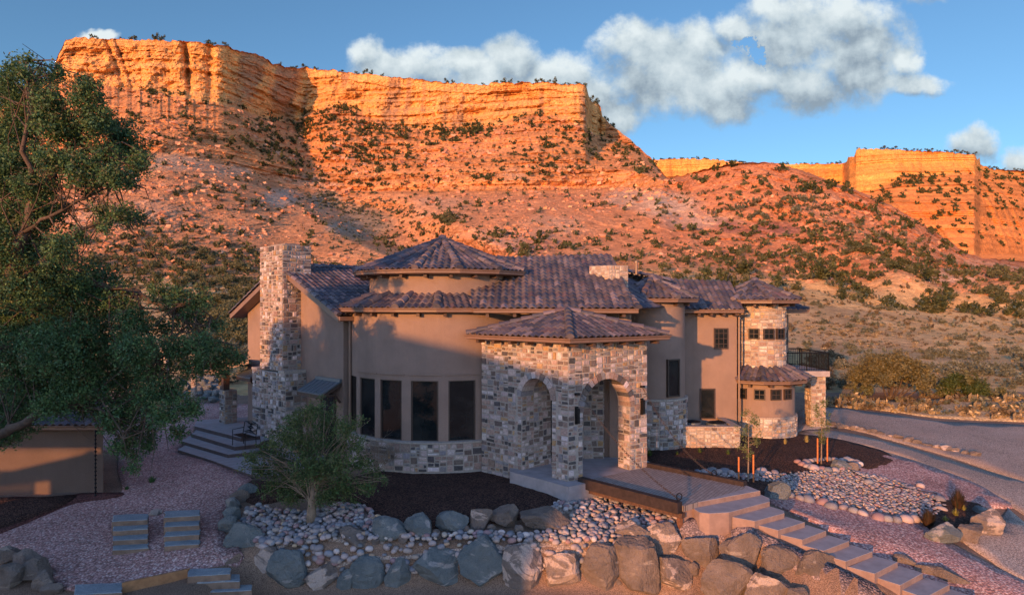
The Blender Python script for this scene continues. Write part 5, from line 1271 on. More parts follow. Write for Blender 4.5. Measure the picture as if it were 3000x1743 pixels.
v1 = np.interp(Uc, [-1000, 600, 1500, 1950, 2520, 3600], [838, 836, 830, 850, 862, 866]); v0 = Vz(.22, Y0)
knots = [(v0, Y0), (v1, Y1), (ft, Y2), (md, Y3), (l2, Y4), (l1, Y5), (cb, Y6), (rV, Y7), (Vz(H - (rV - V0) * Y7 / F - 1.0, Y7 + 40), Y7 + 40), (Vz(H - (rV - V0) * Y7 / F - 30, Y7 + 260), Y7 + 260)]
segs = [70, 75, 110, 75, 26, 75, 62, 6, 4]
VV, YY, KK = [], [], []
for k, n in enumerate(segs):
    t = np.linspace(0, 1, n, endpoint=False)[:, None]
    (va, ya), (vb, yb) = knots[k], knots[k + 1]
    # join the flat foot and the slopes smoothly: interpolate height, not sheet position
    za, zb = H - (va - V0) * ya / F, H - (vb - V0) * yb / F
    Yk = ya + (yb - ya) * t; Zk = za + (zb - za) * (t if k not in (1, 2) else t ** 1.25); YY.append(Yk); VV.append(V0 - (Zk - H) * F / Yk); KK.append(k + t + 0 * Yk)
Vg = np.concatenate(VV); Yg = np.concatenate(YY); Kg = np.concatenate(KK); Ug = np.broadcast_to(Uc, Vg.shape)
def relief(Ug, Vg, Yg, Kg):
    x = (Ug - U0) * Yg / F * 1.6; z = (H - (Vg - V0) * Yg / F) * 1.6
    cl = ((Kg >= 6) & (Kg < 7)) * np.sin(np.clip(Kg - 6, 0, 1) * pi) ** .35 * (Ug < 1480)
    main = sstep(1.6, 3, Kg) * sstep(7.0, 6.6, Kg); d = 0 * x
    # big folds and gullies
    d = d + main * fbm(x * .011, z * .012 + 3, 0, 4) * 16 + main * fbm(x * .045, z * .04, 2., 4) * 5.5 + main * fbm(x * .22, z * .22, 4., 3) * 1.7
    # bench strata on the slopes
    zz2 = z + 3 * fbm(x * .008, z * .02, 7.)
    led = (np.abs(((zz2 / 8.5) % 1) - .5) * 2); d = d + main * (led ** 3) * 3.2 * sstep(3.6, 4.2, Kg) * sstep(500, 800, Ug) * sstep(1660, 1580, Ug)
    led2 = vnoise(zz2 * .7, x * .02); d = d + main * (led2 - .5) * 2.6 * sstep(3.8, 4.4, Kg)
    # cliffs: joints, bowls and bedding
    j = fbm(x * .028, z * .006, 11., 3) * np.where(Ug < 560, 3.5, 7) + np.abs(fbm(x * .09, z * .015, 12., 3)) * np.where(Ug < 560, 1.5, 4) + (np.floor(vnoise(z * .22, x * .006) * 4) / 4) * 2.6 + fbm(x * .3, z * .35, 14., 3) * .9
    d = d + cl * j
    capz = ((Kg > 6.78) & (Kg <= 7)) * (Ug < 1450); d = d - capz * (1.0 + 1.8 * (np.floor(vnoise(x * .09, 2.) * 3) / 3)) * 1.2
    # left butte: slot, alcove and undercut nose
    slot = lambda u0, w_, dep, lean: dep * np.exp(-((Ug - (u0 + (Kg - 6.5) * lean)) / w_) ** 2)
    d = d + cl * (slot(462, 8, 10, -14) + slot(283, 6, 5, -45) + slot(305, 4, 3, -45) + slot(516, 10, 6, 0)) 
    cave = np.exp(-((Ug - 692) / 55) ** 2) * sstep(6.35, 6.02, Kg) * (Kg >= 6); d = d + cave * 16
    cave2 = np.exp(-((Ug - 1165) / 26) ** 2 - ((Vg - 283) / 8) ** 2) + .6 * np.exp(-((Ug - 1110) / 9) ** 2 - ((Vg - 247) / 6) ** 2) + .5 * np.exp(-((Ug - 1130) / 8) ** 2 - ((Vg - 265) / 5) ** 2); d = d + cl * cave2 * 7
    # left spur in front of the shaded gully
    ul = np.interp(Vg, [430, 470, 520, 590, 640, 690], [590, 690, 780, 880, 1000, 1090]); q = Ug - ul
    gully = sstep(-25, 75, q) * sstep(330, 130, q) * sstep(455, 520, Vg) * sstep(690, 630, Vg); d = d + gully * 62
    spur = sstep(-300, 0, q) * sstep(10, -30, q) * sstep(430, 500, Vg) * sstep(700, 640, Vg); d = d - spur * 16
    # ravine between butte and main wall
    d = d + main * np.exp(-((Ug - (735 + (Vg - 300) * .35)) / 45) ** 2) * sstep(290, 330, Vg) * sstep(470, 400, Vg) * 22
    # red hill on the right: smooth flanks with small rills, a pale broken bluff
    d = d + main * np.exp(-((Ug - 1850) / 150.) ** 2 - ((Vg - 540) / 40.) ** 2) * fbm(x * .08, z * .1, 5., 4) * 7
    d = d + main * sstep(1640, 1760, Ug) * (np.abs(fbm(x * .035, z * .012, 81., 3)) * 9 + fbm(x * .1, z * .12, 82., 3) * 3)
    # a low cut track along its foot
    tv = np.interp(Ug, [1650, 1900, 2100, 2380], [588, 592, 606, 640]); d = d + 2.5 * sstep(3, -1, np.abs(Vg - tv) - 1) * sstep(1660, 1750, Ug) * sstep(2370, 2300, Ug)
    # foothills and meadow
    low = sstep(.05, .5, Kg) * sstep(2.6, 1.6, Kg)
    d = d + main * (fbm(x * .55, z * .6, 31., 3) * 1.5 + (np.floor(vnoise(x * .16, z * .3, 9.) * 4) / 4 - .4) * 3.2 * sstep(3.0, 4.0, Kg) + np.abs(fbm(x * .12, z * .1, 33., 3)) * 3.0)
    d = d + cl * ((np.floor(vnoise(x * .12, z * .09, 19.) * 4) / 4) * 3.0 + fbm(x * .5, z * .5, 35., 3) * .9)
    fr = lambda q: q - np.floor(q)      # sawtooth ledges: sharp lip above, sloping rubble below, broken up along the slope
    z3 = z + 5 * fbm(x * .012, z * .01, 51., 3) + 1.2 * fbm(x * .2, 0 * z, 52., 2)
    d = d + main * (1 - fr(z3 / 9.5)) * 3.6 * np.clip(.25 + 1.8 * fbm(x * .03, z * .05, 53., 3), 0, 1) * sstep(3.2, 4.0, Kg)
    d = d + main * (1 - fr(z3 / 3.7 + .3)) * 1.5 * np.clip(.2 + 2 * fbm(x * .05, z * .07, 54., 3), 0, 1) * sstep(2.6, 3.6, Kg)
    d = d + cl * ((1 - fr(z3 / 13.)) * 2.4 * np.clip(.3 + 2 * fbm(x * .02, z * .04, 55., 2), 0, 1) + (1 - fr(x * .06 + .4 * fbm(x * .01, z * .03, 56.))) * 1.8 * np.clip(2 * fbm(x * .02, z * .02, 57., 2), 0, 1))
    return d * .6, low, x / 1.6, z / 1.6, cl, main
d, low, x_, z_, cl_, main_ = relief(Ug, Vg, Yg, Kg)
Yn = Yg + d; Xg = (Ug - U0) * Yn / F; Zg = H - (Vg - V0) * Yn / F
Zg = Zg + low * (fbm(Xg * .03, Yn * .03, 1.) * 1.3 + fbm(Xg * .12, Yn * .12, 2.) * .25) * sstep(0, 1, Kg)
hill = sstep(1.5, 2.2, Kg) * sstep(3.4, 2.6, Kg) * sstep(1850, 2100, Ug); Zg = Zg + hill * np.abs(fbm(Xg * .05, Yn * .05, 8., 3)) * 7
# ---- surface colours (rock and soil kinds, with some gully shade painted in)
def c3a(c): return np.array(c)[None, None, :]
n1 = fbm(Xg * .02, Zg * .03, 1.)[..., None]; n2 = fbm(Xg * .15, Zg * .2, Yn * .02, 4)[..., None]; bed = (vnoise(Zg * .45 + fbm(Xg * .01, 0) * 3, Xg * .003)[..., None] - .5) * 2
C = np.zeros(Vg.shape + (3,))
field = c3a((.66, .44, .21)) * (1 + .25 * n2) + c3a((.04, .0, -.02)) * n1
sage = c3a((.50, .345, .19)) * (1 + .3 * n2)
field = lerp(field, sage, np.clip(fbm(Xg * .05, Yn * .07, 4.)[..., None] * 2.2, 0, 1))
red = c3a((.60, .245, .115)) * (1 + .28 * n2 + .12 * n1)
talus = c3a((.60, .285, .135)) * (1 + .3 * n2 + .1 * n1)
slope = c3a((.61, .265, .105)) * (1 + .24 * n2 + .2 * bed)
cliff = c3a((.80, .40, .135)) * (1 + .10 * n2 + .13 * bed + .1 * n1)
varn = (vnoise(Xg * .35, Zg * .015, 3.) * vnoise(Xg * .08, Zg * .03, 8.))[..., None]; cliff = lerp(cliff, c3a((.36, .20, .12)), np.clip((varn - .33) * 3.2, 0, .7))
K3 = Kg[..., None]; U3 = Ug[..., None]; V3 = Vg[..., None]
rightm = sstep(1560, 1700, U3)
low_c = lerp(talus, red, np.clip(rightm + .5 * sstep(900, 1300, U3), 0, 1))
C = lerp(field, low_c, sstep(1.75, 2.25, K3)); C = lerp(C, lerp(slope, red, rightm), sstep(3.7, 4.05, K3)); C = lerp(C, cliff, sstep(5.97, 6.03, K3) * (U3 < 1490))
C = lerp(C, slope * .9, sstep(6.95, 7.05, K3))
ledge = sstep(4.0, 4.05, K3) * sstep(5.05, 4.98, K3) * sstep(700, 860, U3) * sstep(1660, 1600, U3); C = lerp(C, c3a((.60, .28, .12)) * (1 + .2 * bed + .2 * (vnoise(Xg * .4, Zg * .02)[..., None] - .5)), ledge * .85)
# pale broken sandstone on the red hill, grey clay and dark painted shade and sage in the gully, pale soil mounds at the right foot
def blotch(u, v, ru, rv): return np.clip(1.25 - (((U3 - u) / ru) ** 2 + ((V3 - v) / rv) ** 2) + .9 * fbm(Xg * .06, Zg * .09, 6.)[..., None], 0, 1)
for (u, v, ru, rv, c) in [(1640,505,90,38,(.60,.42,.29)),(1720,545,110,24,(.57,.36,.25)),(1540,490,50,30,(.56,.36,.24)),(1900,565,90,18,(.38,.16,.115)),(1790,560,40,20,(.36,.15,.11)),(690,490,60,26,(.42,.36,.28)),(840,560,40,16,(.45,.38,.30)),(880,545,85,55,(.30,.25,.17)),(800,500,50,30,(.33,.27,.19)),(2330,700,120,18,(.52,.35,.25)),(2200,680,70,18,(.5,.33,.24)),(1300,600,120,30,(.47,.23,.15)),(430,400,90,30,(.5,.34,.22)),(560,420,60,20,(.5,.33,.21))]:
    C = lerp(C, c3a(c) * (1 + .25 * n2), blotch(u, v, ru, rv) * .85)
out_ = np.clip(fbm(Xg * .035, Zg * .07, 61., 4) * 3.0 - .8, 0, 1)[..., None] * sstep(2.1, 2.6, K3) * sstep(5.6, 5.0, K3)
C = lerp(C, c3a((.62, .38, .24)) * (1 + .2 * n2), out_ * .6)
sp1 = (vnoise(Xg * 1.1, Zg * 1.3, Yn * .3) > .80)[..., None] * sstep(1.9, 2.4, K3) * sstep(6.0, 5.9, K3); C = C * (1 + .35 * sp1)
sp2 = (vnoise(Xg * .8 + 9, Zg * 1.1, Yn * .3) < .17)[..., None] * sstep(1.9, 2.4, K3) * sstep(6.0, 5.9, K3); C = C * (1 - .4 * sp2)
C = np.clip(C, .01, .85)
def grid_mesh(name, X, Y, Z, C, mat, smooth=False):
    R_, Cn = X.shape; me = bpy.data.meshes.new(name); V = np.stack([X, Y, Z], -1).reshape(-1, 3).astype(np.float32); idx = np.arange(R_ * Cn, dtype=np.int32).reshape(R_, Cn)
    f = np.stack([idx[:-1, :-1], idx[:-1, 1:], idx[1:, 1:], idx[1:, :-1]], -1).reshape(-1, 4)
    me.vertices.add(len(V)); me.vertices.foreach_set('co', V.ravel()); me.loops.add(f.size); me.loops.foreach_set('vertex_index', f.ravel()); me.polygons.add(len(f))
    me.polygons.foreach_set('loop_start', np.arange(0, f.size, 4, dtype=np.int32)); me.polygons.foreach_set('loop_total', np.full(len(f), 4, dtype=np.int32)); me.polygons.foreach_set('use_smooth', np.full(len(f), smooth))
    me.update(calc_edges=True); at = me.attributes.new('col', 'FLOAT_COLOR', 'POINT'); a = np.ones((len(V), 4), np.float32); a[:, :3] = C.reshape(-1, 3); at.data.foreach_set('color', a.ravel())
    me.materials.append(mat); o = bpy.data.objects.new(name, me); COL.objects.link(o); return o
def m_land():
    m, t, b = newmat('desert_rock_and_soil', .95, .1); q = NT(t); co = q.co('Object')
    fine = q.noise(.9, 8, .7, vec=co); mid = q.noise(.16, 8, .68, vec=co)
    f = q.math('MULTIPLY', q.range(fine, .25, .75, .62, 1.36), q.range(mid, .3, .7, .8, 1.2))
    v = q.vor(.55, vec=co); f = q.math('MULTIPLY', f, q.range(v.outputs['Distance'], .0, .22, 1.22, 1.))
    wv = q.n('ShaderNodeVectorMath', operation='ADD'); q.l(co, wv.inputs[0]); nn_ = q.n('ShaderNodeTexNoise'); nn_.inputs['Scale'].default_value = .08; q.l(co, nn_.inputs[0])
    sc_ = q.n('ShaderNodeVectorMath', operation='SCALE'); q.l(nn_.outputs['Color'], sc_.inputs[0]); sc_.inputs[3].default_value = 9.; q.l(sc_.outputs[0], wv.inputs[1])
    ck1 = q.vor(.11, 'DISTANCE_TO_EDGE', wv.outputs[0], (1, 1, 1.7)); ck2 = q.vor(.34, 'DISTANCE_TO_EDGE', wv.outputs[0], (.6, .6, 2.2))
    geo = q.n('ShaderNodeNewGeometry'); sp_ = q.n('ShaderNodeSeparateXYZ'); q.l(geo.outputs['Normal'], sp_.inputs[0]); steep = q.range(sp_.outputs[2], .35, .75, 1., 0.)
    cr_ = q.math('MULTIPLY', q.range(ck1.outputs['Distance'], .0, .045, .62, 1.), q.range(ck2.outputs['Distance'], .0, .07, .72, 1.))
    cr_ = q.math('ADD', q.math('MULTIPLY', q.math('SUBTRACT', cr_, 1.), steep), 1.); f = q.math('MULTIPLY', f, cr_)
    x = q.n('ShaderNodeVectorMath', operation='SCALE'); q.l(q.attr(), x.inputs[0]); q.l(f, x.inputs[3]); q.l(x.outputs[0], b.inputs['Base Color'])
    n0 = q.bump(cr_, None, .8, 1.0)
    n = q.bump(mid, None, 1.0, 2.2, prev=n0); q.bump(fine, b, 1.0, .6, prev=n); return m
M['land'] = m_land(); M['plain'] = m_plain('valley_floor', (.10, .10, .065), .95, .4, .01, 0)
tag(grid_mesh('mesa_hillside', Xg, Yn, Zg, C, M['land']), kind='structure')

# ---- far mesa on the right, with the low plateau that joins it
frV = curve([(1450,398),(1600,394),(1620,393),(1700,391),(1760,393),(1800,398),(1840,402),(1900,406),(1960,404),(2060,402),(2078,401),(2084,399),(2087,386),(2103,386),(2106,370),(2112,366),(2180,368),(2240,372),(2300,373),(2400,381),(2410,384),(2406,395),(2412,404),(2440,416),(2520,421),(2800,430),(3600,450)])
frY = curve([(1450,1150),(2078,1120),(2086,905),(2106,880),(2200,860),(2400,850),(2412,900),(2520,960),(3600,1000)])
fcV = curve([(1450,470),(2078,474),(2086,480),(2150,470),(2200,448),(2230,428),(2300,432),(2350,425),(2400,420),(2440,428),(2520,432),(3600,460)])
Uf = np.linspace(1450, 3600, 760); a, b = frV(Uf) + (vnoise(Uf * .2, 3.) - .5) * 4, fcV(Uf); Yr = blend(frY, Uf, 3); 
kn = [(np.full_like(Uf, 700.), Yr * .62), (np.interp(Uf, [1450, 2100, 2520, 3600], [620, 625, 625, 640]), Yr - 150), (np.interp(Uf, [1450, 2100, 2200, 3600], [520, 540, 505, 520]), Yr - 95), (b, Yr - 26), (a, Yr), (a + 6, Yr + 60), (a + 60, Yr + 500)]
VV, YY, KK = [], [], []
for k, n in enumerate([14, 60, 60, 70, 4, 3]):
    t = np.linspace(0, 1, n, endpoint=False)[:, None]; (va, ya), (vb, yb) = kn[k], kn[k + 1]; YY.append(ya + (yb - ya) * t); VV.append(va + (vb - va) * t); KK.append(k + t + 0 * ya)
Vf = np.concatenate(VV); Yf = np.concatenate(YY); Kf = np.concatenate(KK); Uff = np.broadcast_to(Uf, Vf.shape); xf = (Uff - U0) * Yf / F; zf = H - (Vf - V0) * Yf / F
zw = zf + 5 * fbm(xf * .006, zf * .01, 3.)
dd = np.sin(np.clip((Kf - .9) / 3.1, 0, 1) * pi) ** .3 * (fbm(xf * .016, zf * .005, 21., 4) * 22 + np.abs(fbm(xf * .06, zf * .01, 22., 3)) * 9 + (np.floor(vnoise(zw * .10, xf * .002) * 5) / 5) * 12 + fbm(xf * .2, zf * .3, 4.) * 1.6)
Yf2 = Yf + dd; Xf = (Uff - U0) * Yf2 / F; Zf = H - (Vf - V0) * Yf2 / F
bedf = (vnoise(zw * .3, xf * .002)[..., None] - .5) * 2; nf = fbm(Xf * .05, Zf * .08)[..., None]; Kf3 = Kf[..., None]
Cf = c3a((.72, .32, .085)) * (1 + .26 * bedf + .16 * nf); Cf = lerp(Cf, c3a((.62, .24, .075)) * (1 + .3 * bedf + .15 * nf), sstep(3.05, 2.95, Kf3)); Cf = np.clip(Cf, .02, .85)
tag(grid_mesh('far_mesa', Xf, Yf2, Zf, Cf, M['land']), kind='structure')

mb = MB(); n = 48; mb.idx([mb.vert((4000 * cos(2 * pi * k / n), 4000 * sin(2 * pi * k / n), -4.6)) for k in range(n)]); pl_ = mb.build('plain', M['plain']); tag(pl_, kind='structure')
# ---------------------------------------------------------------- vegetation
def leaf_cloud(rs, centers, radii, counts, size, cols, squash=.8, spray=14, flat=0.0, sub=.22):
    """many small leaf quads gathered in twig sprays; returns verts, quads, colours"""
    P = []; Cc = []
    cols = np.array(cols)
    for c, r, n in zip(centers, radii, counts):
        ns = max(1, int(n / spray)); 
        u = rs.normal(size=(ns, 3)); u /= np.linalg.norm(u, axis=1)[:, None]; rr = rs.rand(ns) ** .45 * r
        sc = np.array(c) + u * rr[:, None] * np.array([1, 1, squash])
        ax = rs.normal(size=(ns, 3)); ax[:, 2] -= .2; ax /= np.linalg.norm(ax, axis=1)[:, None]
        t = rs.rand(ns, spray, 1) - .5
        p = sc[:, None] + ax[:, None] * t * sub * 2.4 + rs.normal(size=(ns, spray, 3)) * sub * .32
        base = cols[rs.randint(len(cols), size=ns)] * (rs.rand(ns, 1) * .5 + .75)
        P.append(p.reshape(-1, 3)); Cc.append((base[:, None] * (.8 + .4 * rs.rand(ns, spray, 1))).reshape(-1, 3))
    P = np.concatenate(P); Cc = np.concatenate(Cc); N = len(P)
    a = rs.normal(size=(N, 3)); a /= np.linalg.norm(a, axis=1)[:, None]; b = np.cross(a, rs.normal(size=(N, 3))); b /= np.linalg.norm(b, axis=1)[:, None]
    s = size * (.6 + .8 * rs.rand(N, 1)); a = a * s; b = b * s * .5
    V = np.stack([P - a, P - b, P + a, P + b], 1).reshape(-1, 3); Fq = np.arange(N * 4).reshape(N, 4)
    C = np.ones((N, 4)); C[:, :3] = Cc
    return V, Fq, C
def leaf_obj(name, data, parent=None, origin=(0, 0, 0), mat='leaf'):
    V, Fq, C = data; o = big_mesh(name, [V - np.array(origin)], [Fq], [C], M[mat], smooth=False); o.location = origin
    if parent is not None: child(o, parent)
    return o
G_DARK = [(.06,.115,.045),(.08,.145,.05),(.046,.09,.042),(.105,.17,.06),(.065,.13,.062)]
G_OLIVE = [(.125,.12,.055),(.095,.10,.045),(.15,.14,.065),(.075,.08,.04)]
G_JUN = [(.060,.070,.026),(.045,.058,.024),(.08,.085,.03),(.10,.095,.035)]
G_SAGE = [(.15,.15,.105),(.12,.125,.085),(.18,.175,.12),(.10,.105,.07)]
G_BROWN = [(.16,.12,.07),(.20,.15,.09),(.12,.09,.055)]

# ---- the big tree on the left
TL = empty('broad_tree', (-16.3, 17.5, -.7), 'large dark green broadleaf tree filling the left edge of the picture', 'tree')
up = [(67,146,9),(28,168,14),(48,160,12),(100,172,12),(146,176,16),(20,200,26),(55,182,18),(90,196,22),(130,200,18),(20,232,40),(70,238,42),(118,246,38),(60,290,55),(20,330,58),(130,306,46),(205,205,15),(220,212,20),(214,246,36),(180,318,46),(240,296,40),(290,326,40),(312,368,44),(252,382,42),(338,410,24),(200,420,44),(140,392,40),(60,400,55),(10,430,60),(280,438,34),(322,446,20),(90,462,46),(222,466,26),(30,520,60),(100,536,46),(0,600,70),(70,604,55),(150,516,26),(255,522,24),(298,526,26),(330,536,24),(150,612,40),(196,580,20),(255,560,12),(346,390,16)]
dn = [(60,690,90),(160,684,62),(240,690,48),(0,770,90),(100,780,90),(200,760,74),(286,742,48),(326,792,42),(150,860,88),(50,880,90),(250,850,74),(330,862,52),(396,722,30),(440,742,38),(488,738,30),(528,800,22),(466,780,34),(398,806,26),(432,858,34),(500,852,40),(548,872,34),(588,884,18),(480,900,36),(536,908,24),(380,908,44),(300,930,66),(200,950,68),(100,960,78),(20,990,64),(380,972,44),(330,1000,52),(280,1030,40),(428,960,34),(458,1002,30),(400,1022,34),(350,1062,38),(300,1092,28),(326,1120,18),(436,1062,22),(478,1012,16),(330,1150,10),(130,1000,40),(40,1040,44),(10,1075,30),(206,1000,32),(360,1096,18)]
rs = np.random.RandomState(11); cen, rad, cnt = [], [], []
for L, Yb in ((up, 16.2), (dn, 17.6)):
    for (U, V, r) in L:
        Y = Yb + rs.uniform(-1.0, 1.2); c = PY(U, V, Y); rm = r * Y / F * 1.08; cen.append(c); rad.append(rm); cnt.append(int(2600 * (r / 45) ** 2 * (1 if L is dn else 1.05)) if r > 20 else int(26 * r))
data = leaf_cloud(rs, cen, rad, cnt, .034, G_DARK + G_DARK[:2] + G_OLIVE[:1], .85, 16, sub=.16)
leaf_obj('crown', data, TL)
# sunlit side sprigs and fresh growth
mb = MB()
def limb(pts, r0, r1, n=7, wob=.04):
    P_ = [PY(*p) for p in pts]; out_ = []; rnd = random.Random(int(pts[0][1]))
    for k in range(len(P_) - 1):
        for j in range(4):
            q = P_[k].lerp(P_[k + 1], j / 4); out_.append(q + Vector((rnd.uniform(-wob, wob), rnd.uniform(-wob, wob), rnd.uniform(-wob, wob))))
    out_.append(P_[-1]); m_ = len(out_); mb.tube(out_, [lerp(r0, r1, k / (m_ - 1)) for k in range(m_)], n); return out_
trunk = limb([(-420,1330,16.6),(-400,1100,16.8),(-330,900,17),(-260,760,17)], .34, .24)
limbs = [([(-330,900,17),(-60,1110,17.2),(0,1062,17.2),(60,1038,17),(110,1010,17),(200,990,17.4),(300,985,17.8)], .17, .05), ([(-260,760,17),(-60,740,16.8),(20,700,16.5),(60,570,16.3),(88,480,16.2),(150,402,16.2),(190,340,16.2),(215,250,16.2)], .20, .02),
 ([(88,480,16.2),(60,380,16),(70,260,16),(66,150,16)], .08, .01), ([(150,402,16.2),(230,370,16),(300,350,16)], .05, .012), ([(20,700,16.5),(140,620,16.6),(200,570,16.6),(260,540,16.6),(330,535,16.6)], .07, .012),
 ([(-60,740,16.8),(120,700,17.3),(250,702,17.8),(330,720,18),(420,762,18),(470,800,18),(520,860,18)], .13, .02), ([(420,762,18),(480,740,18),(530,790,18)], .04, .01), ([(330,720,18),(380,860,17.8),(400,960,17.6),(350,1060,17.4)], .05, .012),
 ([(200,990,17.4),(290,1030,17.2),(310,1100,17)], .05, .01), ([(-330,900,17),(-100,860,17.2),(80,850,17.4),(220,870,17.8)], .13, .02), ([(60,570,16.3),(150,520,16),(230,470,16),(290,440,16)], .05, .01)]
allp = []
for p, a, b in limbs: allp += limb(p, a, b, 6, .06)
rnd = random.Random(5)
for k in range(430):           # fine twigs from limb points towards the leaf masses
    p = rnd.choice(allp); c = min(rnd.sample(range(len(cen)), 8), key=lambda i: (cen[i] - p).length); c = cen[c] + Vector((rnd.gauss(0, .3), rnd.gauss(0, .3), rnd.gauss(0, .3)))
    if (c - p).length > 2.6: continue
    mid_ = p.lerp(c, .5) + Vector((rnd.gauss(0, .12), rnd.gauss(0, .12), rnd.gauss(0, .12))); mb.tube([p, mid_, c], [.022, .013, .005], 4, cap=False)
child(mb.build('trunk', M['bark'], smooth=True), TL)

# ---- small tree in front of the bay
TB = empty('small_tree', tuple(G(766, 1288)), 'small rounded olive green tree growing among the pebbles in front of the bay', 'tree')
Yt = G(766, 1288).y
bl = [(770,1008,26),(738,1034,34),(800,1034,34),(846,1052,28),(884,1036,12),(700,1076,38),(760,1090,46),(830,1096,44),(880,1092,22),(656,1112,30),(618,1126,20),(690,1140,44),(760,1150,50),(832,1148,44),(892,1140,28),(924,1166,18),(638,1158,28),(700,1190,44),(770,1196,46),(842,1200,40),(902,1196,24),(716,1220,28),(800,1226,28),(650,1206,18),(872,1230,12),(820,1000,10),(790,980,8),(600,1150,8),(944,1182,10)]
rs = np.random.RandomState(21); cen, rad, cnt = [], [], []
for (U, V, r) in bl:
    Y = Yt + rs.uniform(-.9, .9); cen.append(PY(U, V, Y)); rad.append(r * Y / F); cnt.append(int(1500 * (r / 40) ** 2))
leaf_obj('crown', leaf_cloud(rs, cen, rad, cnt, .032, [(.10,.13,.045),(.075,.11,.04),(.13,.15,.055),(.055,.08,.035),(.07,.13,.045)], .8, 12, sub=.14), TB)
mb = MB(); root = G(766, 1290); tk = [root - zz * .1, PY(766, 1255, Yt), PY(770, 1215, Yt), PY(764, 1170, Yt)]; mb.tube(tk, [.15, .125, .11, .09], 9, (.5,)*3); rnd = random.Random(4)
for k in range(120):
    a = tk[rnd.choice((1, 2, 3))].lerp(tk[3], rnd.random()); c = cen[rnd.randrange(len(cen))] + Vector((rnd.gauss(0, .2), rnd.gauss(0, .2), rnd.gauss(0, .15))); m_ = a.lerp(c, .45) + Vector((rnd.gauss(0, .08), rnd.gauss(0, .08), .12))
    mb.tube([a, m_, c], [.035 if k < 14 else .012, .02 if k < 14 else .008, .004], 4, cap=False)
child(mb.build('trunk', M['bark_pale'], smooth=True), TB)
# bare twiggy shrub right of it
BS = G(925, 1170); mb = MB(); rnd = random.Random(9)
def twig(p, d, L, r, dep):
    q = p + d * L; mb.tube([p, p.lerp(q, .5) + Vector((rnd.gauss(0, .02), rnd.gauss(0, .02), 0)), q], [r, r * .8, r * .5], 4, cap=False)
    if dep:
        for _ in range(3 if dep > 1 else 2): nd = (d + Vector((rnd.gauss(0, .55), rnd.gauss(0, .55), rnd.gauss(.1, .35)))).normalized(); twig(p.lerp(q, rnd.uniform(.5, 1)), nd, L * rnd.uniform(.6, .85), r * .6, dep - 1)
for k in range(9): twig(BS, Vector((rnd.gauss(.25, .4), rnd.gauss(0, .35), 1)).normalized(), .62, .014, 4)
o = mb.build('bare_shrub', M['bark_pale'], origin=tuple(BS)); tag(o, 'bare branched twiggy shrub in front of the narrow bay windows', 'shrub')

# ---- young staked trees
def sapling(Ub, Vb, Vt, stakes, label, seed, wpx):
    b = G(Ub, Vb); t = empty('sapling', tuple(b), label, 'tree'); Y = b.y; rs = np.random.RandomState(seed)
    top = PY(Ub + 2, Vt, Y); mb = MB(); mb.tube([b - zz * .1, b.lerp(top, .5), top], [.028, .018, .005], 6, (.5,)*3)
    cen, rad, cnt = [], [], []
    hgt = top.z - b.z
    for k in range(26):
        f = .34 + .64 * (k + .5) / 26; wd = wpx * Y / F * .5 * (sin(pi * min(1, (1.02 - f) / .62)) ** .7) * (.55 + .6 * rs.rand()); a = rs.rand() * 6.28
        c = b.lerp(top, f) + Vector((wd * cos(a), wd * sin(a), .0)); cen.append(c); rad.append(.13 * (1.2 - f * .6)); cnt.append(60); mb.tube([b.lerp(top, f - .05), c], [.008, .003], 4, cap=False)
    child(mb.build('trunk', M['bark_pale']), t); leaf_obj('crown', leaf_cloud(rs, cen, rad, cnt, .026, [(.12,.145,.055),(.09,.12,.045),(.15,.165,.06)], 1, 8, sub=.09), t)
    for (U, V0_, V1_) in stakes:
        p = G(U, V1_); q = PY(U, V0_, p.y); mb = MB(); mb.tube([p - zz * .2, q], .028, 7); tag(mb.build('tree_stake', M['stake']), 'orange wooden stake %s the %s' % ('left of' if U < Ub else 'right of', 'sapling beside the bridge' if Ub < 1900 else 'sapling in the ring of stones'), 'stake')
sapling(1841, 1190, 1008, [(1818,1124,1186),(1842+12,1118,1192)], 'young staked tree with a pale trunk beside the bridge', 31, 66)
sapling(2021, 1145, 982, [(2012,1078,1145),(2036,1076,1140)], 'young narrow staked tree inside the ring of stones', 32, 42)

# ---- grasses and small plants
def grass_clump(U, V, wpx, hpx, cols, label, name='grass_clump', cat='grass', seed=0, blades=90, group=None):
    b = G(U, V); Y = b.y; w_ = wpx * Y / F; h_ = hpx * Y / F; rs = np.random.RandomState(seed + int(U)); mb = MB(); cols = list(cols)
    for k in range(blades):
        a = rs.rand() * 6.28; sp = rs.rand(); tip = Vector((cos(a) * w_ / 2 * sp, sin(a) * w_ / 2 * sp, h_ * (1.0 - .45 * sp ** 2) * rs.uniform(.75, 1.05))); r0 = Vector((cos(a), sin(a), 0)) * w_ * .08
        m_ = r0.lerp(tip, .55) + zz * h_ * .12 * sp; s_ = Vector((-sin(a), cos(a), 0)) * (.005 + .004 * rs.rand()); c = cols[rs.randint(len(cols))]; k_ = rs.uniform(.7, 1.25); c = (c[0] * k_, c[1] * k_, c[2] * k_)
        mb.face([r0 - s_, r0 + s_, m_ + s_ * .8, m_ - s_ * .8], c); mb.face([m_ - s_ * .8, m_ + s_ * .8, tip], c)
    o = mb.build(name, M['leaf']); o.location = b; return tag(o, label, cat, group)
grass_clump(2357, 1256, 60, 58, [(.05,.03,.018),(.09,.05,.03),(.035,.04,.02)], 'tall dark red fountain grass in the corner bed, the rear one', seed=1, blades=420)
grass_clump(2284, 1298, 62, 50, [(.05,.03,.018),(.08,.045,.028),(.03,.035,.02)], 'dark red fountain grass in the corner bed, the front one', seed=2, blades=420)
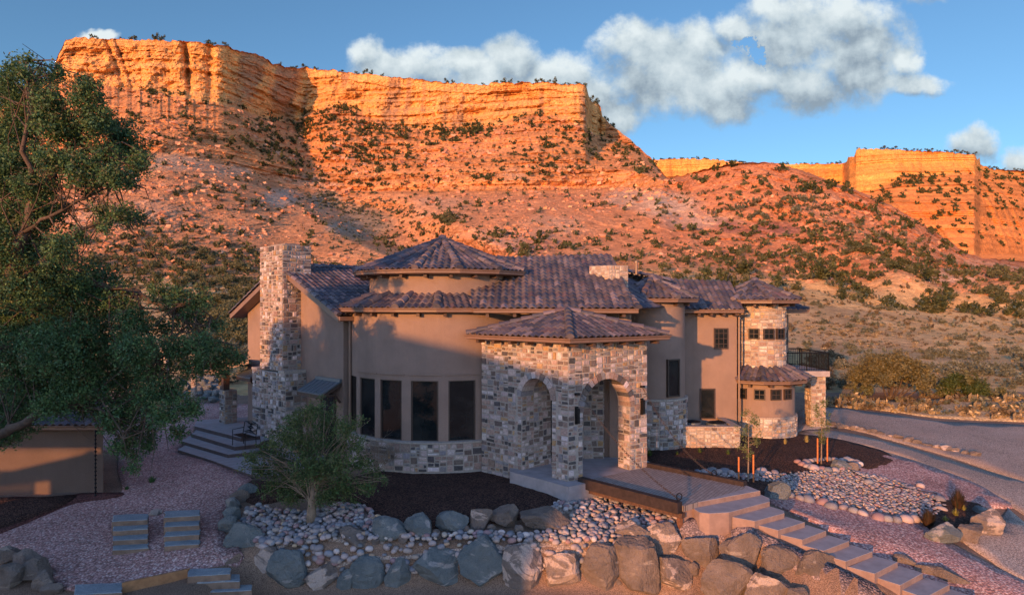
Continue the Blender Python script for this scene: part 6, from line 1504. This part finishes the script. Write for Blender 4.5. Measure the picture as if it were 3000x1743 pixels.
grass_clump(2326, 1288, 24, 22, [(.24,.24,.05),(.32,.28,.07)], 'small yellow green tuft between the dark grasses, lower one', seed=3)
grass_clump(2352, 1274, 24, 26, [(.24,.24,.05),(.32,.28,.07)], 'small yellow green tuft between the dark grasses, upper one', seed=4)
grass_clump(2372, 1262, 20, 22, [(.2,.2,.05),(.28,.24,.07)], 'small yellow green tuft right of the rear dark grass', seed=5)
grass_clump(1932, 1096, 14, 22, [(.42,.33,.12),(.3,.25,.1)], 'straw yellow tuft in the dark mulch by the round stone base', seed=6)
grass_clump(1985, 1092, 22, 24, [(.42,.33,.12),(.3,.25,.1)], 'straw yellow tuft in the dark mulch left of the ringed sapling', seed=7)
for k, (U, V, w_, h_, lb) in enumerate([(1722,1117,22,18,'by the yard wall'),(1792,1121,18,18,'left of the first sapling'),(1598,1124,30,22,'at the foot of the far porch column'),(1666,1122,16,14,'in front of the middle tower'),(1712,1136,10,8,'in the mulch near the chain')]):
    grass_clump(U, V, w_, h_, [(.07,.11,.03),(.1,.14,.04)], 'small green grass tuft ' + lb, seed=20 + k, name='grass_tuft')
for k, (U, V, w_, h_, lb) in enumerate([(374,1188,44,20,'on the gravel beside the shed'),(312,1206,20,12,'at the shed corner')]):
    grass_clump(U, V, w_, h_, [(.05,.11,.03),(.07,.14,.05)], 'low green weed ' + lb, seed=30 + k, name='weed', cat='weed')

# ---- shrubs and junipers on the hills
def shrub_proto(seed, kind, n):
    rs = np.random.RandomState(seed)
    if kind == 'jun': cols, sq, k = G_JUN, 1.0, 7
    elif kind == 'sage': cols, sq, k = G_SAGE, .6, 6
    elif kind == 'brown': cols, sq, k = G_BROWN, .7, 5
    else: cols, sq, k = G_OLIVE, .75, 6
    cen = [(rs.uniform(-.32, .32), rs.uniform(-.3, .3), (.12 + .55 * rs.rand()) * sq) for _ in range(k)]; rad = [rs.uniform(.16, .3) for _ in cen]
    V, Fq, C = leaf_cloud(rs, cen, rad, [n // k] * k, .062 * sqrt(460 / n), cols, .85, 6, sub=.07); V[:, 2] = np.maximum(V[:, 2], -.08)
    return V, Fq, C
KINDS = ['jun', 'jun', 'olive', 'sage', 'brown']; HI = {k: [] for k in set(KINDS)}; LO = {k: [] for k in set(KINDS)}
for i, k in enumerate(sorted(set(KINDS))):
    for j in range(3):
        V, Fq, C = shrub_proto(i * 10 + j, k, 620); o = big_mesh('shrub', [V], [Fq], [C], M['leaf'], False); HI[k].append(o.data); bpy.data.objects.remove(o)
        LO[k].append(shrub_proto(i * 10 + j + 5, k, 84))
rs = np.random.RandomState(99)
dens_blobs = [(650,240,90,22,.5,'jun'),(560,225,80,14,.5,'jun'),(400,228,60,10,.5,'jun'),(770,310,60,45,1.6,'jun'),(850,265,50,22,2.2,'jun'),(690,330,90,45,1.0,'jun'),(1000,322,130,16,2.6,'jun'),(1165,322,50,20,3.2,'jun'),(1285,285,26,12,2.5,'jun'),(1395,330,60,22,.9,'jun'),(1490,300,14,24,3,'jun'),(1545,358,45,26,2.0,'jun'),(1610,410,36,26,1.6,'jun'),(880,350,60,40,1.1,'jun'),(930,380,120,40,.5,'jun'),(720,400,60,60,.9,'jun'),(1380,380,160,30,.5,'jun'),(1180,395,200,30,.45,'olive'),
 (880,540,90,60,1.2,'sage'),(800,500,60,40,1.2,'sage'),(1090,546,34,13,3,'olive'),(500,650,240,35,.5,'olive'),(400,620,160,60,.35,'olive'),(560,700,120,30,.5,'olive'),(1000,520,200,60,.35,'olive'),(1250,560,220,60,.3,'sage'),(1900,500,260,70,.28,'olive'),(2200,590,140,40,.25,'olive'),(1960,660,160,25,.3,'olive'),(2150,710,200,40,.35,'olive'),(2350,700,200,50,.4,'olive'),(2440,760,120,30,.45,'olive'),(2100,640,120,20,.5,'olive'),(1150,640,400,40,.4,'sage'),(2380,860,160,16,.7,'sage'),(2150,900,180,14,.5,'sage'),(2420,905,140,16,.9,'sage'),(2250,960,260,14,.5,'sage'),(2020,900,30,30,1.2,'brown'),(620,790,120,60,1.3,'olive'),(480,880,140,40,1,'sage'),(2500,240,10,10,.1,'jun')]
Rr_, Cc_ = Vg.shape; vis = (Ug > -150) & (Ug < 2700) & (Kg > .12) & (Kg < 6.05)
# projected cell area in sheet pixels
dU = np.gradient(Uc)[None, :] * np.ones((Rr_, 1)); dV = np.abs(np.gradient(Vg, axis=0)); area = dU * dV * vis
base_d = np.where(Kg > 3.9, .20, np.where(Kg > 2.0, .34, np.where(Kg > 1.35, .26, .12)))
base_d = base_d * (.5 + 1.1 * (fbm(Xg * .03, Yn * .03, 31.) > 0)) * np.where((Kg > 2) & (Ug > 1050) & (Ug < 1660), .75, 1)
wsum = base_d * 1.0; kidx = np.zeros(Vg.shape, int); best = base_d * 1.0
for i, (u, v, ru, rv, s_, kd) in enumerate(dens_blobs):
    g = s_ * np.exp(-((Ug - u) / ru) ** 2 - ((Vg - v) / rv) ** 2); wsum = wsum + g; m_ = g > best; best = np.where(m_, g, best); kidx = np.where(m_, i + 1, kidx)
pr = (wsum * area).ravel(); tot = pr.sum(); pick_ = rs.choice(pr.size, size=6500, p=pr / tot)
shr = []
Uflat, Vflat, Yflat, Kflat = Ug.ravel(), Vg.ravel(), Yn.ravel(), Kg.ravel(); Xr, Zr = Xg.ravel(), Zg.ravel(); kf = kidx.ravel()
for i in pick_:
    K_ = Kflat[i]; Y = Yflat[i]
    if kf[i]: kd = dens_blobs[kf[i] - 1][5]
    else: kd = 'jun' if K_ > 4.2 else rs.choice(['olive', 'sage', 'brown', 'jun']) if K_ > 1.7 else rs.choice(['sage', 'brown', 'sage'])
    s = {'jun': 3.4, 'olive': 2.1, 'sage': 1.25, 'brown': 1.25}[kd] * (.45 + rs.rand() ** 1.6 * 1.0)
    if K_ > 3.2 and kd in ('sage', 'brown'): s *= 1.6
    if 2 < K_ <= 4.2 and kd == 'jun': s *= .62
    if K_ > 3.2 and kd == 'jun': s *= .8
    shr.append((s / Y, s, kd, Xr[i], Y, Zr[i]))
for (U, V, s, kd) in [(2375,1000,2.3,'jun'),(2460,1004,1.3,'olive'),(2412,1010,1.4,'olive'),(2330,1012,1.2,'olive'),(2500,1020,1.2,'sage'),(2130,1008,1.4,'olive'),(2285,1010,1.2,'brown'),(2040,960,1.8,'brown'),(2090,1010,.9,'sage'),(2440,1030,1.0,'sage'),(2350,1034,.9,'brown'),(560,900,2.6,'olive'),(585,820,3.2,'olive'),(540,780,2.4,'olive'),(600,940,1.5,'olive')]:
    Y = 44.; c = PY(U, V, Y); j = np.argmin((Uflat - U) ** 2 + ((Vflat - V) * 1.5) ** 2); shr.append((s / Yflat[j], s, kd, Xr[j], Yflat[j], Zr[j]))
shr.sort(key=lambda q: -q[0])
KN = {'jun': ('juniper_bush', 'dark green juniper bush growing on the desert slope', 'bush', 'juniper bushes scattered over the slopes'), 'olive': ('green_shrub', 'olive green shrub growing on the slope or flat behind the house', 'shrub', 'olive green shrubs behind the house'),
      'sage': ('sagebrush', 'grey green sagebrush growing on the dry ground', 'shrub', 'sagebrush on the dry ground'), 'brown': ('dry_shrub', 'brown dry shrub growing on the dry ground', 'shrub', 'dry brown shrubs behind the house')}
cntk = {}; rest = []
for q in shr:
    if cntk.get(q[2], 0) < 290 and len([0]) and sum(cntk.values()) < 620:
        cntk[q[2]] = cntk.get(q[2], 0) + 1; nm, lb, ct, gr = KN[q[2]]; o = bpy.data.objects.new(nm, HI[q[2]][rs.randint(3)]); COL.objects.link(o)
        o.location = (q[3], q[4], q[5] - .05 * q[1]); o.scale = (q[1], q[1], q[1] * rs.uniform(.8, 1.15)); o.rotation_euler = (0, 0, rs.rand() * 6.28); tag(o, lb, ct, gr)
    else: rest.append(q)
vs, fs, cs = [], [], []; nvt = 0
for q in rest:
    V, Fq, C = LO[q[2]][rs.randint(3)]; a = rs.rand() * 6.28; Rm = np.array([[cos(a), -sin(a), 0], [sin(a), cos(a), 0], [0, 0, rs.uniform(.8, 1.15)]])
    vs.append(V @ Rm.T * q[1] + np.array([q[3], q[4], q[5] - .05 * q[1]])); fs.append(Fq + nvt); nvt += len(V); cs.append(C)
tag(big_mesh('hillside_shrubs', vs, fs, cs, M['leaf'], False), 'mass of small distant shrubs dotted over the slopes and mesas', 'shrubs', kind='stuff')
# ---- low brush filling the foot of the slopes and the meadow (too many to count)
m2 = ((Kg > .1) & (Kg < 2.6) & (Ug > -50) & (Ug < 2600)); dn_ = np.where(Kg < 1.2, .28, .8) * (.15 + np.clip(fbm(Xg * .06, Yn * .06, 41.) * 2.5, 0, 1.2)); pr = (dn_ * area * m2).ravel(); pk = rs.choice(pr.size, size=5200, p=pr / pr.sum())
tiny = []
for j in range(4):
    for cols in (G_SAGE, G_BROWN, [(.36,.27,.14),(.3,.22,.12),(.42,.32,.18)]):
        r2 = np.random.RandomState(j + 60); tiny.append(leaf_cloud(r2, [(0, 0, .2), (.25, .1, .15), (-.2, 0, .12)], [.25, .2, .2], [12] * 3, .13, cols, .7, 6, sub=.1))
vs, fs, cs = [], [], []; nvt = 0
for i in pk:
    V, Fq, C = tiny[rs.randint(12)]; s = rs.uniform(.35, .9) * (1 if Yflat[i] > 60 else .7); vs.append(V * s + np.array([Xr[i], Yflat[i], Zr[i]])); fs.append(Fq + nvt); nvt += len(V); cs.append(C)
for k in range(120):
    U = rs.uniform(2035, 2600); V = rs.uniform(984, 1002 + (U - 2035) * .075); g_ = G(U, V); V_, Fq, C = tiny[rs.randint(12)]; s = rs.uniform(.5, 1.3); vs.append(V_ * s + np.array([g_.x, g_.y, g_.z])); fs.append(Fq + nvt); nvt += len(V_); cs.append(C)
tag(big_mesh('desert_brush', vs, fs, cs, M['leaf'], False), 'low dry brush and grass tufts covering the flats', 'brush', kind='stuff')
# ---- fallen blocks and rubble on the slopes
vs, fs, cs = [], [], []; nvt = 0
cube = np.array([[x, y, z] for z in (-1, 1) for y in (-1, 1) for x in (-1, 1)], float); cf = np.array([(0, 2, 3, 1), (4, 5, 7, 6), (0, 1, 5, 4), (1, 3, 7, 5), (3, 2, 6, 7), (2, 0, 4, 6)])
clus = np.clip(.12 + fbm(Xg * .04, Yn * .04, 71., 3) * 2.2, .05, 1.3) * ((Kg > 1.9) & (Kg < 6.0) & (Ug > -50) & (Ug < 2600)) * area; pk = rs.choice(clus.size, size=6500, p=(clus / clus.sum()).ravel()); Cfl = C.reshape(-1, 3) if False else None
for i in pk:
    s = (.10 + rs.rand() ** 5 * .62) * (Yflat[i] / 200); q_, _ = np.linalg.qr(rs.normal(size=(3, 3))); v_ = (cube * (1 + rs.normal(size=(8, 3)) * .22)) @ q_.T * s * np.array([1, 1, .7]) + np.array([Xr[i], Yflat[i], Zr[i]])
    vs.append(v_); fs.append(cf + nvt); nvt += 8; c_ = np.array([(.50, .225, .12), (.56, .29, .165), (.42, .18, .10)][rs.randint(3)]) * rs.uniform(.8, 1.15); cs.append(np.tile(np.append(c_, 1.), (6, 1)))
tag(big_mesh('hillside_rubble', vs, fs, cs, M['cobble'], False), 'loose blocks and rubble strewn over the slopes', 'rocks', kind='stuff')
# ---- junipers along the skyline rims
rimt = [(226,93,16,14),(238,88,14,10),(325,92,26,18),(384,92,18,20),(398,88,20,20),(380,96,14,16),(516,104,30,16),(556,112,22,14),(440,102,14,7),(690,166,10,10),(722,168,26,12),(752,168,22,12),(776,170,16,10),(880,182,18,12),(898,184,18,16),(914,186,14,14),(940,188,12,12),(1100,204,16,14),(1114,204,12,18),(1190,208,14,8),(1218,206,18,10),(1240,202,20,14),(1255,203,14,18),(1280,206,16,8),(1320,207,16,16),(1336,205,18,14),(1350,207,14,10),(1366,207,16,20),(1385,207,20,10),(1402,208,14,8),(1440,210,14,12),(1424,208,18,8),(1455,250,16,18),(1470,254,18,14),(1464,256,10,14),(1493,306,16,16),(1508,318,18,14),(960,192,14,7),(840,178,16,8),(300,98,14,6)]
for k, (U, V, w_, h_) in enumerate(rimt):
    j = np.argmin(np.abs(Uc - U)); Yk = rY[j] + 4; vt = rV[j]; z = H - (vt + 1.5 - V0) * Yk / F; s = w_ * Yk / F
    o = bpy.data.objects.new('juniper_tree', HI['jun'][k % 3]); COL.objects.link(o); o.location = ((U - U0) * Yk / F, Yk, z - .15 * s); o.scale = (s * .95, s * .95, s * 1.0 * min(1.4, max(.6, h_ / w_ * 1.25))); o.rotation_euler = (0, 0, k)
    tag(o, 'small dark juniper standing on the mesa rim against the sky', 'tree', 'junipers on the near mesa rims')
vs, fs, cs = [], [], []; nvt = 0
kk = 0
for U in [2112,2130,2172,2180,2190,2200,2212,2230,2246,2262,2282,2290,2310,2330,2345,2362,2380,2398,2440,2452,2470,2500,2515]:
    j = np.argmin(np.abs(Uf - U)); Yk = Yr[j] + 5; s = rs.uniform(8, 20) * Yk / F; o = bpy.data.objects.new('juniper_tree', HI['jun'][kk % 3]); kk += 1; COL.objects.link(o); o.location = ((U - U0) * Yk / F, Yk, H - (a[j] + 2 - V0) * Yk / F if False else H - (frV(U) + 2 - V0) * Yk / F); o.scale = (s, s, s * .8)
    tag(o, 'tiny dark juniper on the rim of the far right mesa', 'tree', 'junipers on the far mesa rim')
pf = rs.choice(Vf.size, 330, p=(lambda w_: (w_ / w_.sum()).ravel())(((Kf > 1.1) & (Kf < 3.05)) * np.where(Kf > 2.3, 2.0, .7) * (Uff > 2080) * (Uff < 2560))); X2, Y2_, Z2 = Xf.ravel(), Yf2.ravel(), Zf.ravel()
for i in pf:
    V, Fq, C = LO['jun'][rs.randint(3)]; s = rs.uniform(3, 8.5); vs.append(V * s + np.array([X2[i], Y2_[i], Z2[i]])); fs.append(Fq + nvt); nvt += len(V); cs.append(C)
for U in np.sort(rs.uniform(1620, 2085, 60)):
    Yk = float(frY(U)) + 6; V, Fq, C = LO['jun'][rs.randint(3)]; s = rs.uniform(3, 7); vs.append(V * s + np.array([(U - U0) * Yk / F, Yk, H - (float(frV(U)) - V0) * Yk / F - .5])); fs.append(Fq + nvt); nvt += len(V); cs.append(C)
tag(big_mesh('far_mesa_shrubs', vs, fs, cs, M['leaf'], False), 'mass of tiny junipers on the far mesa', 'shrubs', kind='stuff')

# ---- broad juniper by the driveway
def bushtree(U, V, wpx, hpx, label, seed, cols, Yf_=1.0, n=70):
    j = np.argmin((Uflat - U) ** 2 + ((Vflat - V) * 1.5) ** 2); b = Vector((Xr[j], Yflat[j], Zr[j])); Y = b.y; w_ = wpx * Y / F; h_ = hpx * Y / F; t = empty('juniper_tree', tuple(b), label, 'tree'); rs = np.random.RandomState(seed)
    cen, rad, cnt = [], [], []; mb = MB(); rnd = random.Random(seed)
    for k in range(n):
        a = rs.rand() * 6.28; rr = sqrt(rs.rand()) * .46; zf_ = .10 + .80 * sqrt(max(0, 1 - (rr / .5) ** 2)) * rs.uniform(.55, 1)
        c = b + Vector((cos(a) * rr * w_, sin(a) * rr * w_ * .8, zf_ * h_)); cen.append(c); rad.append(w_ * .085); cnt.append(330)
        if k % 7 == 0:
            m_ = b.lerp(c, .5) + Vector((0, 0, -.1 * h_)); mb.tube([b + Vector((rnd.gauss(0, .1), rnd.gauss(0, .1), -.2)), m_, c], [.07, .045, .012], 5, cap=False)
    child(mb.build('trunk', M['bark'], smooth=True), t); leaf_obj('crown', leaf_cloud(rs, cen, rad, cnt, .075, cols, .8, 8, sub=.2), t)
bushtree(2193, 1000, 196, 120, 'broad olive brown juniper with bare inner branches right of the balcony', 51, [(.13,.11,.05),(.10,.095,.045),(.16,.135,.06)], n=84)
bushtree(2372, 998, 104, 58, 'compact dark green juniper at the edge of the driveway', 52, [(.05,.075,.02),(.07,.09,.025),(.04,.06,.02)], n=40)

# ---------------------------------------------------------------- small fixtures
# low stone edging along the drive
rnd = random.Random(3); erow = [(2036,1040),(2052,1044),(2068,1048),(2084,1050),(2104,1054),(2124,1056),(2146,1062),(2166,1066),(2190,1072),(2212,1075),(2236,1082),(2258,1088),(2280,1094),(2304,1099),(2328,1104),(2352,1108),(2376,1114),(2400,1118)]
for k, (U, V) in enumerate(erow):
    rock(U, V, rnd.uniform(14, 26), rnd.uniform(7, 15), rnd.choice(['rock_grey', 'rock_quartz']), 'low edging stone in the row between driveway and gravel apron', 700 + k, name='edging_stone', cat='stone', group='edging stones along the driveway', sub=3)
# rip-rap wall behind the gravel yard
bk = []
for k in range(70):
    U = rnd.uniform(395, 545); V = rnd.uniform(930, 985); g = G(U, 985 + rnd.uniform(-8, 8)); Y = g.y + (985 - V) * .06; w_ = rnd.uniform(14, 28)
    me = rock_mesh(800 + k, w_ * Y / F, w_ * Y / F * .8, w_ * Y / F * .8, 2, 7, .06); me.materials.append(M['rock_blue']); o = bpy.data.objects.new('retaining_rock', me); COL.objects.link(o); o.location = PY(U, V, Y)
    tag(o, 'blue grey rock in the rough retaining wall behind the left gravel yard', 'rock', 'rocks of the retaining wall behind the left yard')
for k, (U, V, w_, h_) in enumerate([(395, 905, 14, 50), (470, 905, 10, 42)]):
    p = PY(U, V, 36); s = w_ * 36 / F; mb = MB(); block_stones(mb, (p.x, p.y), Vector((1, 0, 0)), Vector((0, 1, 0)), s, s, -.2, PY(U, V - h_, 36).z, PAL_B, 600 + k, .2, (1, 1, 0, 1))
    tag(mb.build('gate_pillar', ST), ['left', 'right'][k] + ' one of two tan stone pillars beyond the left gravel yard', 'pillar')
# air conditioning units in the yard
for k, (x, y, r_, lb) in enumerate([(7.45, 28.2, .38, 'round topped grey cooling unit against the shaded wall'), (8.4, 28.0, .42, 'grey cooling unit with round fan grille in the middle of the yard')]):
    t = empty('cooling_unit', (x, y, .2), lb, 'air conditioner'); mb = MB(); mb.prism([(x + r_ * cos(a) * (1 if k else .98), y + r_ * sin(a)) for a in [2 * pi * j / 20 for j in range(20)]], -.1, 1.02); child(mb.build('casing', M['metal_roof']), t)
    mb = MB()
    for q in range(5): mb.tube([(x + r_ * (.2 + .16 * q) * cos(a), y + r_ * (.2 + .16 * q) * sin(a), 1.04) for a in [2 * pi * j / 24 for j in range(25)]], .014, 4, cap=False)
    for q in range(4): a = pi * q / 4; mb.tube([(x - r_ * .85 * cos(a), y - r_ * .85 * sin(a), 1.035), (x + r_ * .85 * cos(a), y + r_ * .85 * sin(a), 1.035)], .012, 4)
    child(mb.build('fan_grille', M['iron']), t)
# garden bench on the terrace
bp = PZ(600, 1098, .30); t = empty('garden_bench', tuple(bp), 'black wrought iron garden bench on the terrace steps', 'bench'); bx_ = Vector((.72, -.69, 0)).normalized(); by_ = Vector((.69, .72, 0)).normalized()
def bpnt(u, v, z): return bp + bx_ * u + by_ * v + zz * z
for s_ in (-.55, .55):
    mb = MB(); mb.tube([bpnt(s_, .25, 0), bpnt(s_, .22, .42), bpnt(s_, .3, .88)], .016, 6); mb.tube([bpnt(s_, -.2, 0), bpnt(s_, -.2, .62), bpnt(s_, .24, .66)], .016, 6); mb.tube([bpnt(s_, -.2, .42), bpnt(s_, .22, .42)], .014, 5); child(mb.build('side_frame', M['iron']), t)
mb = MB(); [mb.obox(bpnt(-.55, -.2 + .075 * k, .41), bx_ * 1.1, by_ * .045, zz * .02) for k in range(6)]; child(mb.build('seat', M['iron']), t)
mb = MB(); mb.tube([bpnt(-.55, .3, .88), bpnt(0, .31, .97), bpnt(.55, .3, .88)], .014, 5); mb.tube([bpnt(-.55, .24, .5), bpnt(.55, .24, .5)], .012, 5)
for k in range(13): u = -.5 + k * 1.0 / 12; mb.tube([bpnt(u, .24, .5), bpnt(-u * .6, .28, .72), bpnt(u, .3, .92)], .009, 4)
child(mb.build('backrest', M['iron']), t)
# path light by the middle tower
p = G(1657, 1108); mb = MB(); mb.tube([p, p + zz * .3], .015, 5); mb.tube([p + zz * .28, p + zz * .36, p + zz * .42], [.06, .07, .02], 8); tag(mb.build('garden_spotlight', M['iron']), 'small black garden spotlight at the foot of the middle tower', 'light')
# irrigation line over the right pebbles
pts = [G(*c3(x, y)) + zz * .14 for x, y in [(1130,540),(1200,600),(1290,650),(1400,690),(1520,715),(1640,735),(1740,755),(1820,768)]]
mb = MB(); mb.tube(pts, .012, 5); tag(mb.build('irrigation_hose', M['iron']), 'thin black irrigation hose lying across the right pebble bed', 'hose')
